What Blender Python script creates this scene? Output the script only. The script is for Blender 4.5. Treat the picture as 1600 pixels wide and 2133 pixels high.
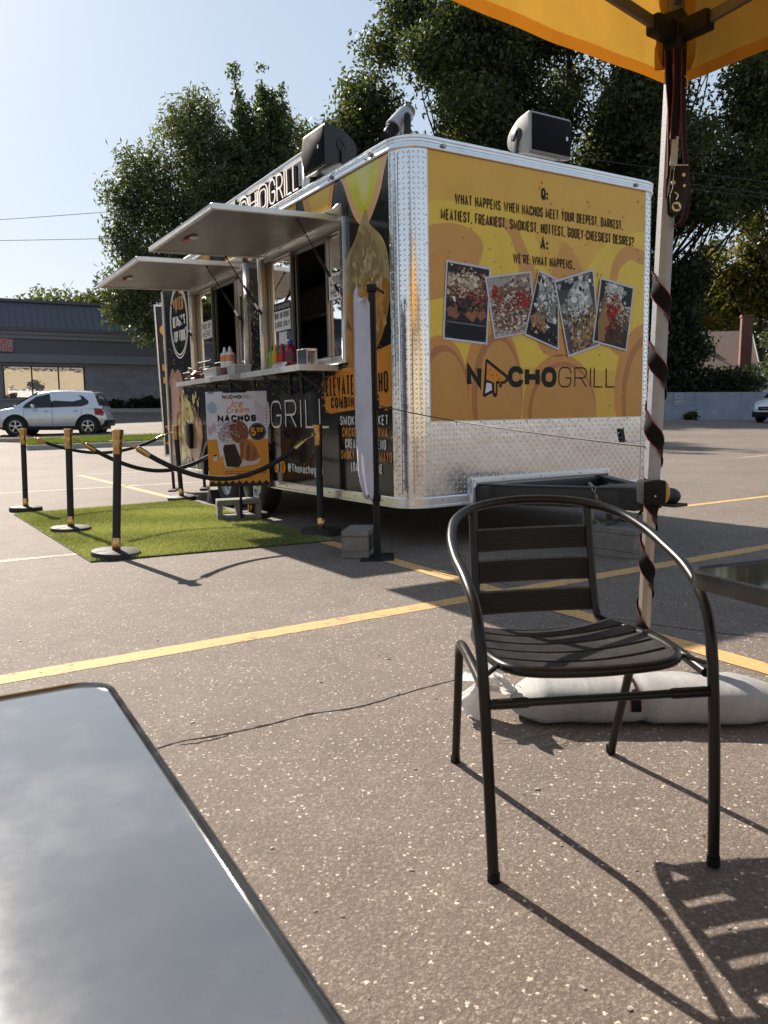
import bpy, bmesh, math, random
import numpy as np
from mathutils import Vector, Matrix

for o in list(bpy.data.objects):
    bpy.data.objects.remove(o)
SC = bpy.context.scene
COL = SC.collection
PI = math.pi
V = Vector
R = math.radians

# ------------------------------------------------------------------ camera
CAM = V((0, 0, 1.016))
PITCH, ROLL = 0.1208, -0.02
fw = V((0, math.cos(PITCH), -math.sin(PITCH)))
up0 = V((1, 0, 0)).cross(fw)
cr, sr = math.cos(ROLL), math.sin(ROLL)
rt = V((1, 0, 0)) * cr + up0 * sr
up = V((1, 0, 0)) * -sr + up0 * cr
cd = bpy.data.cameras.new('camera')
cd.sensor_fit = 'HORIZONTAL'
cd.sensor_width = 36
cd.lens = 36 * 1626.47 / 1600
cd.clip_start = 0.02
cd.clip_end = 3000
cam = bpy.data.objects.new('camera', cd)
COL.objects.link(cam)
cam.matrix_world = Matrix(((rt.x, up.x, -fw.x, CAM.x), (rt.y, up.y, -fw.y, CAM.y), (rt.z, up.z, -fw.z, CAM.z), (0, 0, 0, 1)))
SC.camera = cam
cd.dof.use_dof = True
cd.dof.focus_distance = 6.0
cd.dof.aperture_fstop = 16.0

# ------------------------------------------------------------------ sky, sun, exposure
HAZE_B = 7.6
SUN_EL = R(35.5)
SUN_AZ = R(126)                       # mathematical angle of the sun's ground direction
sun_dir = V((math.cos(SUN_AZ) * math.cos(SUN_EL), math.sin(SUN_AZ) * math.cos(SUN_EL), math.sin(SUN_EL)))
W = bpy.data.worlds.new('World')
SC.world = W
W.use_nodes = True
nt = W.node_tree
for n in list(nt.nodes):
    nt.nodes.remove(n)
sky = nt.nodes.new('ShaderNodeTexSky')
sky.sky_type = 'NISHITA'
sky.sun_disc = False
sky.sun_elevation = SUN_EL
sky.sun_rotation = R(90) - SUN_AZ
sky.air_density = 1.0
sky.dust_density = 1.2
sky.ozone_density = 1.5
bg = nt.nodes.new('ShaderNodeBackground')
bg.inputs['Strength'].default_value = 0.055
wo = nt.nodes.new('ShaderNodeOutputWorld')
# thin summer haze: the clear sky is veiled by a pale layer that is palest toward the horizon
geo = nt.nodes.new('ShaderNodeTexCoord')
sepz = nt.nodes.new('ShaderNodeSeparateXYZ')
nt.links.new(geo.outputs['Generated'], sepz.inputs[0])
hz = nt.nodes.new('ShaderNodeValToRGB')
hz.color_ramp.elements[0].position, hz.color_ramp.elements[0].color = 0.0, (0.92, 0.95, 0.95, 1)
hz.color_ramp.elements[1].position, hz.color_ramp.elements[1].color = 0.75, (0.51, 0.67, 0.89, 1)
e_ = hz.color_ramp.elements.new(0.25)
e_.color = (0.69, 0.81, 0.94, 1)
nt.links.new(sepz.outputs['Z'], hz.inputs[0])
gain_ = nt.nodes.new('ShaderNodeMix')
gain_.data_type, gain_.blend_type = 'RGBA', 'MULTIPLY'
gain_.inputs[0].default_value = 1
gain_.inputs[7].default_value = (HAZE_B, HAZE_B, HAZE_B, 1)
nt.links.new(hz.outputs[0], gain_.inputs[6])
veil = nt.nodes.new('ShaderNodeMix')
veil.data_type = 'RGBA'
veil.inputs[0].default_value = 0.72
nt.links.new(sky.outputs[0], veil.inputs[6])
nt.links.new(gain_.outputs[2], veil.inputs[7])
nt.links.new(veil.outputs[2], bg.inputs[0])
nt.links.new(bg.outputs[0], wo.inputs[0])
sd = bpy.data.lights.new('sun', 'SUN')
sd.energy = 4.6
sd.angle = R(0.55)
sd.color = (1.0, 0.90, 0.78)
sun = bpy.data.objects.new('sun', sd)
COL.objects.link(sun)
sun.rotation_euler = (-sun_dir).to_track_quat('-Z', 'Y').to_euler()
SC.view_settings.view_transform = 'Standard'
SC.view_settings.look = 'None'
SC.view_settings.exposure = 1.15
SC.view_settings.gamma = 1
SC.view_settings.use_curve_mapping = False
SC.render.engine = 'CYCLES'
SC.cycles.max_bounces = 8
SC.cycles.transparent_max_bounces = 12

# ------------------------------------------------------------------ colours and materials
def lin(c):
    return c / 12.92 if c <= 0.04045 else ((c + 0.055) / 1.055) ** 2.4
def H(h):
    h = h.lstrip('#')
    return tuple(lin(int(h[i:i + 2], 16) / 255) for i in (0, 2, 4)) + (1.0,)
def c4(c):
    return tuple(c) if len(c) == 4 else tuple(c) + (1.0,)

class NT:
    def __init__(s, name):
        s.m = bpy.data.materials.new(name)
        s.m.use_nodes = True
        s.t = s.m.node_tree
        for n in list(s.t.nodes):
            s.t.nodes.remove(n)
        s.out = s.n('ShaderNodeOutputMaterial')
    def n(s, t, **kw):
        x = s.t.nodes.new(t)
        for k, v in kw.items():
            if k.startswith('i_'):
                key = k[2:]
                key = int(key) if key.isdigit() else key.replace('_', ' ')
                x.inputs[key].default_value = v
            else:
                setattr(x, k, v)
        return x
    def l(s, a, b):
        s.t.links.new(a, b)
    def coord(s):
        return s.n('ShaderNodeTexCoord').outputs['Object']
    def noise(s, scale, detail=3, rough=0.55, vec=None, stretch=None):
        x = s.n('ShaderNodeTexNoise')
        x.inputs['Scale'].default_value = scale
        x.inputs['Detail'].default_value = detail
        x.inputs['Roughness'].default_value = rough
        v = vec or s.coord()
        if stretch:
            mp = s.n('ShaderNodeMapping')
            mp.inputs['Scale'].default_value = stretch
            s.l(v, mp.inputs[0])
            v = mp.outputs[0]
        s.l(v, x.inputs['Vector'])
        return x
    def ramp(s, fac, stops, interp='LINEAR'):
        r = s.n('ShaderNodeValToRGB')
        r.color_ramp.interpolation = interp
        e = r.color_ramp.elements
        e[0].position, e[0].color = stops[0][0], c4(stops[0][1])
        e[1].position, e[1].color = stops[-1][0], c4(stops[-1][1])
        for p, c in stops[1:-1]:
            q = e.new(p)
            q.color = c4(c)
        s.l(fac, r.inputs[0])
        return r.outputs[0]
    def mix(s, fac, a, b, mode='MIX'):
        m = s.n('ShaderNodeMix', data_type='RGBA', blend_type=mode)
        for sock, val in ((m.inputs[0], fac), (m.inputs[6], a), (m.inputs[7], b)):
            if hasattr(val, 'links'):
                s.l(val, sock)
            else:
                sock.default_value = val if isinstance(val, (int, float)) else c4(val)
        return m.outputs[2]
    def math(s, op, a, b=0.0, c=None):
        m = s.n('ShaderNodeMath', operation=op)
        for i, v in enumerate((a, b) if c is None else (a, b, c)):
            if hasattr(v, 'links'):
                s.l(v, m.inputs[i])
            else:
                m.inputs[i].default_value = v
        return m.outputs[0]
    def bsdf(s, col, rough=0.5, metal=0.0, spec=0.5, coat=0.0, trans=0.0, alpha=None, ior=None):
        b = s.n('ShaderNodeBsdfPrincipled')
        for key, val in (('Base Color', col), ('Roughness', rough), ('Metallic', metal), ('Specular IOR Level', spec),
                         ('Coat Weight', coat), ('Transmission Weight', trans)):
            if hasattr(val, 'links'):
                s.l(val, b.inputs[key])
            else:
                b.inputs[key].default_value = c4(val) if key == 'Base Color' else val
        if ior:
            b.inputs['IOR'].default_value = ior
        if coat:
            b.inputs['Coat Roughness'].default_value = 0.06
        s.l(b.outputs[0], s.out.inputs[0])
        s.b = b
        return b
    def bump(s, h, strength=0.3, dist=0.01):
        bp = s.n('ShaderNodeBump')
        bp.inputs['Strength'].default_value = strength
        bp.inputs['Distance'].default_value = dist
        s.l(h, bp.inputs['Height'])
        s.l(bp.outputs[0], s.b.inputs['Normal'])
        return bp

MATS = {}
def simple(name, col, rough=0.5, metal=0.0, spec=0.5, var=0.15, scale=6.0, bump=0.0, bscale=40.0, bdist=0.004, coat=0.0, stretch=None, rvar=0.1):
    """procedural base: noise-varied colour and roughness, optional fine relief"""
    k = NT(name)
    nz = k.noise(scale, 4, 0.6, stretch=stretch)
    c = c4(col)
    lo = tuple(max(0, x * (1 - var)) for x in c[:3])
    hi = tuple(min(1, x * (1 + var)) for x in c[:3])
    colr = k.ramp(nz.outputs[0], [(0.3, lo), (0.7, hi)])
    rr = k.ramp(nz.outputs[0], [(0.25, (max(0.02, rough - rvar * rough * 2),) * 3), (0.75, (min(1, rough + rvar * rough * 2),) * 3)])
    k.bsdf(colr, rr, metal, spec, coat)
    if bump:
        k.bump(k.noise(bscale, 3).outputs[0], bump, bdist)
    MATS[name] = k.m
    return k.m

def m_asphalt():
    k = NT('asphalt')
    co = k.coord()
    dn = k.n('ShaderNodeTexNoise')
    dn.inputs['Scale'].default_value = 130
    dn.inputs['Detail'].default_value = 2
    k.l(co, dn.inputs['Vector'])
    dv = k.n('ShaderNodeVectorMath', operation='MULTIPLY_ADD')
    k.l(dn.outputs['Color'], dv.inputs[0])
    dv.inputs[1].default_value = (0.017, 0.017, 0.017)
    k.l(co, dv.inputs[2])
    co = dv.outputs[0]
    v1 = k.n('ShaderNodeTexVoronoi', feature='F1')
    v1.inputs['Scale'].default_value = 125
    k.l(co, v1.inputs['Vector'])
    v1.inputs['Randomness'].default_value = 1
    sep = k.n('ShaderNodeSeparateColor')
    k.l(v1.outputs['Color'], sep.inputs[0])
    stone = k.ramp(sep.outputs[0], [(0.0, (0.085, 0.072, 0.063)), (0.5, (0.105, 0.090, 0.079)), (0.86, (0.135, 0.117, 0.103)), (0.955, (0.165, 0.145, 0.128)), (0.97, (0.33, 0.30, 0.265)), (1.0, (0.42, 0.385, 0.34))])
    core = k.ramp(v1.outputs['Distance'], [(0.36, (1, 1, 1)), (0.6, (0, 0, 0))])
    tar = k.mix(core, (0.074, 0.062, 0.054, 1), stone)
    v2 = k.n('ShaderNodeTexVoronoi', feature='F1')
    v2.inputs['Scale'].default_value = 42
    k.l(co, v2.inputs['Vector'])
    sep2 = k.n('ShaderNodeSeparateColor')
    k.l(v2.outputs['Color'], sep2.inputs[0])
    big = k.math('GREATER_THAN', sep2.outputs[1], 0.955)
    near = k.math('LESS_THAN', v2.outputs['Distance'], k.math('MULTIPLY', sep2.outputs[0], 0.30))
    bigm = k.math('MULTIPLY', big, near)
    tone = k.ramp(sep2.outputs[2], [(0, (0.11, 0.097, 0.086)), (0.6, (0.20, 0.178, 0.158)), (1, (0.36, 0.325, 0.29))])
    colr = k.mix(bigm, tar, tone)
    lowf = k.ramp(k.noise(0.45, 4, 0.6).outputs[0], [(0.3, (0.82, 0.8, 0.78)), (0.7, (1.16, 1.14, 1.12))])
    mid = k.ramp(k.noise(5.0, 5, 0.65).outputs[0], [(0.28, (0.86, 0.85, 0.84)), (0.72, (1.1, 1.1, 1.1))])
    stain = k.ramp(k.noise(1.6, 6, 0.7).outputs[0], [(0.60, (1, 1, 1)), (0.78, (0.72, 0.7, 0.68))])
    colr = k.mix(1.0, colr, lowf, 'MULTIPLY')
    colr = k.mix(1.0, colr, mid, 'MULTIPLY')
    colr = k.mix(1.0, colr, stain, 'MULTIPLY')
    gain = k.mix(1.0, colr, (1.72, 1.67, 1.60, 1), 'MULTIPLY')
    k.bsdf(gain, 0.80, 0, 0.35)
    hgt = k.math('ADD', k.math('MULTIPLY', v1.outputs['Distance'], -1.0), k.math('MULTIPLY', sep.outputs[1], 0.5))
    k.bump(hgt, 0.42, 0.004)
    return k.m

def m_paint_line(name, col, cover=0.42):
    k = NT(name)
    nz = k.noise(26, 6, 0.7)
    nz2 = k.noise(3.0, 4, 0.6)
    f = k.math('ADD', k.math('MULTIPLY', nz.outputs[0], 0.6), k.math('MULTIPLY', nz2.outputs[0], 0.4))
    worn = k.ramp(f, [(cover - 0.05, (0, 0, 0)), (cover + 0.04, (1, 1, 1))])
    c = k.ramp(k.noise(60, 3).outputs[0], [(0.3, tuple(x * 0.8 for x in col[:3])), (0.7, tuple(min(1, x * 1.12) for x in col[:3]))])
    k.bsdf(k.mix(worn, (0.14, 0.125, 0.11, 1), c), 0.75, 0, 0.35)
    k.bump(k.noise(120, 2).outputs[0], 0.4, 0.004)
    return k.m

def m_print(name='vinyl_print', rough=0.28, spec=0.5, coat=0.0, wob=0.04):
    k = NT(name)
    at = k.n('ShaderNodeAttribute', attribute_name='Col')
    dirt = k.ramp(k.noise(3.5, 5, 0.65).outputs[0], [(0.25, (0.86, 0.85, 0.83)), (0.75, (1.04, 1.04, 1.04))])
    c = k.mix(1.0, at.outputs['Color'], dirt, 'MULTIPLY')
    k.bsdf(c, rough, 0, spec, coat)
    if wob:
        k.bump(k.noise(5, 2).outputs[0], wob, 0.02)
    return k.m

def m_leaf(name, trans=0.45, rough=0.5):
    k = NT(name)
    at = k.n('ShaderNodeAttribute', attribute_name='Col')
    d = k.n('ShaderNodeBsdfPrincipled')
    k.l(at.outputs['Color'], d.inputs['Base Color'])
    d.inputs['Roughness'].default_value = rough
    d.inputs['Specular IOR Level'].default_value = 0.35
    t = k.n('ShaderNodeBsdfTranslucent')
    yel = k.mix(1.0, at.outputs['Color'], (1.5, 1.45, 0.6, 1), 'MULTIPLY')
    k.l(yel, t.inputs[0])
    mx = k.n('ShaderNodeMixShader')
    mx.inputs[0].default_value = trans
    k.l(d.outputs[0], mx.inputs[1])
    k.l(t.outputs[0], mx.inputs[2])
    k.l(mx.outputs[0], k.out.inputs[0])
    return k.m

def m_fabric(name, col, trans=0.45, bscale=300):
    k = NT(name)
    nz = k.noise(4, 4, 0.6)
    cc = k.ramp(nz.outputs[0], [(0.3, tuple(x * 0.85 for x in col[:3])), (0.7, tuple(min(1, x * 1.1) for x in col[:3]))])
    d = k.n('ShaderNodeBsdfPrincipled')
    k.l(cc, d.inputs['Base Color'])
    d.inputs['Roughness'].default_value = 0.75
    t = k.n('ShaderNodeBsdfTranslucent')
    k.l(cc, t.inputs[0])
    mx = k.n('ShaderNodeMixShader')
    mx.inputs[0].default_value = trans
    bp = k.n('ShaderNodeBump')
    bp.inputs['Strength'].default_value = 0.35
    bp.inputs['Distance'].default_value = 0.01
    k.l(k.noise(7, 4, 0.6).outputs[0], bp.inputs['Height'])
    k.l(bp.outputs[0], d.inputs['Normal'])
    k.l(bp.outputs[0], t.inputs['Normal'])
    k.l(d.outputs[0], mx.inputs[1])
    k.l(t.outputs[0], mx.inputs[2])
    k.l(mx.outputs[0], k.out.inputs[0])
    return k.m

def m_glass(name, tint=(0.9, 0.95, 0.93), mixf=0.12, rough=0.02):
    """thin pane: mostly see-through with a mirror coat that grows at grazing angles"""
    k = NT(name)
    tr = k.n('ShaderNodeBsdfTransparent')
    tr.inputs[0].default_value = c4(tint)
    gl = k.n('ShaderNodeBsdfGlossy')
    gl.inputs['Roughness'].default_value = rough
    gl.inputs[0].default_value = (1, 1, 1, 1)
    fr = k.n('ShaderNodeFresnel')
    fr.inputs[0].default_value = 1.5
    bp = k.n('ShaderNodeBump')
    bp.inputs['Strength'].default_value = 0.05
    bp.inputs['Distance'].default_value = 0.02
    k.l(k.noise(3, 2).outputs[0], bp.inputs['Height'])
    k.l(bp.outputs[0], gl.inputs['Normal'])
    f = k.math('ADD', fr.outputs[0], mixf)
    mx = k.n('ShaderNodeMixShader')
    k.l(f, mx.inputs[0])
    k.l(tr.outputs[0], mx.inputs[1])
    k.l(gl.outputs[0], mx.inputs[2])
    k.l(mx.outputs[0], k.out.inputs[0])
    return k.m

def m_brick(name, c1, c2, mortar, scale=1.0, w=0.2, h=0.067, m=0.01, rough=0.85):
    k = NT(name)
    mp = k.n('ShaderNodeMapping')
    mp.inputs['Rotation'].default_value = (R(90), 0, 0)
    k.l(k.coord(), mp.inputs[0])
    b = k.n('ShaderNodeTexBrick')
    k.l(mp.outputs[0], b.inputs['Vector'])
    b.inputs['Color1'].default_value = c4(c1)
    b.inputs['Color2'].default_value = c4(c2)
    b.inputs['Mortar'].default_value = c4(mortar)
    b.inputs['Scale'].default_value = scale
    b.inputs['Mortar Size'].default_value = m
    b.inputs['Brick Width'].default_value = w
    b.inputs['Row Height'].default_value = h
    d = k.ramp(k.noise(1.2, 5, 0.6).outputs[0], [(0.3, (0.8, 0.8, 0.8)), (0.7, (1.15, 1.15, 1.15))])
    k.bsdf(k.mix(1.0, b.outputs[0], d, 'MULTIPLY'), rough)
    k.bump(b.outputs['Fac'], 0.5, -0.01)
    return k.m

# ------------------------------------------------------------------ mesh builder
class MB:
    def __init__(s):
        s.v, s.f, s.mi, s.sm, s.c = [], [], [], [], []
    def add(s, vs, fs, mi=0, sm=False, col=None):
        b = len(s.v)
        s.v.extend([tuple(p) for p in vs])
        for f in fs:
            s.f.append(tuple(b + i for i in f))
            s.mi.append(mi)
            s.sm.append(sm)
            s.c.append(col)
        return s
    def box(s, c, d, rot=None, mi=0, col=None, taper=None):
        x, y, z = d[0] / 2, d[1] / 2, d[2] / 2
        ps = [V((a * x, b * y, e * z)) for e in (-1, 1) for b in (-1, 1) for a in (-1, 1)]
        if taper:
            for p in ps[4:]:
                p.x *= taper[0]
                p.y *= taper[1]
        if rot is not None:
            ps = [rot @ p for p in ps]
        c = V(c)
        return s.add([p + c for p in ps], [(0, 2, 3, 1), (4, 5, 7, 6), (0, 1, 5, 4), (2, 6, 7, 3), (0, 4, 6, 2), (1, 3, 7, 5)], mi, False, col)
    def b2(s, lo, hi, mi=0, col=None):
        lo, hi = V(lo), V(hi)
        return s.box((lo + hi) / 2, hi - lo, None, mi, col)
    def tube(s, pts, r, n=10, mi=0, col=None, cap=True, closed=False, flat=None):
        pts = [V(p) for p in pts]
        N = len(pts)
        rs = r if isinstance(r, (list, tuple)) else [r] * N
        T = []
        for i in range(N):
            if closed:
                t = pts[(i + 1) % N] - pts[i - 1]
            else:
                t = pts[min(i + 1, N - 1)] - pts[max(i - 1, 0)]
            T.append(t.normalized() if t.length > 1e-9 else V((0, 0, 1)))
        a = V((0, 0, 1)) if abs(T[0].z) < 0.9 else V((1, 0, 0))
        nrm = (a - T[0] * a.dot(T[0])).normalized()
        vs = []
        for i in range(N):
            nrm = (nrm - T[i] * nrm.dot(T[i])).normalized()
            bn = T[i].cross(nrm)
            for k in range(n):
                an = 2 * PI * k / n
                vs.append(pts[i] + (nrm * math.cos(an) + bn * math.sin(an)) * rs[i])
        fs = []
        M = N if closed else N - 1
        for i in range(M):
            j = (i + 1) % N
            for k in range(n):
                q = (k + 1) % n
                fs.append((i * n + k, i * n + q, j * n + q, j * n + k))
        s.add(vs, fs, mi, True, col)
        if cap and not closed:
            s.add(vs[:n], [tuple(range(n))[::-1]], mi, False, col)
            s.add(vs[-n:], [tuple(range(n))], mi, False, col)
        return s
    def lathe(s, prof, n=20, c=(0, 0, 0), rot=None, mi=0, col=None, sm=True):
        vs, fs = [], []
        c = V(c)
        for (r, z) in prof:
            for k in range(n):
                an = 2 * PI * k / n
                p = V((r * math.cos(an), r * math.sin(an), z))
                if rot is not None:
                    p = rot @ p
                vs.append(p + c)
        for i in range(len(prof) - 1):
            for k in range(n):
                q = (k + 1) % n
                fs.append((i * n + k, i * n + q, (i + 1) * n + q, (i + 1) * n + k))
        return s.add(vs, fs, mi, sm, col)
    def prism(s, poly, fr, d0, d1, mi=0, col=None, sm=False):
        n = len(poly)
        a = [fr(p[0], p[1], d0) for p in poly]
        b = [fr(p[0], p[1], d1) for p in poly]
        s.add(a + b, [tuple(range(n))[::-1], tuple(range(n, 2 * n))], mi, False, col)
        s.add(a + b, [(i, (i + 1) % n, n + (i + 1) % n, n + i) for i in range(n)], mi, sm, col)
        return s
    def poly(s, pts, mi=0, col=None):
        return s.add(pts, [tuple(range(len(pts)))], mi, False, col)
    def ell(s, c, d, nu=12, nv=8, mi=0, col=None, rot=None):
        vs, fs = [], []
        c = V(c)
        for j in range(nv + 1):
            th = PI * j / nv
            for k in range(nu):
                an = 2 * PI * k / nu
                p = V((d[0] * math.sin(th) * math.cos(an), d[1] * math.sin(th) * math.sin(an), d[2] * math.cos(th)))
                if rot is not None:
                    p = rot @ p
                vs.append(p + c)
        for j in range(nv):
            for k in range(nu):
                q = (k + 1) % nu
                fs.append((j * nu + k, (j + 1) * nu + k, (j + 1) * nu + q, j * nu + q))
        return s.add(vs, fs, mi, True, col)
    def build(s, name, mats, parent=None, bevel=0, seg=2, angle=38):
        me = bpy.data.meshes.new(name)
        me.from_pydata(s.v, [], s.f)
        if not isinstance(mats, (list, tuple)):
            mats = [mats]
        for m in mats:
            me.materials.append(m)
        me.polygons.foreach_set('material_index', s.mi)
        me.polygons.foreach_set('use_smooth', s.sm)
        if any(c is not None for c in s.c):
            at = me.color_attributes.new('Col', 'FLOAT_COLOR', 'CORNER')
            arr = np.ones((len(me.loops), 4), dtype=np.float32)
            i = 0
            for f, c in zip(s.f, s.c):
                k = len(f)
                arr[i:i + k] = c4(c) if c is not None else (0.5, 0.5, 0.5, 1)
                i += k
            at.data.foreach_set('color', arr.ravel())
        if bevel:
            bm = bmesh.new()
            bm.from_mesh(me)
            bmesh.ops.remove_doubles(bm, verts=bm.verts, dist=1e-5)
            es = [e for e in bm.edges if len(e.link_faces) == 2 and e.calc_face_angle(0) > R(30)]
            bmesh.ops.bevel(bm, geom=es, offset=bevel, segments=seg, profile=0.6, affect='EDGES', clamp_overlap=True)
            bm.to_mesh(me)
            bm.free()
        if any(s.sm) or bevel:
            if bevel:
                me.polygons.foreach_set('use_smooth', [True] * len(me.polygons))
            me.set_sharp_from_angle(angle=R(angle))
        me.update()
        o = bpy.data.objects.new(name, me)
        COL.objects.link(o)
        if parent:
            o.parent = parent
        return o

def tag(o, label=None, cat=None, group=None, kind=None):
    if label: o['label'] = label
    if cat: o['category'] = cat
    if group: o['group'] = group
    if kind: o['kind'] = kind
    return o
def thing(name, label, cat, loc=(0, 0, 0), rz=0.0, group=None, mat=None):
    o = bpy.data.objects.new(name, None)
    COL.objects.link(o)
    o.empty_display_size = 0.1
    if mat is not None:
        o.matrix_world = mat
    else:
        o.location = loc
        o.rotation_euler = (0, 0, rz)
    return tag(o, label, cat, group)
def copy_thing(root, loc=None, rot=None, label=None, group=None, mat=None):
    r = root.copy()
    COL.objects.link(r)
    if mat is not None:
        r.matrix_world = mat
    else:
        if loc is not None: r.location = loc
        if rot is not None: r.rotation_euler = rot
    if label: r['label'] = label
    if group: r['group'] = group
    for ch in list(root.children):
        c = ch.copy()
        COL.objects.link(c)
        c.parent = r
        for g in list(ch.children):
            d = g.copy()
            COL.objects.link(d)
            d.parent = c
    return r
def struct(o):
    o['kind'] = 'structure'
    return o
def spline(pts, n=8, closed=False):
    """Catmull-Rom through points of any dimension"""
    P = [np.array(p, float) for p in pts]
    N = len(P)
    out = []
    for i in range(N if closed else N - 1):
        p1, p2 = P[i], P[(i + 1) % N]
        p0 = P[i - 1] if (closed or i > 0) else 2 * p1 - p2
        p3 = P[(i + 2) % N] if (closed or i + 2 < N) else 2 * p2 - p1
        for k in range(n):
            t = k / n
            out.append(0.5 * (2 * p1 + (p2 - p0) * t + (2 * p0 - 5 * p1 + 4 * p2 - p3) * t * t + (3 * p1 - p0 - 3 * p2 + p3) * t ** 3))
    if not closed:
        out.append(P[-1])
    return [tuple(float(x) for x in q) for q in out]
def frame(O, X, Y, N):
    O, X, Y, N = V(O), V(X), V(Y), V(N)
    return lambda a, b, o=0.0: O + X * a + Y * b + N * o

# ------------------------------------------------------------------ lettering from strokes
G = {}
def g(ch, w, *strokes):
    G[ch] = (w, strokes)
# points (x, y[, 1 = rounded corner]); a leading '*' closes the stroke
g('A', 1.05, [(0, 0), (.5, 1), (1, 0)], [(.2, .3), (.8, .3)])
g('B', 1, ['*', (0, 0), (0, .52), (1, .52, 1), (1, 0, 1)], [(0, .52), (0, 1), (.93, 1, 1), (.93, .52, 1), (.3, .52)])
g('C', 1, [(1, .7), (1, 1, 1), (0, 1, 1), (0, 0, 1), (1, 0, 1), (1, .3)])
g('D', 1, ['*', (0, 0), (0, 1), (1, 1, 1), (1, 0, 1)])
g('E', .85, [(1, 1), (0, 1), (0, 0), (1, 0)], [(0, .52), (.85, .52)])
g('F', .82, [(1, 1), (0, 1), (0, 0)], [(0, .5), (.85, .5)])
g('G', 1, [(1, .7), (1, 1, 1), (0, 1, 1), (0, 0, 1), (1, 0, 1), (1, .46), (.55, .46)])
g('H', 1, [(0, 0), (0, 1)], [(1, 0), (1, 1)], [(0, .5), (1, .5)])
g('I', 0, [(0, 0), (0, 1)])
g('J', .9, [(1, 1), (1, 0, 1), (0, 0, 1), (0, .3)])
g('K', 1, [(0, 0), (0, 1)], [(1, 1), (.05, .45)], [(.35, .62), (1, 0)])
g('L', .75, [(0, 1), (0, 0), (1, 0)])
g('M', 1.35, [(0, 0), (0, 1), (.5, .15), (1, 1), (1, 0)])
g('N', 1.05, [(0, 0), (0, 1), (1, 0), (1, 1)])
g('O', 1.05, ['*', (0, 0, 1), (0, 1, 1), (1, 1, 1), (1, 0, 1)])
g('P', .95, [(0, 0), (0, 1), (1, 1, 1), (1, .45, 1), (0, .45)])
g('Q', 1.05, ['*', (0, 0, 1), (0, 1, 1), (1, 1, 1), (1, 0, 1)], [(.5, .32), (1.12, -.10)])
g('R', 1, [(0, 0), (0, 1), (1, 1, 1), (1, .47, 1), (0, .47)], [(.5, .47), (1, 0)])
g('S', .95, [(1, .74), (1, 1, 1), (0, 1, 1), (0, .54, 1), (1, .48, 1), (1, 0, 1), (0, 0, 1), (0, .28)])
g('T', .95, [(0, 1), (1, 1)], [(.5, 1), (.5, 0)])
g('U', 1, [(0, 1), (0, 0, 1), (1, 0, 1), (1, 1)])
g('V', 1.05, [(0, 1), (.5, 0), (1, 1)])
g('W', 1.6, [(0, 1), (.27, 0), (.5, .9), (.73, 0), (1, 1)])
g('X', 1, [(0, 0), (1, 1)], [(0, 1), (1, 0)])
g('Y', 1, [(0, 1), (.5, .45), (1, 1)], [(.5, .45), (.5, 0)])
g('Z', 1, [(0, 1), (1, 1), (0, 0), (1, 0)])
g('0', 1, ['*', (0, 0, 1), (0, 1, 1), (1, 1, 1), (1, 0, 1)])
g('1', .4, [(0, .8), (1, 1), (1, 0)])
g('5', .95, [(.95, 1), (.05, 1), (0, .55), (1, .62, 1), (1, 0, 1), (0, 0, 1), (0, .2)])
g('9', .95, [(1, .5), (0, .42, 1), (0, 1, 1), (1, 1, 1), (1, 0, 1), (0, 0, 1), (0, .15)])
g(':', 0, [(0, .08), (0, .1)], [(0, .55), (0, .57)])
g('.', 0, [(0, 0), (0, .02)])
g(',', 0, [(0, .05), (-.1, -.12)])
g("'", 0, [(0, 1), (0, .82)])
g('-', .6, [(0, .45), (1, .45)])
g('?', .9, [(0, .75), (0, 1, 1), (1, 1, 1), (1, .55, 1), (.5, .42), (.5, .25)], [(.5, 0), (.5, .03)])
g('!', 0, [(0, 1), (0, .3)], [(0, 0), (0, .03)])
g('@', 1.3, [(.7, .65), (.7, .35, 1), (.35, .3, 1), (.35, .7, 1), (.7, .7, 1), (.7, .32), (1, .35, 1), (1, 1, 1), (0, 1, 1), (0, 0, 1), (.8, 0)])
g('h', .8, [(0, 0), (0, 1)], [(0, .45), (.25, .66, 1), (1, .66, 1), (1, 0)])
g('e', .8, [(0, .34), (1, .34), (1, .68, 1), (0, .68, 1), (0, 0, 1), (1, 0, 1), (1, .12)])
g('n', .8, [(0, 0), (0, .68)], [(0, .45), (.2, .68, 1), (1, .68, 1), (1, 0)])
g('a', .8, [(.1, .68), (1, .68, 1), (1, 0)], [(1, .4), (0, .4, 1), (0, 0, 1), (1, 0)])
g('c', .78, [(1, .5), (1, .68, 1), (0, .68, 1), (0, 0, 1), (1, 0, 1), (1, .18)])
g('o', .82, ['*', (0, 0, 1), (0, .68, 1), (1, .68, 1), (1, 0, 1)])
g('g', .82, [(1, .05), (0, .05, 1), (0, .68, 1), (1, .68)], [(1, .68), (1, -.3, 1), (.1, -.3)])
g('r', .5, [(0, 0), (0, .68)], [(0, .4), (.3, .66, 1), (1, .66)])
g('i', 0, [(0, 0), (0, .66)], [(0, .9), (0, .93)])
g('l', 0, [(0, 0), (0, 1)])
g('m', 1.3, [(0, 0), (0, .68)], [(0, .6), (.5, .68, 1), (.5, 0)], [(.5, .6), (1, .68, 1), (1, 0)])
g('f', .6, [(1, 1), (.35, 1, 1), (.35, 0)], [(0, .62), (.9, .62)])

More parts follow.
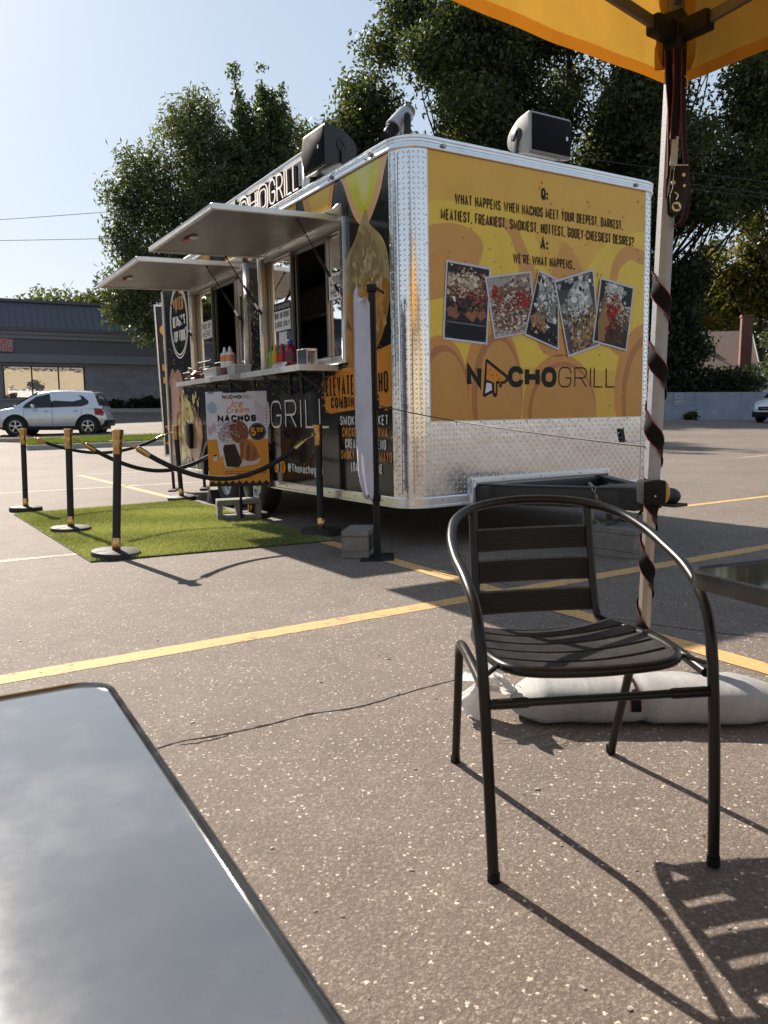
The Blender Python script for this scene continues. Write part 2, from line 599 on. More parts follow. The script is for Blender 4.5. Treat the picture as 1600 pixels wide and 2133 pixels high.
def round_path(pts, rad, closed):
    n = len(pts)
    out = []
    for i, p in enumerate(pts):
        q = np.array(p[:2], float)
        if len(p) > 2 and (closed or 0 < i < n - 1):
            a = np.array(pts[i - 1][:2], float) - q
            b = np.array(pts[(i + 1) % n][:2], float) - q
            la, lb = np.linalg.norm(a), np.linalg.norm(b)
            ka = la / 2 if len(pts[i - 1]) > 2 else la * 0.98
            kb = lb / 2 if len(pts[(i + 1) % n]) > 2 else lb * 0.98
            r = min(rad, ka, kb)
            s, e = q + a / la * r, q + b / lb * r
            for k in range(6):
                t = k / 5
                th = t * PI / 2
                # circular-like blend
                w0, w1 = 1 - math.sin(th), 1 - math.cos(th)
                out.append(q + (s - q) * w0 + (e - q) * w1)
        else:
            out.append(q)
    res = [out[0]]
    for q in out[1:]:
        if np.linalg.norm(q - res[-1]) > 1e-5:
            res.append(q)
    return res
def ribbon(mb, fr, pts, t, off, col, closed=False, thick=0.0, mi=0):
    n = len(pts)
    if n < 2:
        return
    L, Rr = [], []
    for i in range(n):
        p = pts[i]
        if closed or 0 < i < n - 1:
            a = p - pts[i - 1]
            b = pts[(i + 1) % n] - p
        elif i == 0:
            a = b = pts[1] - p
        else:
            a = b = p - pts[i - 1]
        a = a / (np.linalg.norm(a) + 1e-12)
        b = b / (np.linalg.norm(b) + 1e-12)
        m = a + b
        ml = np.linalg.norm(m)
        m = m / ml if ml > 1e-6 else a
        nn = np.array([-m[1], m[0]])
        k = min(1 / max(0.35, nn @ np.array([-a[1], a[0]])), 2.2)
        L.append(p + nn * t / 2 * k)
        Rr.append(p - nn * t / 2 * k)
    vs = [fr(q[0], q[1], off) for q in L] + [fr(q[0], q[1], off) for q in Rr]
    fs = []
    for i in range(n if closed else n - 1):
        j = (i + 1) % n
        fs.append((i, n + i, n + j, j))
    mb.add(vs, fs, mi, False, col)
    if thick:
        vs2 = [fr(q[0], q[1], off - thick) for q in L] + [fr(q[0], q[1], off - thick) for q in Rr]
        base = vs + vs2
        fs = []
        for i in range(n if closed else n - 1):
            j = (i + 1) % n
            fs.append((i, j, 2 * n + j, 2 * n + i))
            fs.append((n + i, 3 * n + i, 3 * n + j, n + j))
        mb.add(base, fs, mi, False, col)
def strokes_of(ch, w, h, t, shear=0.0):
    """stroke paths of one character in a box w x h, inset by half the stroke"""
    gw, st = G[ch]
    W_ = max(gw * w, t)
    res = []
    for s in st:
        closed = s[0] == '*'
        pts = s[1:] if closed else s
        q = []
        for p in pts:
            x = t / 2 + p[0] * (W_ - t)
            y = t / 2 + p[1] * (h - t)
            q.append((x + y * shear, y) + tuple(p[2:]))
        if len(q) == 2 and math.hypot(q[1][0] - q[0][0], q[1][1] - q[0][1]) < t:
            dx, dy = q[1][0] - q[0][0], q[1][1] - q[0][1]
            dl = math.hypot(dx, dy) or 1
            mx_, my_ = (q[0][0] + q[1][0]) / 2, (q[0][1] + q[1][1]) / 2
            q = [(mx_ - dx / dl * t / 2, my_ - dy / dl * t / 2), (mx_ + dx / dl * t / 2, my_ + dy / dl * t / 2)]
        res.append(([np.array(a) for a in round_path(q, 0.5 * min(W_ - t if W_ > t * 1.5 else t, h * 0.6), closed)], closed))
    return W_, res
def text_width(s, w, t, gap):
    x = 0
    for ch in s:
        x += (w * 0.55 if ch == ' ' else max(G[ch][0] * w, t)) + gap
    return x - gap
def text(mb, fr, s, x, y, h, w, t, gap, off, col, align='l', shear=0.0, slope=0.0, thick=0.0, mi=0, fit=None):
    tw = text_width(s, w, t, gap)
    if fit:
        k = fit / tw
        w, gap = w * k, gap * k
        tw = text_width(s, w, t, gap)
    if align == 'c': x -= tw / 2
    if align == 'r': x -= tw
    x0 = x
    for i, ch in enumerate(s):
        if ch == ' ':
            x += w * 0.55 + gap
            continue
        cw, st = strokes_of(ch, w, h, t, shear)
        for j, (pts, closed) in enumerate(st):
            yy = y + (x - x0) * slope
            ribbon(mb, fr, [p + np.array([x, yy]) for p in pts], t, off + 0.00012 * j, col, closed, thick, mi)
        x += cw + gap
def blob(fr, pts, off, n=6):
    return [fr(p[0], p[1], off) for p in spline(pts, n, True)]
def circle(cx, cy, r, n=28, ry=None):
    return [(cx + r * math.cos(2 * PI * k / n), cy + (ry or r) * math.sin(2 * PI * k / n)) for k in range(n)]
# ------------------------------------------------------------------ materials in use
ASPH = m_asphalt()
YEL = m_paint_line('worn_yellow_paint', (0.57, 0.335, 0.13), 0.42)
WHT = m_paint_line('worn_white_paint', (0.48, 0.39, 0.27), 0.47)
PRINT = m_print()
MATTE = m_print('matte_print', 0.6, 0.3, 0, 0.0)
LEAF = m_leaf('leaf', 0.42)
GRASS = m_leaf('grass_blade', 0.3, 0.6)
BARK = simple('bark', (0.045, 0.036, 0.028), 0.9, var=0.4, scale=3, bump=0.6, bscale=14, bdist=0.05)
CONC = simple('concrete', (0.30, 0.285, 0.26), 0.9, var=0.2, scale=9, bump=0.5, bscale=90, bdist=0.004)
BLOCK = simple('concrete_block', (0.19, 0.175, 0.155), 0.95, var=0.22, scale=14, bump=0.8, bscale=130, bdist=0.004)
BLACKP = simple('black_plastic', (0.006, 0.006, 0.0065), 0.55, var=0.3, scale=12, spec=0.25, bump=0.15, bscale=200, bdist=0.001)
BLACKM = simple('black_metal', (0.009, 0.009, 0.009), 0.45, var=0.3, scale=8, spec=0.32, rvar=0.15)
ALU = simple('aluminium', (0.78, 0.78, 0.78), 0.30, 1.0, var=0.07, scale=9, bump=0.06, bscale=12, bdist=0.004)
ALUW = simple('white_aluminium', (0.72, 0.72, 0.70), 0.42, 0.75, var=0.06, scale=5)
TREAD = simple('tread_plate', (0.80, 0.79, 0.78), 0.16, 1.0, var=0.06, scale=5, bump=0.10, bscale=6.5, bdist=0.02)
DARK = simple('dark_interior', (0.03, 0.03, 0.032), 0.6, var=0.3, scale=3)
WHITEP = simple('white_plastic', (0.7, 0.7, 0.7), 0.4, var=0.06)
RUBBER = simple('rubber', (0.018, 0.018, 0.018), 0.85, var=0.3, scale=20, bump=0.3, bscale=60)
GOLD = simple('brass', (0.62, 0.40, 0.17), 0.22, 1.0, var=0.12, scale=16)
PANE = m_glass('window_pane', (0.8, 0.84, 0.82), 0.10)

# ------------------------------------------------------------------ level frame for everything far away
# the near lot tilts a little; buildings, cars and trees beyond it stand in a frame turned by about a degree
LV3 = Matrix(((0.99987, 0.0021, 0.01586), (-0.00193, 0.99994, -0.01094), (-0.01588, 0.01091, 0.99981)))
def level(x, y, z, rz=0.0):
    """matrix of a frame standing upright at (x, y, z): metres from the viewer's eye in the level frame"""
    return Matrix.Translation(CAM + LV3 @ V((x, y, z))) @ LV3.to_4x4() @ Matrix.Rotation(rz, 4, 'Z')

# ------------------------------------------------------------------ ground
CTRL = [(-9.99, 22, .29), (-6.64, 23.7, .31), (-11.07, 28, .58), (-13.69, 30, .60), (-11.13, 30, .62), (-19.86, 41, 1.81), (-12.91, 46, 1.72),
        (18.45, 50, .47), (23.34, 50, .40), (17.47, 36, .45), (10.97, 27, .21), (-2.92, 50, 1.5), (6.23, 50, 1.2), (-60, 120, 2.4), (0, 130, 2.2), (80, 120, .6),
        (-60, 20, 1.0), (60, 20, 0), (-60, -40, 0), (60, -40, 0), (0, -60, 0), (-25, 0, 0)]
for k in range(14):
    CTRL.append((-.5 + 12 * math.cos(2 * PI * k / 14), 5 + 12 * math.sin(2 * PI * k / 14), 0))
CT = np.array(CTRL, float)
def _phi(a, b):
    d = a[:, None, :2] - b[None, :, :2]
    return np.sqrt((d ** 2).sum(-1) + 4.0)
_w = np.linalg.solve(_phi(CT, CT), CT[:, 2])
def gz(x, y):
    q = np.stack([np.ravel(x), np.ravel(y)], 1).astype(float)
    z = _phi(q, CT) @ _w
    d = np.hypot(q[:, 0] + .5, q[:, 1] - 5)
    m = np.clip((d - 10.5) / 7.0, 0, 1)
    m = m * m * (3 - 2 * m)
    return (z * m).reshape(np.shape(x))
def gz1(x, y):
    return float(gz(np.array([x]), np.array([y]))[0])
xs = np.concatenate([[-900, -400, -200, -120], np.arange(-80, 80.1, 1.6), [120, 200, 400, 900]])
ys = np.concatenate([[-600, -250, -120, -70], np.arange(-44, 92.1, 1.6), [110, 140, 200, 400, 1200]])
X, Y = np.meshgrid(xs, ys)
Xc, Yc = np.clip(X, -120, 120), np.clip(Y, -70, 140)
Z = gz(Xc, Yc)
nx, ny = len(xs), len(ys)
me = bpy.data.meshes.new('parking_lot')
vs = np.stack([X.ravel(), Y.ravel(), Z.ravel()], 1)
fs = [(j * nx + i, j * nx + i + 1, (j + 1) * nx + i + 1, (j + 1) * nx + i) for j in range(ny - 1) for i in range(nx - 1)]
me.from_pydata(vs.tolist(), [], fs)
me.materials.append(ASPH)
me.polygons.foreach_set('use_smooth', [True] * len(fs))
lot = bpy.data.objects.new('parking_lot', me)
COL.objects.link(lot)
struct(lot)

def strip(name, a, b, w, m, lift=0.0015, seg=None, seed=0):
    """a painted strip laid on the ground with slightly ragged edges"""
    rr = random.Random(seed)
    a, b = V((a[0], a[1], 0)), V((b[0], b[1], 0))
    L = (b - a).length
    d = (b - a) / L
    n = V((-d.y, d.x, 0))
    k = seg or max(2, int(L / 0.06))
    mb = MB()
    vs = []
    for i in range(k + 1):
        p = a + d * L * i / k
        for sgn in (-1, 1):
            q = p + n * sgn * (w / 2 + rr.uniform(-.004, .004))
            vs.append((q.x, q.y, gz1(q.x, q.y) + lift))
    mb.add(vs, [(2 * i, 2 * i + 2, 2 * i + 3, 2 * i + 1) for i in range(k)])
    return struct(mb.build(name, m))
strip('parking_line', (-5.75, .455), (3.75, 6.29), 0.125, YEL, seed=1)
strip('parking_line', (-0.52, 6.45), (1.95, 2.20), 0.12, YEL, seed=2, lift=0.003)
strip('parking_line', (-4.6, 4.83), (-2.28, 6.10), 0.09, WHT, seed=3)
strip('parking_line', (-6.0, 15.4), (-1.95, 9.03), 0.11, YEL, seed=4)
strip('parking_line', (-9.6, 9.55), (-2.6, 13.35), 0.10, WHT, seed=5)
strip('parking_line', (-6.0, 15.6), (-3.6, 16.65), 0.10, WHT, seed=6, lift=0.003)
strip('parking_line', (3.15, 8.3), (6.2, 10.2), 0.10, YEL, seed=7)
strip('parking_line', (7.6, 16.6), (12.5, 19.6), 0.10, WHT, seed=8)

def crack(pts, w0, seed):
    rr = random.Random(seed)
    P = spline(pts, 10)
    mb = MB()
    vs = []
    jx = 0
    for i, p in enumerate(P):
        a = np.array(P[max(0, i - 1)]); b = np.array(P[min(len(P) - 1, i + 1)])
        d = (b - a) / np.linalg.norm(b - a)
        n = np.array([-d[1], d[0]])
        jx = jx * .75 + rr.uniform(-.0032, .0032)
        w = w0 * rr.uniform(.45, 1.3) * (0.4 + 0.6 * math.sin(PI * min(.97, max(.03, i / len(P)))))
        for s in (-1, 1):
            q = np.array(p) + n * (jx + s * w / 2)
            vs.append((q[0], q[1], 0.0009))
    mb.add(vs, [(2 * i, 2 * i + 2, 2 * i + 3, 2 * i + 1) for i in range(len(P) - 1)])
    return struct(mb.build('asphalt_crack', CRACK))
CRACK = simple('crack_shadow', (0.012, 0.010, 0.009), 0.95, spec=0.1)
crack([(-1.0, 2.2), (-.758, 2.311), (-.659, 2.389), (-.487, 2.457), (-.279, 2.592), (-.082, 2.671), (.094, 2.808), (.305, 2.946), (.5, 3.0)], 0.012, 3)
crack([(-.66, 2.36), (-.6, 2.38), (-.52, 2.43)], 0.008, 5)
crack([(.55, 4.9), (.75, 4.6), (.9, 4.42), (1.0, 4.1)], 0.009, 7)
crack([(1.05, 3.85), (1.35, 3.62), (1.8, 3.35), (2.3, 3.2)], 0.009, 8)
crack([(3.6, 7.2), (4.6, 7.7), (6.0, 8.1)], 0.02, 9)

# loose pebbles lying on the near asphalt
rr = random.Random(11)
mb = MB()
for i in range(170):
    d = rr.uniform(1.15, 4.2)
    x = rr.uniform(-.6, .62) * d
    s = rr.choice([.003, .003, .004, .005, .006]) * rr.uniform(.7, 1.2)
    t = rr.uniform(.14, .38)
    mb.ell((x, d, s * .3), (s * rr.uniform(.9, 1.7), s, s * .38), 5, 3, col=(t, t * .93, t * .84), rot=Matrix.Rotation(rr.uniform(0, 3), 3, 'Z'))
o = mb.build('loose_pebbles', MATTE)
tag(o, 'pale pebbles scattered loose over the near asphalt', 'pebbles', kind='stuff')

# ------------------------------------------------------------------ kerb island with grass, wheel stop
def kerb(x0, y0, x1, y1, name='kerb'):
    mb = MB()
    a, b = V((x0, y0, 0)), V((x1, y1, 0))
    n = 14
    d = (b - a).normalized()
    nn = V((-d.y, d.x, 0))
    rows = []
    for i in range(n + 1):
        p = a.lerp(b, i / n)
        z = gz1(p.x, p.y)
        rows.append([(p.x, p.y, z - .05), (p.x, p.y, z + .12), (p.x + nn.x * .03, p.y + nn.y * .03, z + .14), (p.x + nn.x * .18, p.y + nn.y * .18, z + .14), (p.x + nn.x * .18, p.y + nn.y * .18, z - .05)])
    vs = [q for r_ in rows for q in r_]
    mb.add(vs, [(i * 5 + k, (i + 1) * 5 + k, (i + 1) * 5 + k + 1, i * 5 + k + 1) for i in range(n) for k in range(4)])
    mb.poly(rows[0]); mb.poly(rows[-1])
    return struct(mb.build(name, CONC))
kerb(-9.99, 22.0, -4.5, 24.8)
kerb(-16.5, 18.5, -11.1, 21.45)
def blades(name, region, n, h, cols, seed, lean=.5, w=.008, zf=None, patch=False):
    """region(u, v) -> (x, y); real grass blades as thin triangles in one mesh"""
    g_ = np.random.default_rng(seed)
    u, v = g_.random(n), g_.random(n)
    x, y = region(u, v)
    z = zf(x, y)
    an = g_.random(n) * 2 * PI
    hh = h * (.55 + .7 * g_.random(n))
    lx, ly = (g_.random(n) - .5) * 2 * lean * hh, (g_.random(n) - .5) * 2 * lean * hh
    ww = w * (.7 + .6 * g_.random(n))
    a = np.stack([x - np.cos(an) * ww, y - np.sin(an) * ww, z], 1)
    b = np.stack([x + np.cos(an) * ww, y + np.sin(an) * ww, z], 1)
    c = np.stack([x + lx, y + ly, z + hh], 1)
    vs = np.stack([a, b, c], 1).reshape(-1, 3)
    me = bpy.data.meshes.new(name)
    me.vertices.add(3 * n); me.loops.add(3 * n); me.polygons.add(n)
    me.vertices.foreach_set('co', vs.ravel())
    me.loops.foreach_set('vertex_index', np.arange(3 * n))
    me.polygons.foreach_set('loop_start', np.arange(n) * 3)
    me.polygons.foreach_set('loop_total', np.full(n, 3))
    ci = g_.random(n)
    cols = np.array([c[:3] for c in cols])
    base = cols[(g_.random(n) * len(cols)).astype(int)] * (.75 + .5 * ci[:, None])
    if patch:
        ph = .5 + .5 * np.sin(x * 2.1 + y * 1.7 + 1.2 * np.sin(x * 1.3 - y * .9)) * np.cos(x * .9 - y * 2.3)
        base = base * (.80 + .42 * ph)[:, None] + np.array([.10, .085, .06]) * (np.clip(ph - .35, 0, 1) * 1.1)[:, None]
    cc = np.ones((n, 3, 4), np.float32)
    cc[:, :, :3] = base[:, None, :]
    at = me.color_attributes.new('Col', 'FLOAT_COLOR', 'CORNER')
    at.data.foreach_set('color', cc.ravel())
    me.materials.append(GRASS)
    me.update(); me.validate()
    o = bpy.data.objects.new(name, me)
    COL.objects.link(o)
    return o
def strip_region(x0, y0, x1, y1, depth):
    L = math.hypot(x1 - x0, y1 - y0)
    dx, dy = (x1 - x0) / L, (y1 - y0) / L
    return lambda u, v: (x0 + dx * L * u - dy * (.19 + depth * v), y0 + dy * L * u + dx * (.19 + depth * v))
def soil(x0, y0, x1, y1, depth, name):
    mb = MB()
    fn = strip_region(x0, y0, x1, y1, depth)
    n = 12
    vs = []
    for i in range(n + 1):
        for v_ in (0, .5, 1):
            x, y = fn(i / n, v_)
            vs.append((x, y, gz1(x, y) + (.11 if v_ < 1 else .02)))
    mb.add(vs, [(3 * i + k, 3 * i + 3 + k, 3 * i + 4 + k, 3 * i + 1 + k) for i in range(n) for k in (0, 1)])
    return struct(mb.build(name, simple('soil', (0.11, 0.095, 0.055), 0.95, var=0.3)))
soil(-9.99, 22.0, -4.5, 24.8, 2.2, 'soil_strip')
soil(-16.5, 18.5, -11.1, 21.45, 2.2, 'soil_strip')
GC = [(0.11, 0.16, 0.035), (0.15, 0.20, 0.05), (0.20, 0.21, 0.07), (0.09, 0.13, 0.03)]
o = blades('grass', strip_region(-9.95, 22.02, -4.5, 24.8, 2.1), 26000, .12, GC, 1, w=.012, zf=lambda x, y: gz(x, y) + .10)
tag(o, 'bright green grass on the kerbed island behind the stanchions', 'grass', kind='stuff')
o = blades('grass', strip_region(-16.5, 18.5, -11.15, 21.42, 2.1), 14000, .12, GC, 2, w=.012, zf=lambda x, y: gz(x, y) + .10)
tag(o, 'short piece of green grass island at the left edge of the lot', 'grass', kind='stuff')
ws = thing('wheel_stop', 'weathered tan concrete wheel stop lying in front of the silver hatchback', 'wheel stop', (-12.15, 25.2, gz1(-12.15, 25.2)), R(-22))
mb = MB()
mb.prism([(-.08, 0), (-.075, .1), (-.04, .13), (.04, .13), (.075, .1), (.08, 0)], frame((0, 0, 0), (0, 1, 0), (0, 0, 1), (1, 0, 0)), -.8, .8)
mb.build('concrete_bar', simple('weathered_concrete', (0.33, 0.26, 0.2), 0.95, var=0.3, scale=7, bump=.6, bscale=50), ws, bevel=.012)

# ------------------------------------------------------------------ coffee shop
BW = R(90 - 62.9)
shop = thing('shop_building', 'grey single storey shop with ribbed mansard roof, brick wall and red letters', 'building', mat=level(-16.105, 42.0, 0.013, BW))
S0, S1 = -34.0, 16.0
GREYB = m_brick('grey_brick', (0.15, 0.15, 0.17), (0.215, 0.215, 0.24), (0.24, 0.24, 0.25), w=.22, h=.075, m=.011)
TRIM1 = simple('grey_trim', (0.17, 0.172, 0.185), 0.7, var=.08)
TRIM2 = simple('grey_fascia', (0.108, 0.108, 0.116), 0.75, var=.08)
TRIM3 = simple('light_trim', (0.20, 0.20, 0.21), 0.8, var=.1)
ROOFM = simple('standing_seam_roof', (0.078, 0.078, 0.092), 0.5, 0.25, var=.12, scale=1.5, stretch=(1, 1, .3))
mb = MB()
for lo, hi in [((S0, 0, -1.2), (-3.68, .3, 2.25)), ((.24, 0, -1.2), (S1, .3, 2.25)), ((-3.68, 0, -1.2), (.24, .3, .58)), ((S0, .3, -1.2), (S1, 12, 4.0))]:
    mb.b2(lo, hi)
mb.build('brick_wall', GREYB, shop)
mb = MB(); mb.b2((S0, -.05, .44), (-3.7, 0, .54)); mb.b2((.26, -.05, .44), (S1, 0, .54)); mb.b2((-3.7, -.06, .48), (.26, .1, .58)); mb.build('sill_course', TRIM3, shop)
mb = MB(); mb.b2((S0, -.04, 2.25), (S1, .3, 2.41)); mb.build('lintel_course', TRIM3, shop)
mb = MB(); mb.b2((S0, -.28, 2.41), (S1, .3, 2.62)); mb.b2((S0, -.24, 2.62), (S1, .3, 2.83)); mb.build('lower_band', TRIM1, shop)
mb = MB(); mb.b2((S0, -.20, 2.83), (S1, .3, 3.60)); mb.build('fascia', TRIM2, shop)
mb = MB(); mb.b2((S0, -.27, 3.60), (S1, .3, 3.80)); mb.b2((S0, -.34, 3.80), (S1, .3, 4.0)); mb.build('upper_band', TRIM3, shop)
mb = MB(); mb.b2((S0, -.45, 4.0), (S1, .3, 4.12)); mb.build('gutter', TRIM2, shop)
mb = MB(); mb.b2((S0, 1.05, 5.5), (S1, 9, 5.66)); mb.b2((S0, .92, 5.56), (S1, 1.05, 5.70)); mb.build('parapet_cap', TRIM2, shop)
mb = MB(); mb.poly([(S0, -.42, 4.12), (S1, -.42, 4.12), (S1, 1.04, 5.56), (S0, 1.04, 5.56)]); mb.poly([(S0, -.42, 4.12), (S0, 1.04, 5.56), (S0, 12, 5.56), (S0, 12, 4.1)]); mb.build('roof_deck', ROOFM, shop)
pw = .335
pm = None
for i in range(30):
    s = -5.2 + i * pw
    if pm is None:
        mb = MB()
        mb.prism([(0, 0), (pw, 0), (pw, .05), (pw - .03, .05), (pw - .03, .012), (0, .012)], frame((0, -.44, 4.12), (1, 0, 0), (0, -.7, .71), (0, .712, .702)), 0.0, 2.05)
        pm = mb.build('roof_panel', ROOFM, shop)
        pm.location.x = s
    else:
        c = pm.copy(); COL.objects.link(c); c.parent = shop; c.location.x = s
# shop window: frame, three mirror-like panes
WINF = simple('dark_frame', (0.015, 0.015, 0.016), 0.4)
SHOPG = m_glass('shop_glass', (0.10, 0.11, 0.10), 0.50, 0.01)
mb = MB()
for x in (-3.68, -2.36, -1.08, .18):
    mb.b2((x, -.02, .58), (x + .07, .08, 2.25))
mb.b2((-3.68, -.02, 2.19), (.25, .08, 2.25)); mb.b2((-3.68, -.02, .58), (.25, .08, .64))
wf = mb.build('window_frame', WINF, shop)
for a, b in ((-3.61, -2.36), (-2.29, -1.08), (-1.01, .18)):
    mb = MB(); mb.poly([(a, .03, .64), (b, .03, .64), (b, .03, 2.19), (a, .03, 2.19)]); mb.build('pane', SHOPG, wf)
mb = MB(); mb.b2((-3.7, .1, .5), (.26, .28, 2.3)); mb.build('dark_room', DARK, shop)
# letters on the fascia
fb = frame((0, -.205, 0), (1, 0, 0), (0, 0, 1), (0, -1, 0))
mb = MB(); mb.b2((-6.9, -.29, 2.93), (-3.16, -.2, 3.56)); mb.build('letter_backing', simple('letter_backing_grey', (.2, .2, .21), .6), shop)
LRED = simple('red_letter', (0.50, 0.065, 0.04), 0.45)
for ln, zz in (('BIGGBY', 3.26), ('COFFEE', 2.94)):
    x = -3.09 - text_width(ln, .25, .085, .055)
    for ch in ln:
        cw = max(G[ch][0] * .25, .085)
        mb = MB()
        text(mb, fb, ch, x - .02, zz - .02, .31, .29, .125, 0, .10, (.62, .6, .58), thick=.02, mi=1)
        text(mb, fb, ch, x, zz, .27, .25, .07, 0, .125, (.5, .05, .03), thick=.02, mi=0)
        mb.build('letter', [LRED, simple('letter_outline', (.6, .57, .54), .5)], shop)
        x += cw + .055
# planting along the wall
SH = [(0.02, 0.03, 0.012), (0.03, 0.042, 0.016), (0.014, 0.022, 0.01)]

# ------------------------------------------------------------------ trees
def leaves(rng, centers, radii, n, size, cols, squash=.8, clump=26, spread=.35, droop=0.0, wexp=2.2):
    vol = radii ** wexp
    pr = vol / vol.sum()
    nc = max(8, n // clump)
    bi = rng.choice(len(centers), nc, p=pr)
    d = rng.normal(size=(nc, 3)); d /= np.linalg.norm(d, axis=1)[:, None]
    rad = rng.random(nc) ** .42
    cc = centers[bi] + d * (rad * radii[bi])[:, None] * np.array([1, 1, squash])
    shade = rng.random(nc)
    li = rng.integers(0, nc, n)
    p = cc[li] + np.clip(rng.normal(size=(n, 3)), -1.7, 1.7) * spread * np.array([1, 1, .7 + droop])
    a = rng.normal(size=(n, 3)); a /= np.linalg.norm(a, axis=1)[:, None]
    if droop:
        a = a * (1 - droop) + np.array([0, 0, -1.0]) * droop
        a /= np.linalg.norm(a, axis=1)[:, None]
    b = np.cross(a, rng.normal(size=(n, 3))); b /= np.linalg.norm(b, axis=1)[:, None]
    s = size * (.6 + .8 * rng.random(n))[:, None]
    asp = .46 if not droop else .30
    q = np.stack([p - a * s, p + b * s * asp, p + a * s, p - b * s * asp], 1)
    cols = np.array([c[:3] for c in cols])
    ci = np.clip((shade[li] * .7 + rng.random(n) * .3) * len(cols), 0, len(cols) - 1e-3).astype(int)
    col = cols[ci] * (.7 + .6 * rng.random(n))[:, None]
    return q, col
def leaf_mesh(name, q, col, mat_, parent=None):
    n = len(q)
    me = bpy.data.meshes.new(name)
    me.vertices.add(4 * n); me.loops.add(4 * n); me.polygons.add(n)
    me.vertices.foreach_set('co', q.reshape(-1).astype(np.float32))
    me.loops.foreach_set('vertex_index', np.arange(4 * n))
    me.polygons.foreach_set('loop_start', np.arange(n) * 4)
    me.polygons.foreach_set('loop_total', np.full(n, 4))
    cc = np.ones((n, 4, 4), np.float32)
    cc[:, :, :3] = col[:, None, :]
    at = me.color_attributes.new('Col', 'FLOAT_COLOR', 'CORNER')
    at.data.foreach_set('color', cc.ravel())
    me.materials.append(mat_)
    me.update()
    o = bpy.data.objects.new(name, me)
    COL.objects.link(o)
    o.parent = parent
    return o
def tree(name, label, base, blobs, n, size, cols, seed, trunk_r=.35, group=None, cat='tree', clump=26, spread=.45, droop=0.0, limbs=True, squash=.85, fork=.35, wexp=2.2):
    rng = np.random.default_rng(seed)
    bx, by = base
    bz = gz1(bx, by)
    t = thing(name, label, cat, (bx, by, bz), 0, group)
    C = np.array([b[:3] for b in blobs], float) - np.array([bx, by, bz])
    Rd = np.array([b[3] for b in blobs], float)
    q, col = leaves(rng, C, Rd, n, size, cols, squash, clump, spread, droop, wexp)
    leaf_mesh('crown', q, col, LEAF, t)
    if limbs:
        mb = MB()
        top = C[:, 2].max()
        cx = (C[:, :2] * (Rd[:, None])).sum(0) / Rd.sum()
        P = [np.array([0, 0, -.3]), np.array([cx[0] * .1, cx[1] * .1, top * .18]), np.array([cx[0] * .35, cx[1] * .35, top * fork]), np.array([cx[0] * .8, cx[1] * .8, top * .65]), np.array([cx[0], cx[1], top * .95])]
        S = spline(P, 5)
        rs = [trunk_r * (1.25 - 1.15 * i / (len(S) - 1)) for i in range(len(S))]
        mb.tube(S, rs, 9)
        for c, r_ in zip(C, Rd):
            k = int(np.clip((c[2] - r_ * .6) / top / .95 * (len(S) - 1) * .75, 2, len(S) - 3))
            s0 = np.array(S[k])
            m = s0 * .45 + c * .55 + np.array([0, 0, -.12 * np.linalg.norm(c - s0)]) + rng.normal(size=3) * .3
            B = spline([s0, m, c + rng.normal(size=3) * r_ * .2], 5)
            r0 = rs[k] * .28
            mb.tube(B, [r0 * (1 - .8 * i / (len(B) - 1)) for i in range(len(B))], 6)
            for _ in range(3):
                d = rng.normal(size=3); d /= np.linalg.norm(d); d[2] = abs(d[2]) * .5
                st = np.array(B[rng.integers(4, len(B))])
                en = st + d * r_ * .85
                mb.tube(spline([st, (st + en) / 2 + rng.normal(size=3) * .2, en], 3), [r0 * .32, r0 * .25, r0 * .2, r0 * .15, r0 * .12, r0 * .09, r0 * .05], 5)
        mb.build('trunk', BARK, t)
    return t
# big willow-like tree left of the trailer (centres in metres)
px = 38 / 1626.0
def at38(x, y, r, dy=0):
    """spot of crown seen x,y in picture units at about 38 m, radius r"""
    return (x, 38 + dy, y, r)
GW = [(0.040, 0.056, 0.026), (0.058, 0.077, 0.034), (0.082, 0.104, 0.046), (0.115, 0.135, 0.062)]
tree('willow_tree', 'broad loose willow-like tree hanging over the grey shop roof', (-7.0, 38.5),
     [(-10.8, 38, 12.7, 1.15), (-11.6, 37.5, 11.2, 1.1), (-10.0, 38.5, 11.0, 1.9), (-8.4, 38, 13.6, 1.9), (-8.4, 38.6, 15.0, 1.25), (-7.2, 38, 11.2, 2.3), (-5.0, 38.5, 11.2, 2.0), (-10.5, 37.5, 8.2, 1.6),
      (-11.5, 37, 9.4, .8), (-8.0, 38, 8.4, 2.3), (-11.4, 36.5, 6.1, .95), (-11.0, 36.8, 7.2, 1.1), (-12.2, 37.2, 7.2, .7), (-10.4, 37, 5.5, .9), (-4.6, 39, 14.5, 1.3), (-9.3, 38, 5.6, 1.5), (-6.5, 38.4, 13.2, 1.2), (-4, 38.5, 8.5, 2.0)],
     66000, .125, GW, 3, .40, 'trees standing behind the food trailer', spread=.36, droop=.28, clump=75, wexp=2.0)
GP = [(0.034, 0.054, 0.028), (0.050, 0.075, 0.034), (0.072, 0.100, 0.042), (0.095, 0.118, 0.046)]
sp = []
for x0, z0, x1, z1, r0, r1 in [(-6.4, 8, -7.5, 19.7, 1.5, .18), (-6.2, 9, -6.05, 19.6, 1.5, .18), (-5.6, 9, -5.0, 18.9, 1.4, .18), (-7.2, 9, -7.9, 15.5, 1.3, .4), (-4.9, 9, -4.2, 15.0, 1.3, .4), (-6.6, 12, -6.9, 17.6, .9, .25), (-5.7, 12, -5.6, 18.3, .8, .22)]:
    for k in range(26):
        t_ = k / 25
        sp.append(((x0 + (x1 - x0) * t_) * .84, 37 + .3 * math.sin(k * 2 + x0), 1.0 + (z0 + (z1 - z0) * t_ - 1.0) * .84, .84 * (r0 + (r1 - r0) * t_)))
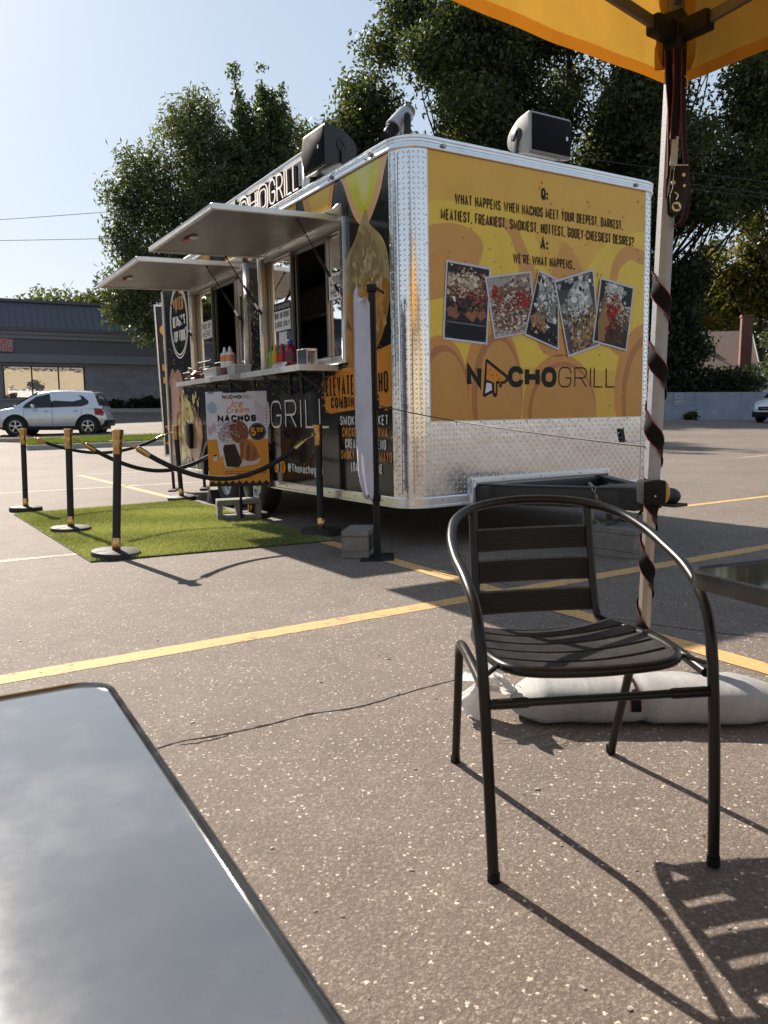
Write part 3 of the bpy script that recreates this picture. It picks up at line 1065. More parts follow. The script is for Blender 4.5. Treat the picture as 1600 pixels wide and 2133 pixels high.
tree('conifer_tree', 'tall conifer with several leaning spires rising above the willow', (-5.0, 37), sp, 76000, .10, GP, 5, .22, 'trees standing behind the food trailer', spread=.15, clump=20, limbs=False, wexp=1.75)
mb = MB()
for x0, z0, x1, z1 in [(-6.0, 0, -7.5, 19.2), (-5.9, 0, -6.05, 19.0), (-5.8, 0, -5.0, 18.3)]:
    b_ = gz1(-5.0, 37)
    mb.tube(spline([(.0, 0, -.2), ((x0 + x1) / 2 * .84 + 5.0, .1, 8 - b_), (x1 * .84 + 5.0, 0, 1 + (z1 - 1) * .84 - b_)], 6), [.2 - .014 * i for i in range(13)], 7)
mb.build('trunk', BARK, [o_ for o_ in bpy.data.objects if o_.name == 'conifer_tree'][0])
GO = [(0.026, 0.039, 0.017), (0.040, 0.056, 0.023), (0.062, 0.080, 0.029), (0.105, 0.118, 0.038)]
rr = random.Random(4)
def crown(cx, cy, z0, z1, rx, n, r0, r1, seed):
    q = random.Random(seed)
    out = []
    for i in range(n):
        a = q.uniform(0, 2 * PI)
        h = q.random()
        w = math.sqrt(max(0.05, 1 - (2 * h - .85) ** 2 * .75)) * rx
        k = q.random() ** .5
        out.append((cx + math.cos(a) * w * k, cy + math.sin(a) * w * k * .8, z0 + (z1 - z0) * h, q.uniform(r0, r1)))
    return out
TG = 'trees standing behind the food trailer'
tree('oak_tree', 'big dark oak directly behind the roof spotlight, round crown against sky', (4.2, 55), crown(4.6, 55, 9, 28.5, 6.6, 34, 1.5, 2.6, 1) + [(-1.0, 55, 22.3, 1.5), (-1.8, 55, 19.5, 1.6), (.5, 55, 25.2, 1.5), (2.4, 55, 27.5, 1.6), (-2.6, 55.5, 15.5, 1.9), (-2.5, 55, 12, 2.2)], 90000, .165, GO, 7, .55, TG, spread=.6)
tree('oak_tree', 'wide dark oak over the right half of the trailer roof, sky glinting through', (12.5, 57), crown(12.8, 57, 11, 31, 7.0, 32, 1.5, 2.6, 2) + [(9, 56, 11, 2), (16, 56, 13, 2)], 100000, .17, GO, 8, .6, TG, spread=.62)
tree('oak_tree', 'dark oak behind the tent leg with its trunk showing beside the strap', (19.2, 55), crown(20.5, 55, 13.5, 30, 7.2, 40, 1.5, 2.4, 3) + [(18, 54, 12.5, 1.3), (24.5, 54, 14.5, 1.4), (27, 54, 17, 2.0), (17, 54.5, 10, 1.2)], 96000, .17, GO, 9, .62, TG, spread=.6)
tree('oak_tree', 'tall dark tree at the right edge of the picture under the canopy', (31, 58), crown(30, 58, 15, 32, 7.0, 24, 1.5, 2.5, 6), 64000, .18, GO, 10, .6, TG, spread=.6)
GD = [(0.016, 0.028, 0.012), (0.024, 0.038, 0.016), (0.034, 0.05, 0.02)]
tree('leafy_tree', 'dense mid green tree between the conifer and the big oak, mostly behind the trailer', (-2.2, 54), crown(-2.2, 54, 6, 19.5, 3.9, 22, 1.3, 2.1, 31), 36000, .16, GO, 41, .35, TG, spread=.5)
hb = []  # hedge added mostly hidden by the trailer, to cast shade before the wall
for i in range(24):
    x = -13 + i * 1.35
    for z in (2.2, 4.8, 7.2 + 1.4 * math.sin(i * 1.7)):
        hb.append((x + rr.uniform(-.4, .4), 53.2 + rr.uniform(-.5, .5), z, 1.55))
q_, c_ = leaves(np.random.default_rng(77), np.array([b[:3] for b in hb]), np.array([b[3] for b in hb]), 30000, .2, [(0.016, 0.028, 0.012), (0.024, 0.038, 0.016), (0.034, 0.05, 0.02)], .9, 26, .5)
tag(leaf_mesh('shade_hedge', q_, c_, LEAF), 'tall dark hedge added behind the blue wall to shade the lot', 'hedge', kind='stuff')
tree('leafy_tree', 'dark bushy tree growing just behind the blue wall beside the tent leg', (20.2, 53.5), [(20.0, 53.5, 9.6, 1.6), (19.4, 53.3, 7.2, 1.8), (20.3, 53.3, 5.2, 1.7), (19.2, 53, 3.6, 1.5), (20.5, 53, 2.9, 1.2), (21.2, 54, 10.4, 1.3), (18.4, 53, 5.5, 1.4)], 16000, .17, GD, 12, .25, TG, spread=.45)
tree('shrub', 'dark overgrown shrub on top of the blue wall before the house', (23.0, 52.2), [(22.2, 52, 2.9, 1.0), (23.2, 52, 2.8, 1.1), (24.2, 52.2, 2.9, .9), (21.4, 52, 2.2, .9)], 8000, .13, GD, 13, .1, cat='shrub', spread=.35, limbs=False)
GY = [(0.07, 0.085, 0.02), (0.12, 0.115, 0.025), (0.17, 0.14, 0.03), (0.05, 0.065, 0.02)]
tree('maple_tree', 'yellowish sunlit maple rising behind the chimney of the house', (34.5, 71), [(33.5, 71, 15.0, 2.0), (35.5, 71, 14.5, 2.2), (31.5, 71, 12.2, 1.8), (34, 71, 11, 2.4), (36.5, 71, 11.5, 2.4), (30.5, 71, 9.5, 2.0), (33, 71, 17.2, 1.2), (30, 71, 13.8, 1.0)], 20000, .22, GY, 14, .35, TG, spread=.55)
tree('leafy_tree', 'mid green tree in the gap between the house roof and the sky', (28, 75), [(26.0, 75, 12.2, 1.9), (28.5, 75, 12.6, 2.0), (30.5, 75, 11.0, 2.2), (25, 75, 9.5, 2.4), (28, 75, 9.2, 2.6), (31, 75, 15.5, 1.1)], 16000, .24, GO, 15, .35, TG, spread=.6)
tree('leafy_tree', 'bluish green leafy tree in front of the white gable at right', (28.9, 57), [(29.4, 57, 5.4, .95), (28.6, 57, 4.0, .9), (29.6, 57, 3.6, 1.0), (28.2, 56.8, 6.0, .6), (30.2, 57, 6.6, 1.2)], 9000, .13, [(0.04, .06, .035), (.055, .08, .045), (.075, .1, .055)], 16, .12, TG, spread=.35)
far = []
for i in range(16):
    x = -40 + i * 2.2
    far.append((x, 88 + rr.uniform(-2, 2), 13.0 + rr.uniform(-.8, 1.0) + (.09 * (x + 40)), rr.uniform(1.6, 2.4)))
    far.append((x, 88, 9.5, 2.6))
o = tree('woodland', 'line of distant green trees showing above the shop roof', (-22, 88), far, 16000, .28, [(0.07, .09, .04), (.09, .115, .05), (.06, .078, .034)], 17, limbs=False, spread=.7)
# a belt of woodland closing the view behind the trailer and house
bel = []
for i in range(46):
    x = -22 + i * 2.1
    for z in (3.5, 7.0, 9.5):
        bel.append((x + rr.uniform(-1, 1), 84 + rr.uniform(-3, 3), z + rr.uniform(-1, 1), 2.6))
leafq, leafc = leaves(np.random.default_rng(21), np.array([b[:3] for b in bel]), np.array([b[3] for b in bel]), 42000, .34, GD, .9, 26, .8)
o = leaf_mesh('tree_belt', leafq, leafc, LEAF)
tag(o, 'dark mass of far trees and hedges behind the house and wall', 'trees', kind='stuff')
for i, (x, y, h_) in enumerate(((-37, 36, 17), (-43, 27, 16), (-47, 17, 18), (-48, 6, 17), (-33, 46, 16), (-46, -6, 16))):  # row added out of view so the black side mirrors trees, not sky
    tree('leafy_tree', ['first', 'second', 'third', 'fourth', 'fifth', 'sixth'][i] + ' tall tree added out of view left of the lot for dark reflections in the trailer side', (x, y), crown(x, y, 4, h_, 5.5, 14, 2.0, 3.0, 50 + i), 9000, .32, GO, 70 + i, .4, 'trees added out of view left of the lot', spread=.7)
# planting bed at the shop wall
for i, s in enumerate((1.6, 2.5, 3.3, 4.1)):
    p = level(-16.105, 42, 0, BW) @ V((s, -.6, -.05 + (.12 if i == 2 else 0)))
    q, c = leaves(np.random.default_rng(60 + i), np.array([[0, 0, .2], [.2, 0, .35]]), np.array([.3, .25]), 500, .11, SH, 1, 12, .12)
    t = thing('shrub', ['low dark clump nearest the car at the foot of the shop wall', 'second low clump along the shop wall from the car', 'tallest dark shrub at the foot of the shop wall', 'low clump beside the tall sign at the shop wall'][i], 'shrub', (p.x, p.y, p.z), 0, 'shrubs along the shop wall')
    leaf_mesh('leaves', q, c, LEAF, t)
mb = MB()
mbp = level(-16.105, 42, 0, BW)
mb.b2((.9, -1.5, -1.0), (14, -.0, .02)); mb.b2((.9, -1.65, -1.0), (14, -1.5, .06))
o = mb.build('planting_bed', CONC); o.matrix_world = mbp; struct(o)

# ------------------------------------------------------------------ power lines
LINE = simple('cable', (0.03, 0.03, 0.03), 0.7)
def cable(a, b, sag, label, r=.013, name='power_line', cat='power line', group='overhead wires', n=24):
    a, b = V(a), V(b)
    P = []
    for i in range(n + 1):
        t = i / n
        p = a.lerp(b, t); p.z -= 4 * sag * t * (1 - t)
        P.append(p)
    mb = MB(); mb.tube(P, r, 5)
    return tag(mb.build(name, LINE), label, cat, group)
cable((-24, 34.2, 9.3), (-2.5, 36, 10.9), .12, 'upper thin wire crossing the sky at left')
cable((-24, 34.2, 8.85), (-2.5, 36, 9.25), .10, 'lower thin wire crossing the sky at left')
cable((7.0, 34.6, 12.0), (19.5, 35.2, 10.45), .05, 'uppermost of three wires behind the tent leg at right')
cable((11.5, 35, 11.02), (19.5, 35.2, 9.98), .05, 'middle wire of three behind the tent leg at right')
cable((11.5, 35, 10.82), (19.5, 35.2, 9.8), .05, 'lowest wire of three behind the tent leg at right')

# ------------------------------------------------------------------ blue wall, sign, house at the right
wall = thing('boundary_wall', 'pale blue painted block wall along the far side of the lot', 'wall', mat=level(18.3, 50, -.80))
BLUEW = m_brick('blue_block', (0.245, 0.27, 0.33), (0.26, 0.285, 0.345), (0.185, 0.205, 0.255), w=.8, h=.105, m=.012, rough=.8)
for a, b in ((-14, -8), (-7.98, -2), (-1.98, 1.40), (1.42, 7.6), (7.62, 14)):
    mb = MB(); mb.b2((a, 0, -.5), (b, .2, 1.75)); mb.build('wall_panel', BLUEW, wall)
NOTE = simple('weathered_sign', (0.30, 0.31, 0.36), .6)
ns = thing('notice_sign', 'faded white notice fixed to the blue wall beside the tent leg', 'sign', mat=level(18.3, 49.97, -.80))
mb = MB(); mb.b2((.12, -.02, .92), (.68, .02, 1.66)); mb.build('plate', NOTE, ns)
fs_ = frame((0, -.024, 0), (1, 0, 0), (0, 0, 1), (0, -1, 0))
mb = MB()
text(mb, fs_, 'NO', .4, 1.42, .14, .11, .03, .03, 0, (.14, .15, .2), 'c')
text(mb, fs_, 'PARKING', .4, 1.24, .1, .05, .016, .016, 0, (.14, .15, .2), 'c', fit=.42)
text(mb, fs_, 'TOW AWAY', .4, 1.0, .08, .05, .014, .016, 0, (.08, .08, .1), 'c', fit=.42)
mb.build('lettering', MATTE, ns)
for i, (x, y) in enumerate(((1.0, -.25), (6.6, -.2))):
    p = level(18.3, 50, -.8) @ V((x - 1.05 if i == 0 else x, y, .0))
    q, c = leaves(np.random.default_rng(80 + i), np.array([[0, 0, .15], [.15, 0, .3]]), np.array([.28, .2]), 420, .12, [(.04, .05, .02), (.06, .065, .03), (.03, .04, .016)], 1, 10, .12)
    t = thing('weed', ['dark weed clump at the foot of the blue wall by the notice', 'weed clump at the wall foot behind the white car'][i], 'weed', (p.x + 1.2 * (i == 0), p.y, p.z), 0)
    leaf_mesh('leaves', q, c, LEAF, t)
house = thing('house', 'small white sided house with brown shingle roof behind the blue wall', 'house', mat=level(24, 62, -1.0, R(-14)))
SHING = simple('shingle_roof', (0.26, 0.195, 0.155), .9, var=.3, scale=8, bump=.5, bscale=16, bdist=.03, stretch=(1, 1, 4))
SIDING = m_brick('white_siding', (.62, .64, .68), (.62, .64, .68), (.3, .31, .34), w=8, h=.16, m=.014)
mb = MB(); mb.b2((-6, .2, 0), (4.7, 7.6, 4.0)); mb.add([(4.7, .2, 4.0), (4.7, 7.6, 4.0), (4.7, 3.9, 7.0)], [(0, 1, 2)]); mb.build('wall', SIDING, house)
mb = MB()
mb.prism([(-.6, 3.35), (3.9, 7.0), (3.9, 7.14), (-.6, 3.5)], frame((0, 0, 0), (0, 1, 0), (0, 0, 1), (1, 0, 0)), -6.2, 5.0)
mb.prism([(8.4, 3.35), (3.9, 7.0), (3.9, 7.14), (8.4, 3.5)], frame((0, 0, 0), (0, 1, 0), (0, 0, 1), (1, 0, 0)), -6.2, 5.0)
mb.build('roof', SHING, house)
mb = MB(); mb.prism([(-.62, 3.3), (3.9, 6.96), (3.9, 7.2), (-.62, 3.55)], frame((0, 0, 0), (0, 1, 0), (0, 0, 1), (1, 0, 0)), 5.0, 5.06); mb.prism([(8.42, 3.3), (3.9, 6.96), (3.9, 7.2), (8.42, 3.55)], frame((0, 0, 0), (0, 1, 0), (0, 0, 1), (1, 0, 0)), 5.0, 5.06); mb.build('bargeboard', SIDING, house)
mb = MB(); mb.b2((.4, 2.3, 5.7), (1.0, 2.9, 6.25)); mb.build('roof_vent', DARK, house)
mb = MB(); mb.tube([(1.9, 1.2, 4.8), (1.9, 1.2, 5.7)], .07, 8); mb.build('vent_pipe', DARK, house)
CHB = m_brick('red_brick', (.17, .055, .035), (.22, .075, .05), (.2, .15, .13), w=.22, h=.08, m=.012)
mb = MB(); mb.b2((3.55, -.15, 0), (4.35, .6, 7.95)); mb.b2((3.5, -.2, 7.8), (4.4, .65, 8.0)); mb.build('chimney', CHB, house)
mb = MB(); mb.b2((4.72, 2.8, 4.4), (4.78, 3.6, 5.4)); mb.build('window', WINF, house)
# lower wing with its own gable
mb = MB(); mb.b2((1.5, -3.6, 0), (5.2, -.6, 2.6)); mb.add([(5.2, -3.6, 2.6), (5.2, -.6, 2.6), (5.2, -.6, 3.6)], [(0, 1, 2)]); mb.build('wing_wall', SIDING, house)
mb = MB(); mb.prism([(-4.0, 2.5), (-.3, 3.75), (-.3, 3.9), (-4.0, 2.62)], frame((0, 0, 0), (0, 1, 0), (0, 0, 1), (1, 0, 0)), -3.5, 5.4); mb.build('wing_roof', simple('dark_shingle', (.06, .062, .06), .9, var=.3, scale=8), house)
fp = thing('yard_fence', 'short white vinyl yard fence panel beside the house wing', 'fence', mat=level(28.0, 56.5, -.8))
for k in range(6):
    mb = MB(); mb.b2((.35 * k + .8, 0, .6), (.35 * k + 1.14, .05, 2.6)); mb.build('board', simple('vinyl_white', (.6, .63, .68), .5) if k == 0 else MATS['vinyl_white'], fp)
mb = MB(); mb.tube([(.1, 0, .5), (.1, 0, 3.0)], .05, 8); mb.build('post', WHITEP, fp)
shed = thing('shed', 'dull green garden shed standing right of the white yard fence', 'shed', mat=level(30.6, 57.5, -.8))
mb = MB(); mb.b2((0, 0, 0), (3, 2.4, 2.2)); mb.build('wall', simple('shed_green', (.09, .10, .085), .8), shed)
mb = MB(); mb.prism([(-.2, 2.15), (1.2, 3.0), (2.6, 2.15), (2.6, 2.25), (1.2, 3.1), (-.2, 2.25)], frame((0, 0, 0), (0, 1, 0), (0, 0, 1), (1, 0, 0)), -.15, 3.15); mb.build('roof', MATS['dark_shingle'], shed)

# ------------------------------------------------------------------ tan building behind the viewer (seen mirrored in glass and metal)
tan = thing('tan_building', 'long tan stucco shopfront with arched windows facing the lot, seen mirrored in the shop glass', 'building', (8, -26, 0), 0)
STUC = simple('tan_stucco', (.42, .355, .25), .9, var=.1, scale=1.5)
mb = MB(); mb.b2((-24, -10, 0), (22, 0, 6.2)); mb.build('wall', STUC, tan)
mb = MB(); mb.b2((-24.3, -10.2, 6.2), (22.3, .3, 6.7)); mb.build('cornice', TRIM3, tan)
for x in (-20, -14, 4, 12):
    mb = MB(); mb.b2((x, 0, 1.0), (x + 2.6, .06, 2.8)); w_ = mb.build('window', DARK, tan)
    mb = MB(); mb.prism([(0, 0), (2.6, 0), (2.5, .7), (1.9, 1.15), (1.3, 1.3), (.7, 1.15), (.1, .7)], frame((x, 0, 3.3), (1, 0, 0), (0, 0, 1), (0, 1, 0)), 0, .06); mb.build('arched_window', DARK, tan)
tree('leafy_tree', 'young leafy tree behind the viewer before the tan building', (-3.5, -19), [(-3.5, -19, 3.6, 1.3), (-4.2, -19, 2.7, 1.0), (-2.9, -19, 4.6, 1.0)], 5000, .14, GO, 33, .09, spread=.35)
tree('leafy_tree', 'broad tree rising behind the tan building', (-8, -40), crown(-8, -40, 4, 12, 7, 14, 1.6, 2.6, 8), 9000, .3, GO, 34, .4, spread=.7)
tree('leafy_tree', 'second broad tree rising behind the tan building', (10, -42), crown(10, -42, 4, 12, 8, 14, 1.6, 2.6, 9), 9000, .3, GO, 35, .4, spread=.7)
# ------------------------------------------------------------------ food trailer (local x along the front, y toward the rear, z up)
TA = 0.5521
TR = thing('food_trailer', 'black and yellow nacho food trailer with two propped serving hatches', 'food trailer', (0.189, 5.834, 0), TA)
FR = frame((0, 0, 0), (1, 0, 0), (0, 0, 1), (0, -1, 0))         # front: a = across, b = height
SD = frame((0, 0, 0), (0, -1, 0), (0, 0, 1), (-1, 0, 0))        # serving side: a = -distance from the front corner
WD, LN, Z0, Z1 = 2.75, 6.05, 0.40, 2.945
RC = 0.20
BLKV = simple('black_vinyl', (0.010, 0.0105, 0.011), 0.12, var=.3, scale=4, spec=.4, bump=.05, bscale=3.2, bdist=.03)
SKIN = simple('white_skin', (.6, .6, .6), .45, var=.05)
STEEL = simple('stainless', (.27, .26, .245), .34, .95, var=.05, scale=5)
BRK = simple('bracket_steel', (.09, .088, .085), .45, .6, var=.1)
INNER = simple('inner_wall', (.05, .05, .052), .55, var=.2)
HATCHU = simple('hatch_underside', (.155, .138, .118), .42, .2, var=.05, bump=.25, bscale=60, bdist=.004)

def outline(r=RC, n=7, inset=0.0, grow=0.0):
    """top view of the body edge from the rear of the serving side round the front to the rear of the far side"""
    g_ = grow
    P = [(-g_, LN + .0), (-g_, RC)]
    for k in range(1, n + 1):
        a = PI + (PI / 2) * k / n
        P.append((RC + (RC + g_) * math.cos(a), RC + (RC + g_) * math.sin(a)))
    P.append((WD - RC, -g_))
    for k in range(1, n + 1):
        a = PI * 1.5 + (PI / 2) * k / n
        P.append((WD - RC + (RC + g_) * math.cos(a), RC + (RC + g_) * math.sin(a)))
    P.append((WD + g_, LN))
    return P
def sweep(mb, prof, mi=0, first=0, last=None, n=7, col=None):
    """prof: list of (outward, z) swept round the body outline"""
    cols_ = [[(p[0], p[1], z) for p in outline(n=n, grow=g_)][first:last] for g_, z in prof]
    m = len(cols_[0])
    vs = [q for c in cols_ for q in c]
    fs = [(j * m + i, j * m + i + 1, (j + 1) * m + i + 1, (j + 1) * m + i) for j in range(len(prof) - 1) for i in range(m - 1)]
    mb.add(vs, fs, mi, True, col)

# serving side skin with two openings
W1 = (0.90, 2.60)
W2 = (3.05, 4.80)
WZ = (1.52, 2.60)
mb = MB()
for t0, t1, z0, z1 in [(.2, 2.55, Z0, WZ[0]), (2.55, 4.5, .74, WZ[0]), (4.5, LN - .02, Z0, WZ[0]), (.2, W1[0], *WZ), (W1[1], W2[0], *WZ), (W2[1], LN - .02, *WZ), (.2, LN - .02, WZ[1], Z1)]:
    mb.b2((0, t0, z0), (.05, t1, z1))
mb.build('side_panel', BLKV, TR)
mb = MB()
mb.b2((RC, .003, Z0), (WD - RC, .05, Z1))
mb.build('front_wall', SKIN, TR)
mb = MB(); mb.b2((WD - .05, RC, Z0), (WD, LN - .02, Z1)); mb.b2((.05, LN - .07, Z0), (WD - .05, LN - .02, Z1)); mb.build('far_wall', SKIN, TR)
mb = MB(); mb.b2((-.0, LN - .06, Z0), (.0 + .06, LN, Z1)); mb.b2((-.012, LN - .06, Z0), (0, LN, Z1)); mb.build('rear_corner_trim', ALUW, TR)
mb = MB()
ol = outline(grow=-.004)
mb.poly([(p[0], p[1], 3.01) for p in ol]); mb.poly([(p[0], p[1], Z0 + .01) for p in ol][::-1])
mb.build('roof', SKIN, TR)
# interior: dark kitchen
mb = MB()
mb.b2((.06, .1, .7), (2.68, 5.95, .72)); mb.b2((1.9, .1, .72), (1.93, 5.95, 2.9)); mb.b2((.06, .1, 2.86), (2.68, 5.95, 2.88)); mb.b2((.06, .1, .72), (1.9, .13, 2.86)); mb.b2((.06, 5.9, .72), (1.9, 5.93, 2.86))
mb.build('kitchen_wall', INNER, TR)
mb = MB(); mb.b2((1.3, .5, 2.25), (1.88, 4.9, 2.32)); mb.b2((1.25, .5, 2.32), (1.88, 4.9, 2.6)); mb.build('exhaust_hood', simple('hood_steel', (.10, .10, .105), .4, .6), TR)
mb = MB(); mb.b2((1.2, 1.3, .72), (1.85, 2.1, 1.78)); mb.b2((1.18, 1.34, 1.0), (1.2, 2.06, 1.74)); mb.build('fridge', simple('grey_fridge', (.075, .075, .078), .4, .3), TR)
mb = MB(); mb.tube(spline([(.5, 2.3, 2.05), (.5, 1.75, 2.06), (.5, 1.5, 2.0), (.5, 1.42, 1.6)], 6), .014, 8); mb.tube(spline([(.45, 2.2, 2.3), (.4, 1.9, 2.0), (.42, 1.88, 1.5)], 6), .006, 6); mb.build('pipe_rail', simple('dull_pipe', (.2, .2, .21), .4, .8), TR)

# rails, corner tread trims, bottom rail
mb = MB()
sweep(mb, [(.002, 2.945), (.016, 2.945), (.020, 2.952), (.020, 2.962), (.017, 2.966), (.017, 2.985), (.020, 2.988), (.020, 3.004), (.016, 3.008), (.022, 3.012), (.022, 3.028), (.012, 3.036), (-.07, 3.04)])
mb.build('top_rail', ALU, TR)
mb = MB()
# lower rail is cut by the drawbar opening and the wheel arch
def low(first, last):
    sweep(mb, [(-.01, Z0 + .004), (.008, Z0 + .002), (.014, Z0 - .006), (.014, Z0 - .06), (.024, Z0 - .066), (.024, Z0 - .080), (-.02, Z0 - .082)], 0, first, last)
OLN = outline()
def lowrail(path, close=True):
    for (g0, z0), (g1, z1) in zip([(-.01, .404), (.008, .402), (.014, .394), (.014, .342), (.024, .336), (.024, .322)], [(.008, .402), (.014, .394), (.014, .342), (.024, .336), (.024, .322), (-.03, .320)]):
        vs = []
        for (x, y, nx_, ny_) in path:
            vs.append((x + nx_ * g0, y + ny_ * g0, z0)); vs.append((x + nx_ * g1, y + ny_ * g1, z1))
        mb.add(vs, [(2 * i, 2 * i + 2, 2 * i + 3, 2 * i + 1) for i in range(len(path) - 1)], 0, True)
arcL = [(RC + RC * math.cos(PI + PI / 2 * k / 8), RC + RC * math.sin(PI + PI / 2 * k / 8), math.cos(PI + PI / 2 * k / 8), math.sin(PI + PI / 2 * k / 8)) for k in range(9)]
arcR = [(WD - RC + RC * math.cos(1.5 * PI + PI / 2 * k / 8), RC + RC * math.sin(1.5 * PI + PI / 2 * k / 8), math.cos(1.5 * PI + PI / 2 * k / 8), math.sin(1.5 * PI + PI / 2 * k / 8)) for k in range(9)]
lowrail([(0, 2.53, -1, 0)] + arcL + [(.585, 0, 0, -1)])
lowrail([(0, LN, -1, 0), (0, 4.52, -1, 0)])
lowrail([(2.14, 0, 0, -1)] + arcR + [(WD, LN, 1, 0)])
mb.build('bottom_rail', ALU, TR)

TPR = []
def tread_lozenges(mb, fr, a0, a1, b0, b1, skip=None, sp=.036, ln=.033, wd=.0095, ht=.0042):
    """raised bars of diamond plate, alternating at right angles"""
    na, nb = int((a1 - a0) / sp), int((b1 - b0) / sp)
    for i in range(na):
        for j in range(nb):
            a = a0 + (i + .5) * (a1 - a0) / na
            b = b0 + (j + .5) * (b1 - b0) / nb
            if skip and skip(a, b):
                continue
            sgn = 1 if (i + j) % 2 else -1
            c, s = math.cos(sgn * PI / 4), math.sin(sgn * PI / 4)
            P = []
            for u_, v_, h_ in ((-ln / 2, 0, 0), (0, wd / 2, 0), (ln / 2, 0, 0), (0, -wd / 2, 0), (-ln * .22, 0, ht), (ln * .22, 0, ht)):
                P.append(fr(a + c * u_ - s * v_, b + s * u_ + c * v_, h_ + .0002))
            mb.add(P, [(0, 4, 1), (4, 5, 1), (1, 5, 2), (2, 5, 3), (5, 4, 3), (3, 4, 0)], 0, False)
# left corner: gently bent sheet with two crease lines
def corner_fr(mirror=False):
    def f(a, b, o=0.0):
        # a runs 0..arc length from the serving side to the front
        L = PI / 2 * (RC + .004)
        t = min(max(a / L, 0), 1)
        an = PI + PI / 2 * t
        r = RC + .004 + o
        x, y = RC + r * math.cos(an), RC + r * math.sin(an)
        if mirror:
            x = WD - x
        return V((x, y, b))
    return f
ARC = PI / 2 * (RC + .004)
for nm, mir in (('corner_trim', False), ('corner_trim', True)):
    fr = corner_fr(mir)
    mb = MB()
    n = 10
    vs = [tuple(fr(ARC * i / n, z)) for i in range(n + 1) for z in (Z0, Z1)]
    mb.add(vs, [(2 * i, 2 * i + 2, 2 * i + 3, 2 * i + 1) for i in range(n)], 0, True)
    ct = mb.build(nm, TREAD, TR)
    mb = MB(); tread_lozenges(mb, fr, .012, ARC - .012, Z0 + .01, Z1 - .01)
    tag(mb.build('tread_bars', TREAD, ct), kind='stuff')
    mb = MB()
    for a in ((.095, .19) if not mir else (.2,)):
        P = [fr(a + .0015 * math.sin(z * 9), z, .0028) for z in np.linspace(Z0 + .03, Z1 - .03, 40)]
        mb.tube(P, .0016, 5)
    mb.build('crease', simple('crease_dark', (.16, .16, .2), .4, .7), ct)
    mb = MB()
    for a in (.012, ARC - .012):
        for k in range(13):
            c = fr(a, Z0 + .08 + k * .2, 0.0)
            mb.ell(c, (.007, .007, .007), 8, 5)
    mb.build('rivets', ALU, ct)['kind'] = 'stuff'
# front lower tread plate with opening for the drawbar
mb = MB()
for a0, a1, b0, b1 in [(RC, WD - RC, .50, .975), (RC, .60, Z0, .50), (2.12, WD - RC, Z0, .50)]:
    mb.add([tuple(FR(a0, b0, .002)), tuple(FR(a1, b0, .002)), tuple(FR(a1, b1, .002)), tuple(FR(a0, b1, .002))], [(0, 1, 2, 3)])
fp_ = mb.build('tread_plate', TREAD, TR)
mb = MB()
tread_lozenges(mb, frame((0, -.002, 0), (1, 0, 0), (0, 0, 1), (0, -1, 0)), RC + .02, WD - RC - .02, Z0 + .008, .965, skip=lambda a, b: .585 < a < 2.135 and b < .535)
tag(mb.build('tread_bars', TREAD, fp_), kind='stuff')
mb = MB()
for a0, a1, b0, b1 in [(RC - .002, RC + .006, Z0, Z1), (2.552, 2.562, Z0, Z1), (RC + .006, 2.552, .968, .978)]:
    mb.b2(FR(a0, b0, .001), FR(a1, b1, .006))
mb.build('panel_trim', ALUW, TR)
mb = MB()
mb.b2((.575, -.03, .488), (2.135, -.001, .528)); mb.b2((.575, -.03, .318), (.615, -.001, .488)); mb.b2((2.105, -.03, .45), (2.135, -.001, .488))
mb.build('drawbar_frame', ALUW, TR, bevel=.003)
mb = MB(); mb.b2((.615, .02, .30), (2.105, .03, .49)); mb.b2((.615, -.001, .3), (2.105, .02, .31)); mb.build('drawbar_recess', DARK, TR)
mb = MB()
for a in (.32, .33): pass
rr = random.Random(3)
for k in range(9):
    mb.ell(FR(RC + .25 + k * .24, .965, .004), (.006, .006, .006), 8, 5)
for a, b in ((.595, .508), (.9, .508), (1.3, .508), (1.75, .508), (2.08, .508), (.595, .34), (.595, .45), (.30, .37), (.52, .37)):
    mb.ell(FR(a, b, .031 if b != .37 else .016), (.006, .006, .006), 8, 5)
for t in (.35, .8, 1.25, 1.7, 2.15, 4.8, 5.3, 5.8):
    mb.ell((-.016, t, .365), (.006, .006, .006), 8, 5)
for t in np.arange(.5, 5.9, .6):
    mb.ell((-.02, t, 2.975), (.006, .007, .007), 8, 5)
for t in np.arange(.5, 2.9, .12):
    mb.ell((-.013, LN - .09, t), (.004, .004, .004), 6, 4)
mb.build('screw_heads', simple('screw', (.25, .25, .25), .4, .9), TR)['kind'] = 'stuff'
for a, (fx) in ((.338, 0), (2.411, 0)):
    mb = MB()
    mb.prism(circle(a, 2.977, .024, 20, .015), FR, .018, .028, 0)
    mb.prism(circle(a, 2.977, .012, 14, .009), FR, .028, .034, 1)
    mb.build('marker_light', [simple('marker_rim', (.16, .16, .16), .3, .8), simple('marker_lens', (.5, .45, .4), .2)], TR)
for t in (.42, 1.05):
    mb = MB(); mb.prism(circle(-t, 2.985, .022, 16, .016), SD, .016, .03, 0); mb.build('marker_light', MATS['marker_rim'], TR)

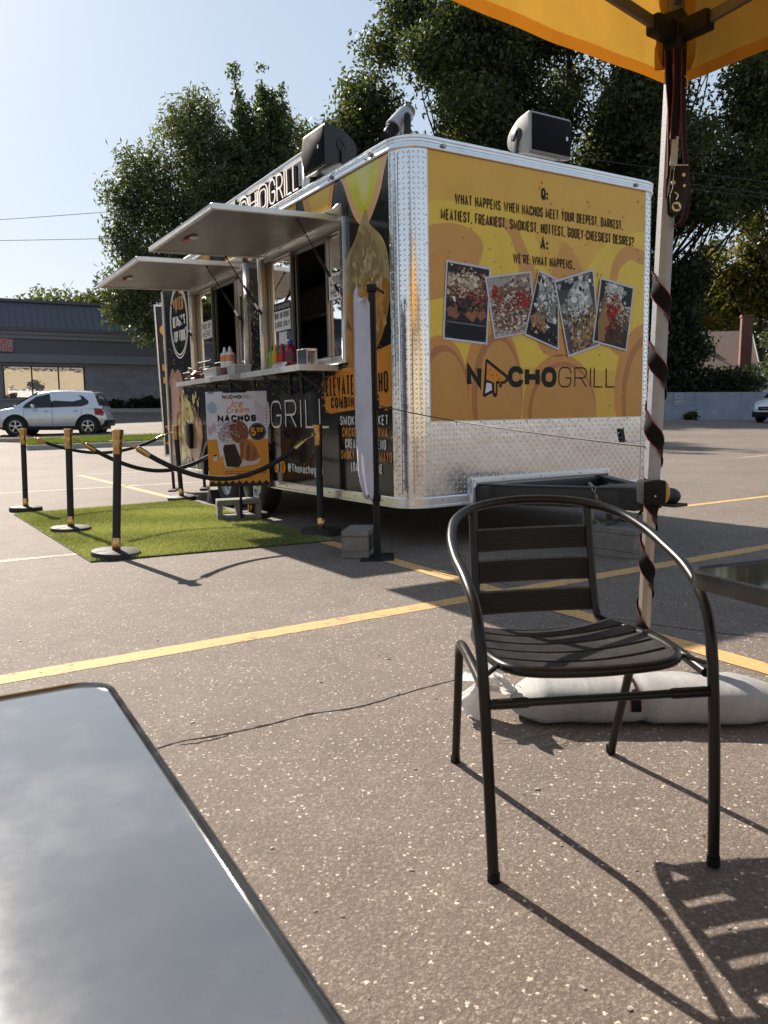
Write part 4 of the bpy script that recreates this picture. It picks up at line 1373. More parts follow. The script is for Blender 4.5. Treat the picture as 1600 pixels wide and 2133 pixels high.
# ------------------------------------------------------------------ front graphic
def FC(h): return H(h)[:3]
YV = m_print('front_vinyl', .30, .45, 0.15, .05)
mb = MB()
o0 = .0035
mb.add([tuple(FR(RC + .006, .978, o0)), tuple(FR(2.552, .978, o0)), tuple(FR(2.552, Z1 - .002, o0)), tuple(FR(RC + .006, Z1 - .002, o0))], [(0, 1, 2, 3)], 0, False, FC('#DBAB34'))
fpan = mb.build('front_panel', YV, TR)
mb = MB()
AMB, ORG, DOR, BRY = FC('#CC903A'), FC('#CA8832'), FC('#AC6A28'), FC('#E2BE30')
P0, P1, Q0, Q1 = RC + .007, 2.551, .979, 2.94
def clampf(pts):
    return [(min(max(p[0], P0), P1), min(max(p[1], Q0), Q1)) for p in pts]
def fblob(pts, off, col, n=7):
    P = clampf(spline(pts, n, True))
    mb.add([tuple(FR(p[0], p[1], off)) for p in P], [tuple(range(len(P)))], 0, False, col)
fblob([(.1, 2.45), (.5, 2.62), (.95, 2.66), (1.25, 2.45), (1.35, 2.2), (1.55, 2.12), (1.8, 2.2), (2.0, 2.4), (2.3, 2.55), (2.7, 2.5), (2.7, 1.5), (1.4, 1.4), (.1, 1.5)], o0 + .0004, BRY)
fblob([(.1, 2.32), (.35, 2.44), (.6, 2.42), (.72, 2.3), (.6, 2.05), (.4, 1.92), (.1, 1.9)], o0 + .0008, AMB)
fblob([(.68, 2.46), (.9, 2.47), (1.02, 2.36), (1.1, 2.1), (1.2, 1.95), (1.5, 1.92), (1.8, 1.96), (1.82, 2.12), (1.72, 2.3), (1.58, 2.42), (1.5, 2.3), (1.4, 2.12), (1.28, 2.14), (1.18, 2.3), (1.02, 2.52), (.8, 2.53)], o0 + .0012, AMB)
fblob([(2.1, 1.6), (2.12, 2.2), (2.25, 2.42), (2.45, 2.45), (2.7, 2.3), (2.7, 1.5)], o0 + .0008, AMB)
fblob([(2.2, 1.6), (2.2, 2.15), (2.32, 2.32), (2.45, 2.33), (2.7, 2.2), (2.7, 1.5)], o0 + .0012, BRY)
for cx, cz, rx, rz, rim in [(.30, 1.2, .27, .42, .06), (.82, 1.20, .30, .55, .075), (1.55, 1.05, .42, .46, .05), (2.58, 1.2, .38, .60, .08)]:
    P = clampf(circle(cx, cz, rx, 40, rz)); mb.add([tuple(FR(p[0], p[1], o0 + .0016)) for p in P], [tuple(range(len(P)))], 0, False, ORG)
    P = clampf(circle(cx + rim * .5, cz - rim * .6, rx - rim * .55, 40, rz - rim * .6)); mb.add([tuple(FR(p[0], p[1], o0 + .0020)) for p in P], [tuple(range(len(P)))], 0, False, DOR)
    P = clampf(circle(cx + rim * .8, cz - rim, rx - rim * .95, 40, rz - rim * 1.0)); mb.add([tuple(FR(p[0], p[1], o0 + .0024)) for p in P], [tuple(range(len(P)))], 0, False, FC('#C68A38'))
fblob([(1.3, 1.75), (1.6, 1.7), (1.75, 1.6), (1.6, 1.5), (1.4, 1.5), (1.28, 1.6)], o0 + .0016, ORG)
rr = random.Random(8)
for k in range(230):
    a, b = rr.uniform(P0 + .03, P1 - .03), rr.uniform(1.05, 2.86)
    if rr.random() < .5: b = rr.uniform(1.9, 2.5)
    s = rr.choice([.004, .006, .008, .012, .017]) * rr.uniform(.7, 1.1)
    an = rr.uniform(0, 6)
    P = [(a + s * math.cos(an + k2 * 2 * PI / 5) * rr.uniform(.5, 1.1), b + s * math.sin(an + k2 * 2 * PI / 5) * rr.uniform(.5, 1.1)) for k2 in range(5)]
    mb.add([tuple(FR(p[0], p[1], o0 + .0028)) for p in P], [tuple(range(5))], 0, False, FC(rr.choice(['#B9852A', '#A66F20', '#C98F38'])))
mb.build('cheese_graphic', YV, fpan)['kind'] = 'stuff'
mb = MB()
INK = FC('#1E1A12')
ot = o0 + .0034
for s, cx, z, h, w_, t, fit in [('Q:', 1.352, 2.728, .088, .046, .017, None), ('WHAT HAPPENS WHEN NACHOS MEET YOUR DEEPEST, DARKEST,', 1.357, 2.588, .077, .031, .0105, 1.815), ('MEATIEST, FREAKIEST, SMOKIEST, HOTTEST, GOOEY-CHEESIEST DESIRES?', 1.364, 2.462, .080, .031, .011, 2.092), ('A:', 1.350, 2.336, .10, .052, .018, None), ("WE'RE WHAT HAPPENS..", 1.358, 2.208, .074, .03, .0105, .676)]:
    text(mb, FR, s, cx, z, h, w_, t * 1.02, w_ * .20, ot, INK, 'c', fit=fit)
tag(mb.build('slogan_lettering', MATTE, fpan), kind='stuff')
mb = MB()
text(mb, FR, 'N', .55, 1.235, .168, .140, .047, 0, ot, INK)
text(mb, FR, 'CHO', .965, 1.235, .168, .152, .047, .018, ot, INK, fit=.53)
text(mb, FR, 'GRILL', 1.515, 1.235, .172, .15, .012, .035, ot, INK, fit=.68)
tri = [np.array(p) for p in [(.755, 1.44), (.975, 1.302), (.905, 1.245)]]
# the chip in place of the letter A, with cheese running down
chip = [(.738, 1.452), (.756, 1.452), (.985, 1.315), (.978, 1.292), (.93, 1.262), (.905, 1.262), (.902, 1.238), (.89, 1.23), (.876, 1.238), (.872, 1.262), (.858, 1.262), (.855, 1.175), (.838, 1.155), (.82, 1.158), (.808, 1.178), (.80, 1.19), (.722, 1.155), (.708, 1.17)]
mb.add([tuple(FR(p[0], p[1], ot + .0002)) for p in chip], [tuple(range(len(chip)))], 0, False, INK)
inn = [(.752, 1.425), (.945, 1.308), (.925, 1.282), (.89, 1.283), (.885, 1.255), (.880, 1.283), (.84, 1.284), (.838, 1.19), (.826, 1.19), (.82, 1.27), (.742, 1.295)]
mb.add([tuple(FR(p[0], p[1], ot + .0006)) for p in inn], [tuple(range(len(inn)))], 0, False, FC('#D8902E'))
wht = [(.745, 1.272), (.795, 1.262), (.80, 1.213), (.73, 1.185)]
mb.add([tuple(FR(p[0], p[1], ot + .0006)) for p in wht], [tuple(range(4))], 0, False, FC('#D9D9E6'))
for a, b in ((.78, 1.37), (.80, 1.33), (.85, 1.33), (.87, 1.30)):
    P = circle(a, b, .006, 10); mb.add([tuple(FR(p[0], p[1], ot + .001)) for p in P], [tuple(range(10))], 0, False, INK)
tag(mb.build('name_lettering', MATTE, fpan), kind='stuff')

# five snapshots printed on the panel
def snapshot(corners, seed, style):
    """corners: TL, TR, BR, BL on the front plane"""
    rr = random.Random(seed)
    C_ = [np.array(c) for c in corners]
    def mp(a, b, o):
        p = (C_[3] * (1 - a) + C_[2] * a) * (1 - b) + (C_[0] * (1 - a) + C_[1] * a) * b
        return FR(p[0], p[1], ot + o)
    base = .0006 + seed * .0022
    mb = MB()
    # soft print margin and white border
    mb.add([tuple(mp(a, b, base)) for a, b in ((0, 0), (1, 0), (1, 1), (0, 1))], [(0, 1, 2, 3)], 0, False, FC('#C9C8D2'))
    e = .035
    mb.add([tuple(mp(a, b, base + .0002)) for a, b in ((e, e * .8), (1 - e, e * .8), (1 - e, 1 - e * .8), (e, 1 - e * .8))], [(0, 1, 2, 3)], 0, False, FC(style['bg']))
    n_ = [0]
    def bl(cx, cy, rx, ry, col, k=7, jag=.35, rot=None):
        n_[0] += 1
        an = rr.uniform(0, 6)
        P = []
        for i in range(k):
            r = 1 + rr.uniform(-jag, jag)
            x, y = rx * r * math.cos(an + 2 * PI * i / k), ry * r * math.sin(an + 2 * PI * i / k)
            if rot: x, y = x * math.cos(rot) - y * math.sin(rot), x * math.sin(rot) + y * math.cos(rot)
            P.append((min(max(cx + x, .045), .955), min(max(cy + y, .035), .965)))
        mb.add([tuple(mp(p[0], p[1], base + .0003 + .000003 * n_[0])) for p in P], [tuple(range(k))], 0, False, FC(col) if isinstance(col, str) else col)
    for (cx, cy, rx, ry, col, k, jag) in style['big']:
        bl(cx, cy, rx, ry, col, k, jag)
    for (n, cx, cy, sx, sy, s0, s1, cols) in style['bits']:
        for _ in range(int(n * 2.4)):
            s = rr.uniform(s0, s1) * .68
            bl(min(max(rr.gauss(cx, sx), .06), .94), min(max(rr.gauss(cy, sy), .05), .95), s, s * rr.uniform(.45, .9), tuple(min(1, c_ * q_) for c_ in FC(rr.choice(cols))) if (q_ := rr.uniform(.6, 1.35)) else None, rr.choice([4, 5, 6, 7]), .55)
    mb.build('snapshot', MATTE, fpan)
CR = ['#C9BFA8', '#BDB29A', '#A99C84', '#D2C9B5', '#978A74']
WH = ['#B9BBB8', '#A9ACA8', '#C6C8C4', '#969A96', '#D0D0CC']
RE = ['#8E2F2A', '#A33A30', '#7A2622', '#9A4A3C']
BR = ['#4A3527', '#5B4030', '#38281E', '#6B4A33']
TN = ['#8F6844', '#A07850', '#7D5838', '#B08A5E']
GRN = ['#4D5A3C', '#5F6B46', '#3A4530']
DK = ['#23211F', '#2B2826', '#1B1A19']
snapshot([(.362, 2.176), (.790, 2.150), (.752, 1.562), (.323, 1.590)], 1, dict(bg='#2E2A2B', big=[(.5, .62, .46, .25, '#6b4a38', 9, .2), (.5, .42, .44, .17, '#2A2022', 9, .25), (.2, .36, .18, .09, '#8B5F44', 5, .3), (.62, .36, .16, .12, '#97683F', 4, .3), (.85, .38, .2, .1, '#8E6142', 4, .3), (.5, .22, .6, .05, '#191B22', 8, .1), (.5, .12, .6, .1, '#14161D', 8, .1), (.5, .235, .6, .012, '#60646E', 8, .05)],
    bits=[(60, .45, .72, .22, .1, .02, .07, CR), (34, .5, .66, .2, .1, .02, .05, RE), (26, .5, .5, .2, .06, .03, .08, DK + BR), (26, .42, .8, .2, .05, .02, .06, CR), (14, .8, .55, .08, .08, .02, .05, RE + GRN)]))
snapshot([(.728, 2.077), (1.202, 2.158), (1.271, 1.687), (.822, 1.610)], 2, dict(bg='#8A8478', big=[(.3, .85, .4, .12, '#9C9A94', 7, .2), (.5, .4, .5, .4, '#7A5A44', 9, .2)],
    bits=[(90, .5, .42, .26, .25, .02, .07, CR + WH), (40, .55, .5, .25, .2, .02, .06, RE), (40, .45, .45, .22, .2, .02, .045, GRN + DK), (50, .5, .4, .25, .25, .015, .04, CR + WH), (8, .75, .55, .08, .06, .05, .1, ['#A3262A', '#8C1F22']), (5, .22, .75, .05, .04, .04, .07, ['#A3262A'])]))
snapshot([(1.284, 2.172), (1.500, 2.117), (1.513, 1.540), (1.131, 1.652)], 3, dict(bg='#2A2928', big=[(.55, .6, .38, .36, '#7E807C', 9, .25), (.3, .25, .25, .15, '#A3744C', 6, .35), (.5, .12, .6, .12, '#17181B', 7, .2)],
    bits=[(50, .55, .65, .2, .2, .03, .11, WH), (30, .55, .6, .22, .2, .02, .05, DK + BR), (16, .35, .25, .15, .08, .03, .08, TN), (16, .6, .5, .2, .2, .02, .05, GRN)]))
snapshot([(1.448, 2.100), (1.906, 2.232), (1.993, 1.594), (1.618, 1.487)], 4, dict(bg='#4A4A50', big=[(.5, .5, .46, .36, '#6F6355', 9, .2), (.5, .65, .32, .24, '#9A9C98', 9, .3), (.3, .9, .2, .06, '#2B2B2E', 6, .2), (.55, .95, .3, .05, '#3A3A40', 6, .2)],
    bits=[(50, .5, .64, .18, .15, .03, .1, WH), (60, .5, .25, .25, .14, .02, .055, CR + TN + RE), (22, .75, .3, .12, .12, .02, .05, ['#B8923A', '#A98030', '#C4A24C']), (26, .4, .55, .2, .15, .02, .05, DK + GRN), (8, .4, .15, .1, .06, .04, .09, TN + ['#B9B4A8'])]))
snapshot([(1.988, 2.167), (2.411, 2.112), (2.326, 1.554), (1.899, 1.623)], 5, dict(bg='#2D2C31', big=[(.5, .5, .42, .3, '#6E5644', 9, .2), (.42, .85, .26, .12, '#A9ABA9', 8, .25), (.25, .3, .2, .3, '#9A7248', 5, .2), (.6, .25, .3, .2, '#4A3020', 8, .3)],
    bits=[(40, .45, .85, .12, .07, .03, .09, WH), (44, .55, .62, .22, .06, .02, .06, WH + CR), (26, .45, .55, .08, .13, .03, .09, ['#8E211E', '#9E2C26', '#7C1B1A']), (20, .75, .5, .1, .1, .02, .05, CR + GRN), (12, .6, .25, .15, .1, .03, .07, BR)]))
# black grip tag and cable strap hanging on the tread plate
TAGM = simple('tag_black', (.014, .013, .012), .7)
tg = thing('plastic_strap', 'black tag on a clear plastic strap between tread plate and tent leg', 'strap', (0.189, 5.834, 0), TA)
mb = MB(); mb.box(FR(2.293, .812, .02), (.042, .008, .125), Matrix.Rotation(R(-14), 3, 'Y')); mb.build('tag', TAGM, tg)
mb = MB(); mb.tube(spline([tuple(FR(2.31, .75, .03)), tuple(FR(2.40, .76, .10)), tuple(FR(2.52, .79, .18)), tuple(FR(2.58, .84, .22))], 6), .005, 6); mb.build('strap_band', simple('clear_strap', (.6, .6, .58), .3), tg)

# ------------------------------------------------------------------ serving side graphic
SV = m_print('side_vinyl', .14, .4, 0, .05)
mb = MB()
s0 = .0025
def sblob(pts, off, col, n=7, smooth=True):
    P = spline(pts, n, True) if smooth else pts
    P = [(-min(max(p[0], .205), LN - .12), min(max(p[1], Z0 + .004), Z1 - .004)) for p in P]
    mb.add([tuple(SD(p[0], p[1], off)) for p in P], [tuple(range(len(P)))], 0, False, FC(col))
# cheese drips along the top edge
sblob([(.22, 3.1), (.95, 3.1), (.86, 2.84), (.70, 2.58), (.54, 2.50), (.40, 2.60), (.28, 2.78)], s0, '#D9A878')
sblob([(.30, 3.1), (.88, 3.1), (.80, 2.86), (.68, 2.66), (.55, 2.58), (.43, 2.68), (.34, 2.85)], s0 + .0004, '#C9C534')
sblob([(.42, 3.1), (.66, 3.1), (.66, 2.86), (.58, 2.66), (.5, 2.72), (.44, 2.9)], s0 + .0008, '#CFCB74')
sblob([(1.05, 3.1), (1.62, 3.1), (1.60, 2.85), (1.52, 2.66), (1.5, 2.610), (1.12, 2.610), (1.10, 2.75)], s0, '#DE9A3C', 7)
sblob([(1.12, 3.1), (1.52, 3.1), (1.48, 2.85), (1.43, 2.62), (1.2, 2.62), (1.16, 2.75)], s0 + .0004, '#E8B73C', 7)
for t in (2.0, 2.85, 3.4, 4.3, 5.2):
    sblob([(t - .22, 3.1), (t + .22, 3.1), (t + .2, 2.8), (t + .1, 2.67), (t, 2.64), (t - .12, 2.7), (t - .2, 2.82)], s0, '#DE9A3C')
    sblob([(t - .15, 3.1), (t + .15, 3.1), (t + .12, 2.82), (t + .02, 2.70), (t - .1, 2.8)], s0 + .0004, '#E8B73C')
# cheese-topped chip behind the banner
sblob([(.22, 2.18), (.30, 2.36), (.48, 2.50), (.53, 2.62), (.60, 2.56), (.72, 2.42), (.86, 2.30), (.895, 2.12), (.88, 1.9), (.6, 1.8), (.24, 1.9)], s0 + .0012, '#9E8F62')
sblob([(.3, 2.2), (.5, 2.45), (.62, 2.5), (.75, 2.36), (.84, 2.2), (.82, 1.98), (.56, 1.92), (.34, 2.0)], s0 + .0016, '#8A7A55')
sblob([(.21, 2.02), (.5, 2.10), (.8, 2.02), (.89, 1.98), (.88, 1.86), (.75, 1.66), (.55, 1.52), (.4, 1.56), (.26, 1.75)], s0 + .0020, '#9C6A30')
sblob([(.3, 1.98), (.5, 2.04), (.7, 1.98), (.75, 1.85), (.6, 1.66), (.48, 1.62), (.36, 1.74)], s0 + .0024, '#B98544')
sblob([(.55, 1.72), (.80, 1.72), (.89, 1.78), (.89, 1.50), (.8, 1.40), (.66, 1.46)], s0 + .0016, '#A8702F')
rr = random.Random(14)
for k in range(340):
    up_ = rr.random() < .5
    t, z = (rr.gauss(.56, .15), rr.gauss(2.16, .14)) if up_ else (rr.gauss(.52, .14), rr.gauss(1.84, .12))
    if not (.24 < t < .87) or (up_ and not (2.0 < z < 2.45 - abs(t - .54) * .6)) or (not up_ and not (1.62 + abs(t - .5) * .5 < z < 2.02)): continue
    s_ = rr.uniform(.012, .05)
    an = rr.uniform(0, 6)
    P = [(t + s_ * .6 * math.cos(an + j * 1.05) * rr.uniform(.5, 1.1), z + s_ * math.sin(an + j * 1.05) * rr.uniform(.5, 1.1)) for j in range(6)]
    sblob(P, s0 + .0027 + k * .0000008, rr.choice(['#9E8F62', '#8A7A55', '#AA9A70', '#7E6E4A', '#B5A77E']) if up_ else rr.choice(['#9C6A30', '#B98544', '#A8763A', '#8E5E2A', '#C4935A']), 1, False)
# orange brush patch and menu words
sblob([(1.36, 1.33), (1.0, 1.42), (.78, 1.46), (.5, 1.52), (.205, 1.565), (.205, 1.10), (.4, 1.085), (.62, 1.09), (.9, 1.075), (1.22, 1.055), (1.31, 1.10), (1.30, 1.2)], s0 + .0012, '#D58A30', 1, False)
rr = random.Random(2)
for k in range(46):
    t = rr.uniform(.22, 1.32); e = rr.choice([0, 1])
    z = (1.565 - (t - .205) * .205 if e else 1.08) + rr.uniform(-.02, .02)
    sblob([(t, z), (t + rr.uniform(.03, .11), z + rr.uniform(-.008, .008)), (t + .05, z + rr.uniform(.006, .02))], s0 + .0016, rr.choice(['#D58A30', '#141312', '#B06F24']), 1, False)
for k in range(16):
    z = rr.uniform(1.07, 1.33)
    sblob([(1.30, z), (1.30 + rr.uniform(.02, .09), z + rr.uniform(-.01, .01)), (1.30, z + rr.uniform(.008, .02))], s0 + .0016, '#D58A30', 1, False)
# seasoning flecks
for k in range(420):
    t = rr.uniform(.25, 5.9); z = rr.uniform(.45, 2.8)
    if k < 120: t = rr.uniform(2.62, 3.03); z = rr.uniform(1.2, 2.5)
    elif k < 240: t = rr.uniform(4.85, 5.85); z = rr.uniform(.9, 2.1)
    elif k < 320: t = rr.uniform(1.2, 2.8); z = rr.uniform(.5, 1.45)
    if (W1[0] < t < W1[1] or W2[0] < t < W2[1]) and WZ[0] - .03 < z < WZ[1] + .02 or (t < 1.4 and z > .5): continue
    if 2.5 < t < 4.55 and z < .76: continue
    s = rr.uniform(.004, .012) * (1.6 if k < 120 else 1)
    an = rr.uniform(0, 6)
    P = [(t + s * math.cos(an + k2 * 2.1) * rr.uniform(.4, 1.1), z + 1.3 * s * math.sin(an + k2 * 2.1) * rr.uniform(.5, 1.3)) for k2 in range(3)]
    sblob(P, s0 + .0030, rr.choice(['#C9B23C', '#D8C878', '#B99A30', '#D9D3B0']), 1, False)
# ice cream scoop and cone at the rear end
for pts, col in [([(5.85, 1.38), (5.9, 1.55), (5.75, 1.72), (5.62, 1.66), (5.5, 1.7), (5.35, 1.62), (5.3, 1.45), (5.4, 1.15), (5.5, .85), (5.7, .62), (5.9, .6)], '#A3816B'), ([(5.8, 1.3), (5.72, 1.6), (5.55, 1.5), (5.45, 1.2), (5.6, .9), (5.75, .8)], '#BB9783'),
                 ([(5.35, 1.35), (5.1, 1.28), (4.75, 1.1), (4.6, .95), (4.75, .75), (5.0, .55), (5.4, .46), (5.8, .44), (5.6, .8)], '#6E5748'), ([(5.4, 1.32), (5.15, 1.3), (4.95, 1.1), (5.05, .9), (5.3, .6), (5.5, .5), (5.45, .9)], '#C9BC78'),
                 ([(5.2, 1.1), (5.0, 1.0), (5.1, .7), (5.3, .55), (5.35, .85)], '#A79A5A'), ([(4.9, 1.0), (4.7, 1.05), (4.62, .8), (4.85, .5), (5.0, .6)], '#A87F63'), ([(5.65, 1.05), (5.5, 1.15), (5.45, .95), (5.6, .75)], '#8E5F55')]:
    n_ = getattr(mb, 'k_', 0); mb.k_ = n_ + 1
    sblob(pts, s0 + .0012 + .0003 * n_, col)
for k in range(110):
    t, z = rr.gauss(5.2, .26), rr.gauss(.95, .28)
    if not (4.6 < t < 5.85 and .45 < z < 1.5): continue
    s = rr.uniform(.015, .06)
    P = [(t + s * math.cos(k2 * 1.2) * rr.uniform(.5, 1.1), z + s * 1.5 * math.sin(k2 * 1.2) * rr.uniform(.5, 1.1)) for k2 in range(5)]
    sblob(P, s0 + .0036 + k * .000004, rr.choice(['#C9BC80', '#B8A866', '#8D6B57', '#A98873', '#5B463B', '#D3C99A']), 1, False)
tag(mb.build('side_graphic', SV, TR), kind='stuff')
mb = MB()
WT, OR_ = FC('#E6E6E2'), FC('#D9892F')
sl = s0 + .0048
text(mb, SD, 'ELEVATED NACHO', -1.275, 1.205, .165, .055, .02, .02, sl, FC('#1B1613'), slope=.0, fit=1.02)
text(mb, SD, 'COMBINATIONS', -1.16, 1.005 + .1, .0, .05, .02, .02, sl, FC('#1B1613')) if False else None
text(mb, SD, 'COMBINATIONS', -1.19, 1.10, .095, .05, .018, .018, sl, FC('#1B1613'), fit=.80)
for i, (s, l_, r_) in enumerate([('SMOKED BRISKET', 1.03, .255), ('CHICKEN SHAWARMA', 1.00, .27), ('CREAMY JALAPENO', .95, .30), ('SMOKY CHIPOTLE MAYO', 1.03, .215), ('LOADED VEGGIE', .86, .36)]):
    text(mb, SD, s, -l_, .955 - i * .096, .078, .03, .011, .011, sl, OR_ if i in (1, 3) else WT, fit=l_ - r_)
text(mb, SD, 'N', -3.62, .935, .27, .24, .075, .0, sl, WT)
text(mb, SD, 'CHO', -3.0, .935, .27, .16, .06, .012, sl, WT, fit=.48)
text(mb, SD, 'GRILL', -2.49, .93, .27, .16, .0185, .055, sl, WT, fit=1.27)
text(mb, SD, '@Thenachogrill', -2.12, .505, .085, .06, .0155, .018, sl, WT, fit=.74)
for cx in (2.40, 2.24):
    P = circle(-cx, .545, .062, 22, .062); mb.add([tuple(SD(p[0], p[1], sl)) for p in P], [tuple(range(22))], 0, False, OR_)
text(mb, SD, 'f', -2.265, .50, .085, .055, .016, 0, sl + .0006, FC('#171410'))
ribbon(mb, SD, [np.array(p) for p in round_path([(-2.437, .51, 1), (-2.437, .58, 1), (-2.363, .58, 1), (-2.363, .51, 1)], .02, True)], .011, sl + .0006, FC('#171410'), True)
ribbon(mb, SD, [np.array(p) for p in circle(-2.40, .545, .017, 12)], .008, sl + .0006, FC('#171410'), True)
# round badge near the rear
for r_ in (.40, .365):
    ribbon(mb, SD, [np.array(p) for p in circle(-5.34, 2.30, r_ * .92, 40, r_ * 1.15)], .018, sl, WT, True)
text(mb, SD, 'VOTED', -5.34, 2.44, .17, .10, .03, .025, sl, FC('#C88A5A'), 'c', fit=.42)
text(mb, SD, "DETROIT'S", -5.34, 2.24, .14, .06, .022, .016, sl, WT, 'c', fit=.50)
text(mb, SD, 'TOP FOOD', -5.34, 2.05, .14, .06, .022, .016, sl, WT, 'c', fit=.48)
tag(mb.build('side_lettering', SV, TR), kind='stuff')
# hex-shaped black plastic inlet cover near the rear, small junction box
mb = MB(); mb.prism([(-5.15, .72), (-5.02, .66), (-4.97, .78), (-4.99, .98), (-5.10, 1.03), (-5.17, .92)], SD, .004, .05); mb.build('inlet_cover', BLACKP, TR, bevel=.006)

# ------------------------------------------------------------------ windows, hatches, shelves
def window(t0, t1, name='serving_window'):
    wroot = MB()
    z0, z1 = WZ
    for lo, hi in [((-.035, t0 - .035, z0 - .05), (.10, t0 + .015, z1 + .04)), ((-.035, t1 - .015, z0 - .05), (.10, t1 + .035, z1 + .04)), ((-.035, t0 + .015, z1 - .01), (.10, t1 - .015, z1 + .04)), ((-.035, t0 + .015, z0 - .05), (.10, t1 - .015, z0 + .01))]:
        wroot.b2(lo, hi)
    w = wroot.build(name, ALU, TR, bevel=.004)
    L = t1 - t0
    # deep stepped jamb on the far side
    mb = MB()
    mb.b2((.0, t1 - .05, z0), (.03, t1 - .015, z1)); mb.b2((.03, t1 - .09, z0), (.06, t1 - .015, z1)); mb.b2((.06, t1 - .13, z0), (.10, t1 - .015, z1))
    mb.b2((.0, t0 + .015, z1 - .05), (.08, t1 - .015, z1 - .01))
    mb.build('jamb', STEEL, w)
    mb = MB()
    for t, x in ((t0 + .36, .03), (t0 + .25, .06), (t0 + L * .63, .03), (t0 + L * .66, .06), (t0 + L * .60, .06)):
        mb.b2((x - .012, t - .014, z0 + .01), (x + .012, t + .014, z1 - .05))
    mb.b2((.05, t0 + .02, z1 - .075), (.07, t1 - .1, z1 - .05)); mb.b2((.05, t0 + .02, z0 + .01), (.07, t1 - .1, z0 + .035))
    mb.build('sash_bars', STEEL, w)
    for a, b, x in ((t0 + .03, t0 + .36, .045), (t0 + L * .63, t1 - .10, .045)):
        mb = MB(); mb.poly([(x, a, z0 + .03), (x, b, z0 + .03), (x, b, z1 - .06), (x, a, z1 - .06)]); mb.build('pane', PANE, w)
    return w
window(*W1); window(*W2)
def hatch(t0, t1, z=2.615, out=1.085, rise=-.03):
    fr = frame((-.03, 0, z), (0, 1, 0), (-1, 0, rise), (0, 0, 1))
    mb = MB()
    mb.prism([(t0 + .02, .0), (t1 - .02, .0), (t1 - .02, out - .03), (t0 + .02, out - .03)], fr, .004, .02)
    h = mb.build('serving_hatch', HATCHU, TR)
    mb = MB()
    for p in ([(t0 - .01, 0), (t0 + .022, 0), (t0 + .022, out), (t0 - .01, out)], [(t1 - .022, 0), (t1 + .01, 0), (t1 + .01, out), (t1 - .022, out)], [(t0 + .022, out - .035), (t1 - .022, out - .035), (t1 - .022, out), (t0 + .022, out)]):
        mb.prism(p, fr, -.006, .036)
    mb.build('edge_trim', ALUW, h, bevel=.003)
    mb = MB(); mb.prism([(t0 + .022, 0), (t1 - .022, 0), (t1 - .022, out - .035), (t0 + .022, out - .035)], fr, .022, .034); mb.build('top_skin', BLKV, h)
    mb = MB()
    c = fr((t0 + t1) / 2 + .22, out - .16, -.012)
    mb.box(c, (.045, .12, .018)); mb.build('latch', [simple('latch_red', (.35, .02, .02), .4)], h, bevel=.005)
    mb = MB(); mb.box(fr((t0 + t1) / 2 + .12, out - .18, -.012), (.06, .10, .012)); mb.build('latch_pull', simple('clear_pull', (.5, .46, .42), .3), h, bevel=.004)
    # gas struts
    for t in (t0 + .05, t1 - .05):
        a = fr(t, .36, -.02)
        b = V((-.045, t + (.0), 2.07))
        m = a.lerp(b, .5)
        mb = MB(); mb.tube([a, m], .006, 8); mb.tube([m, b], .013, 8); mb.ell(a, (.014,) * 3, 8, 5); mb.ell(b, (.016,) * 3, 8, 5)
        mb.build('gas_strut', BLACKM, h)
        mb = MB(); mb.tube([m.lerp(b, .62), m.lerp(b, .84)], .0145, 8); mb.build('strut_collar', ALU, h)
    # white cheek piece at the hinge
    for t in (t0 - .012,):
        mb = MB(); mb.prism([(0, .0), (.17, .005), (.07, .05), (.03, .09), (0, .09)], frame((-.03, t, z + .03), (-1, 0, 0), (0, 0, 1), (0, 1, 0)), -.02, .02)
        mb.build('hinge_cheek', ALUW, h, bevel=.003)
hatch(W1[0], W1[1]); hatch(W2[0], W2[1])
def shelf(t0, t1, z=1.46, d=.36):
    mb = MB(); mb.b2((-.02 - d, t0, z - .012), (-.02, t1, z)); s = mb.build('counter_shelf', ALU, TR)
    mb = MB(); mb.b2((-.025 - d, t0 - .004, z - .05), (-.02 - d, t1 + .004, z + .001)); mb.b2((-.02 - d, t0 - .004, z - .05), (-.02, t0, z + .001)); mb.b2((-.02 - d, t1, z - .05), (-.02, t1 + .004, z + .001)); mb.build('lip', ALUW, s)
    for t in (t0 + .28, (t0 + t1) / 2 + .1, t1 - .28):
        mb = MB(); mb.tube([(-.01, t, z - .02), (-.01, t, z - .22)], .014, 8); mb.tube([(-.29, t, z - .03), (-.02, t, z - .21)], .010, 8); mb.tube([(-.30, t, z - .025), (-.01, t, z - .025)], .010, 8); mb.build('bracket', BRK, s)
    mb = MB()
    for t in np.arange(t0 + .08, t1, .22): mb.ell((-.026 - d, t, z - .025), (.005,) * 3, 6, 4)
    mb.build('rivets', MATS['screw'], s)['kind'] = 'stuff'
shelf(1.02, 2.30, 1.462); shelf(2.62, 4.36, 1.470)

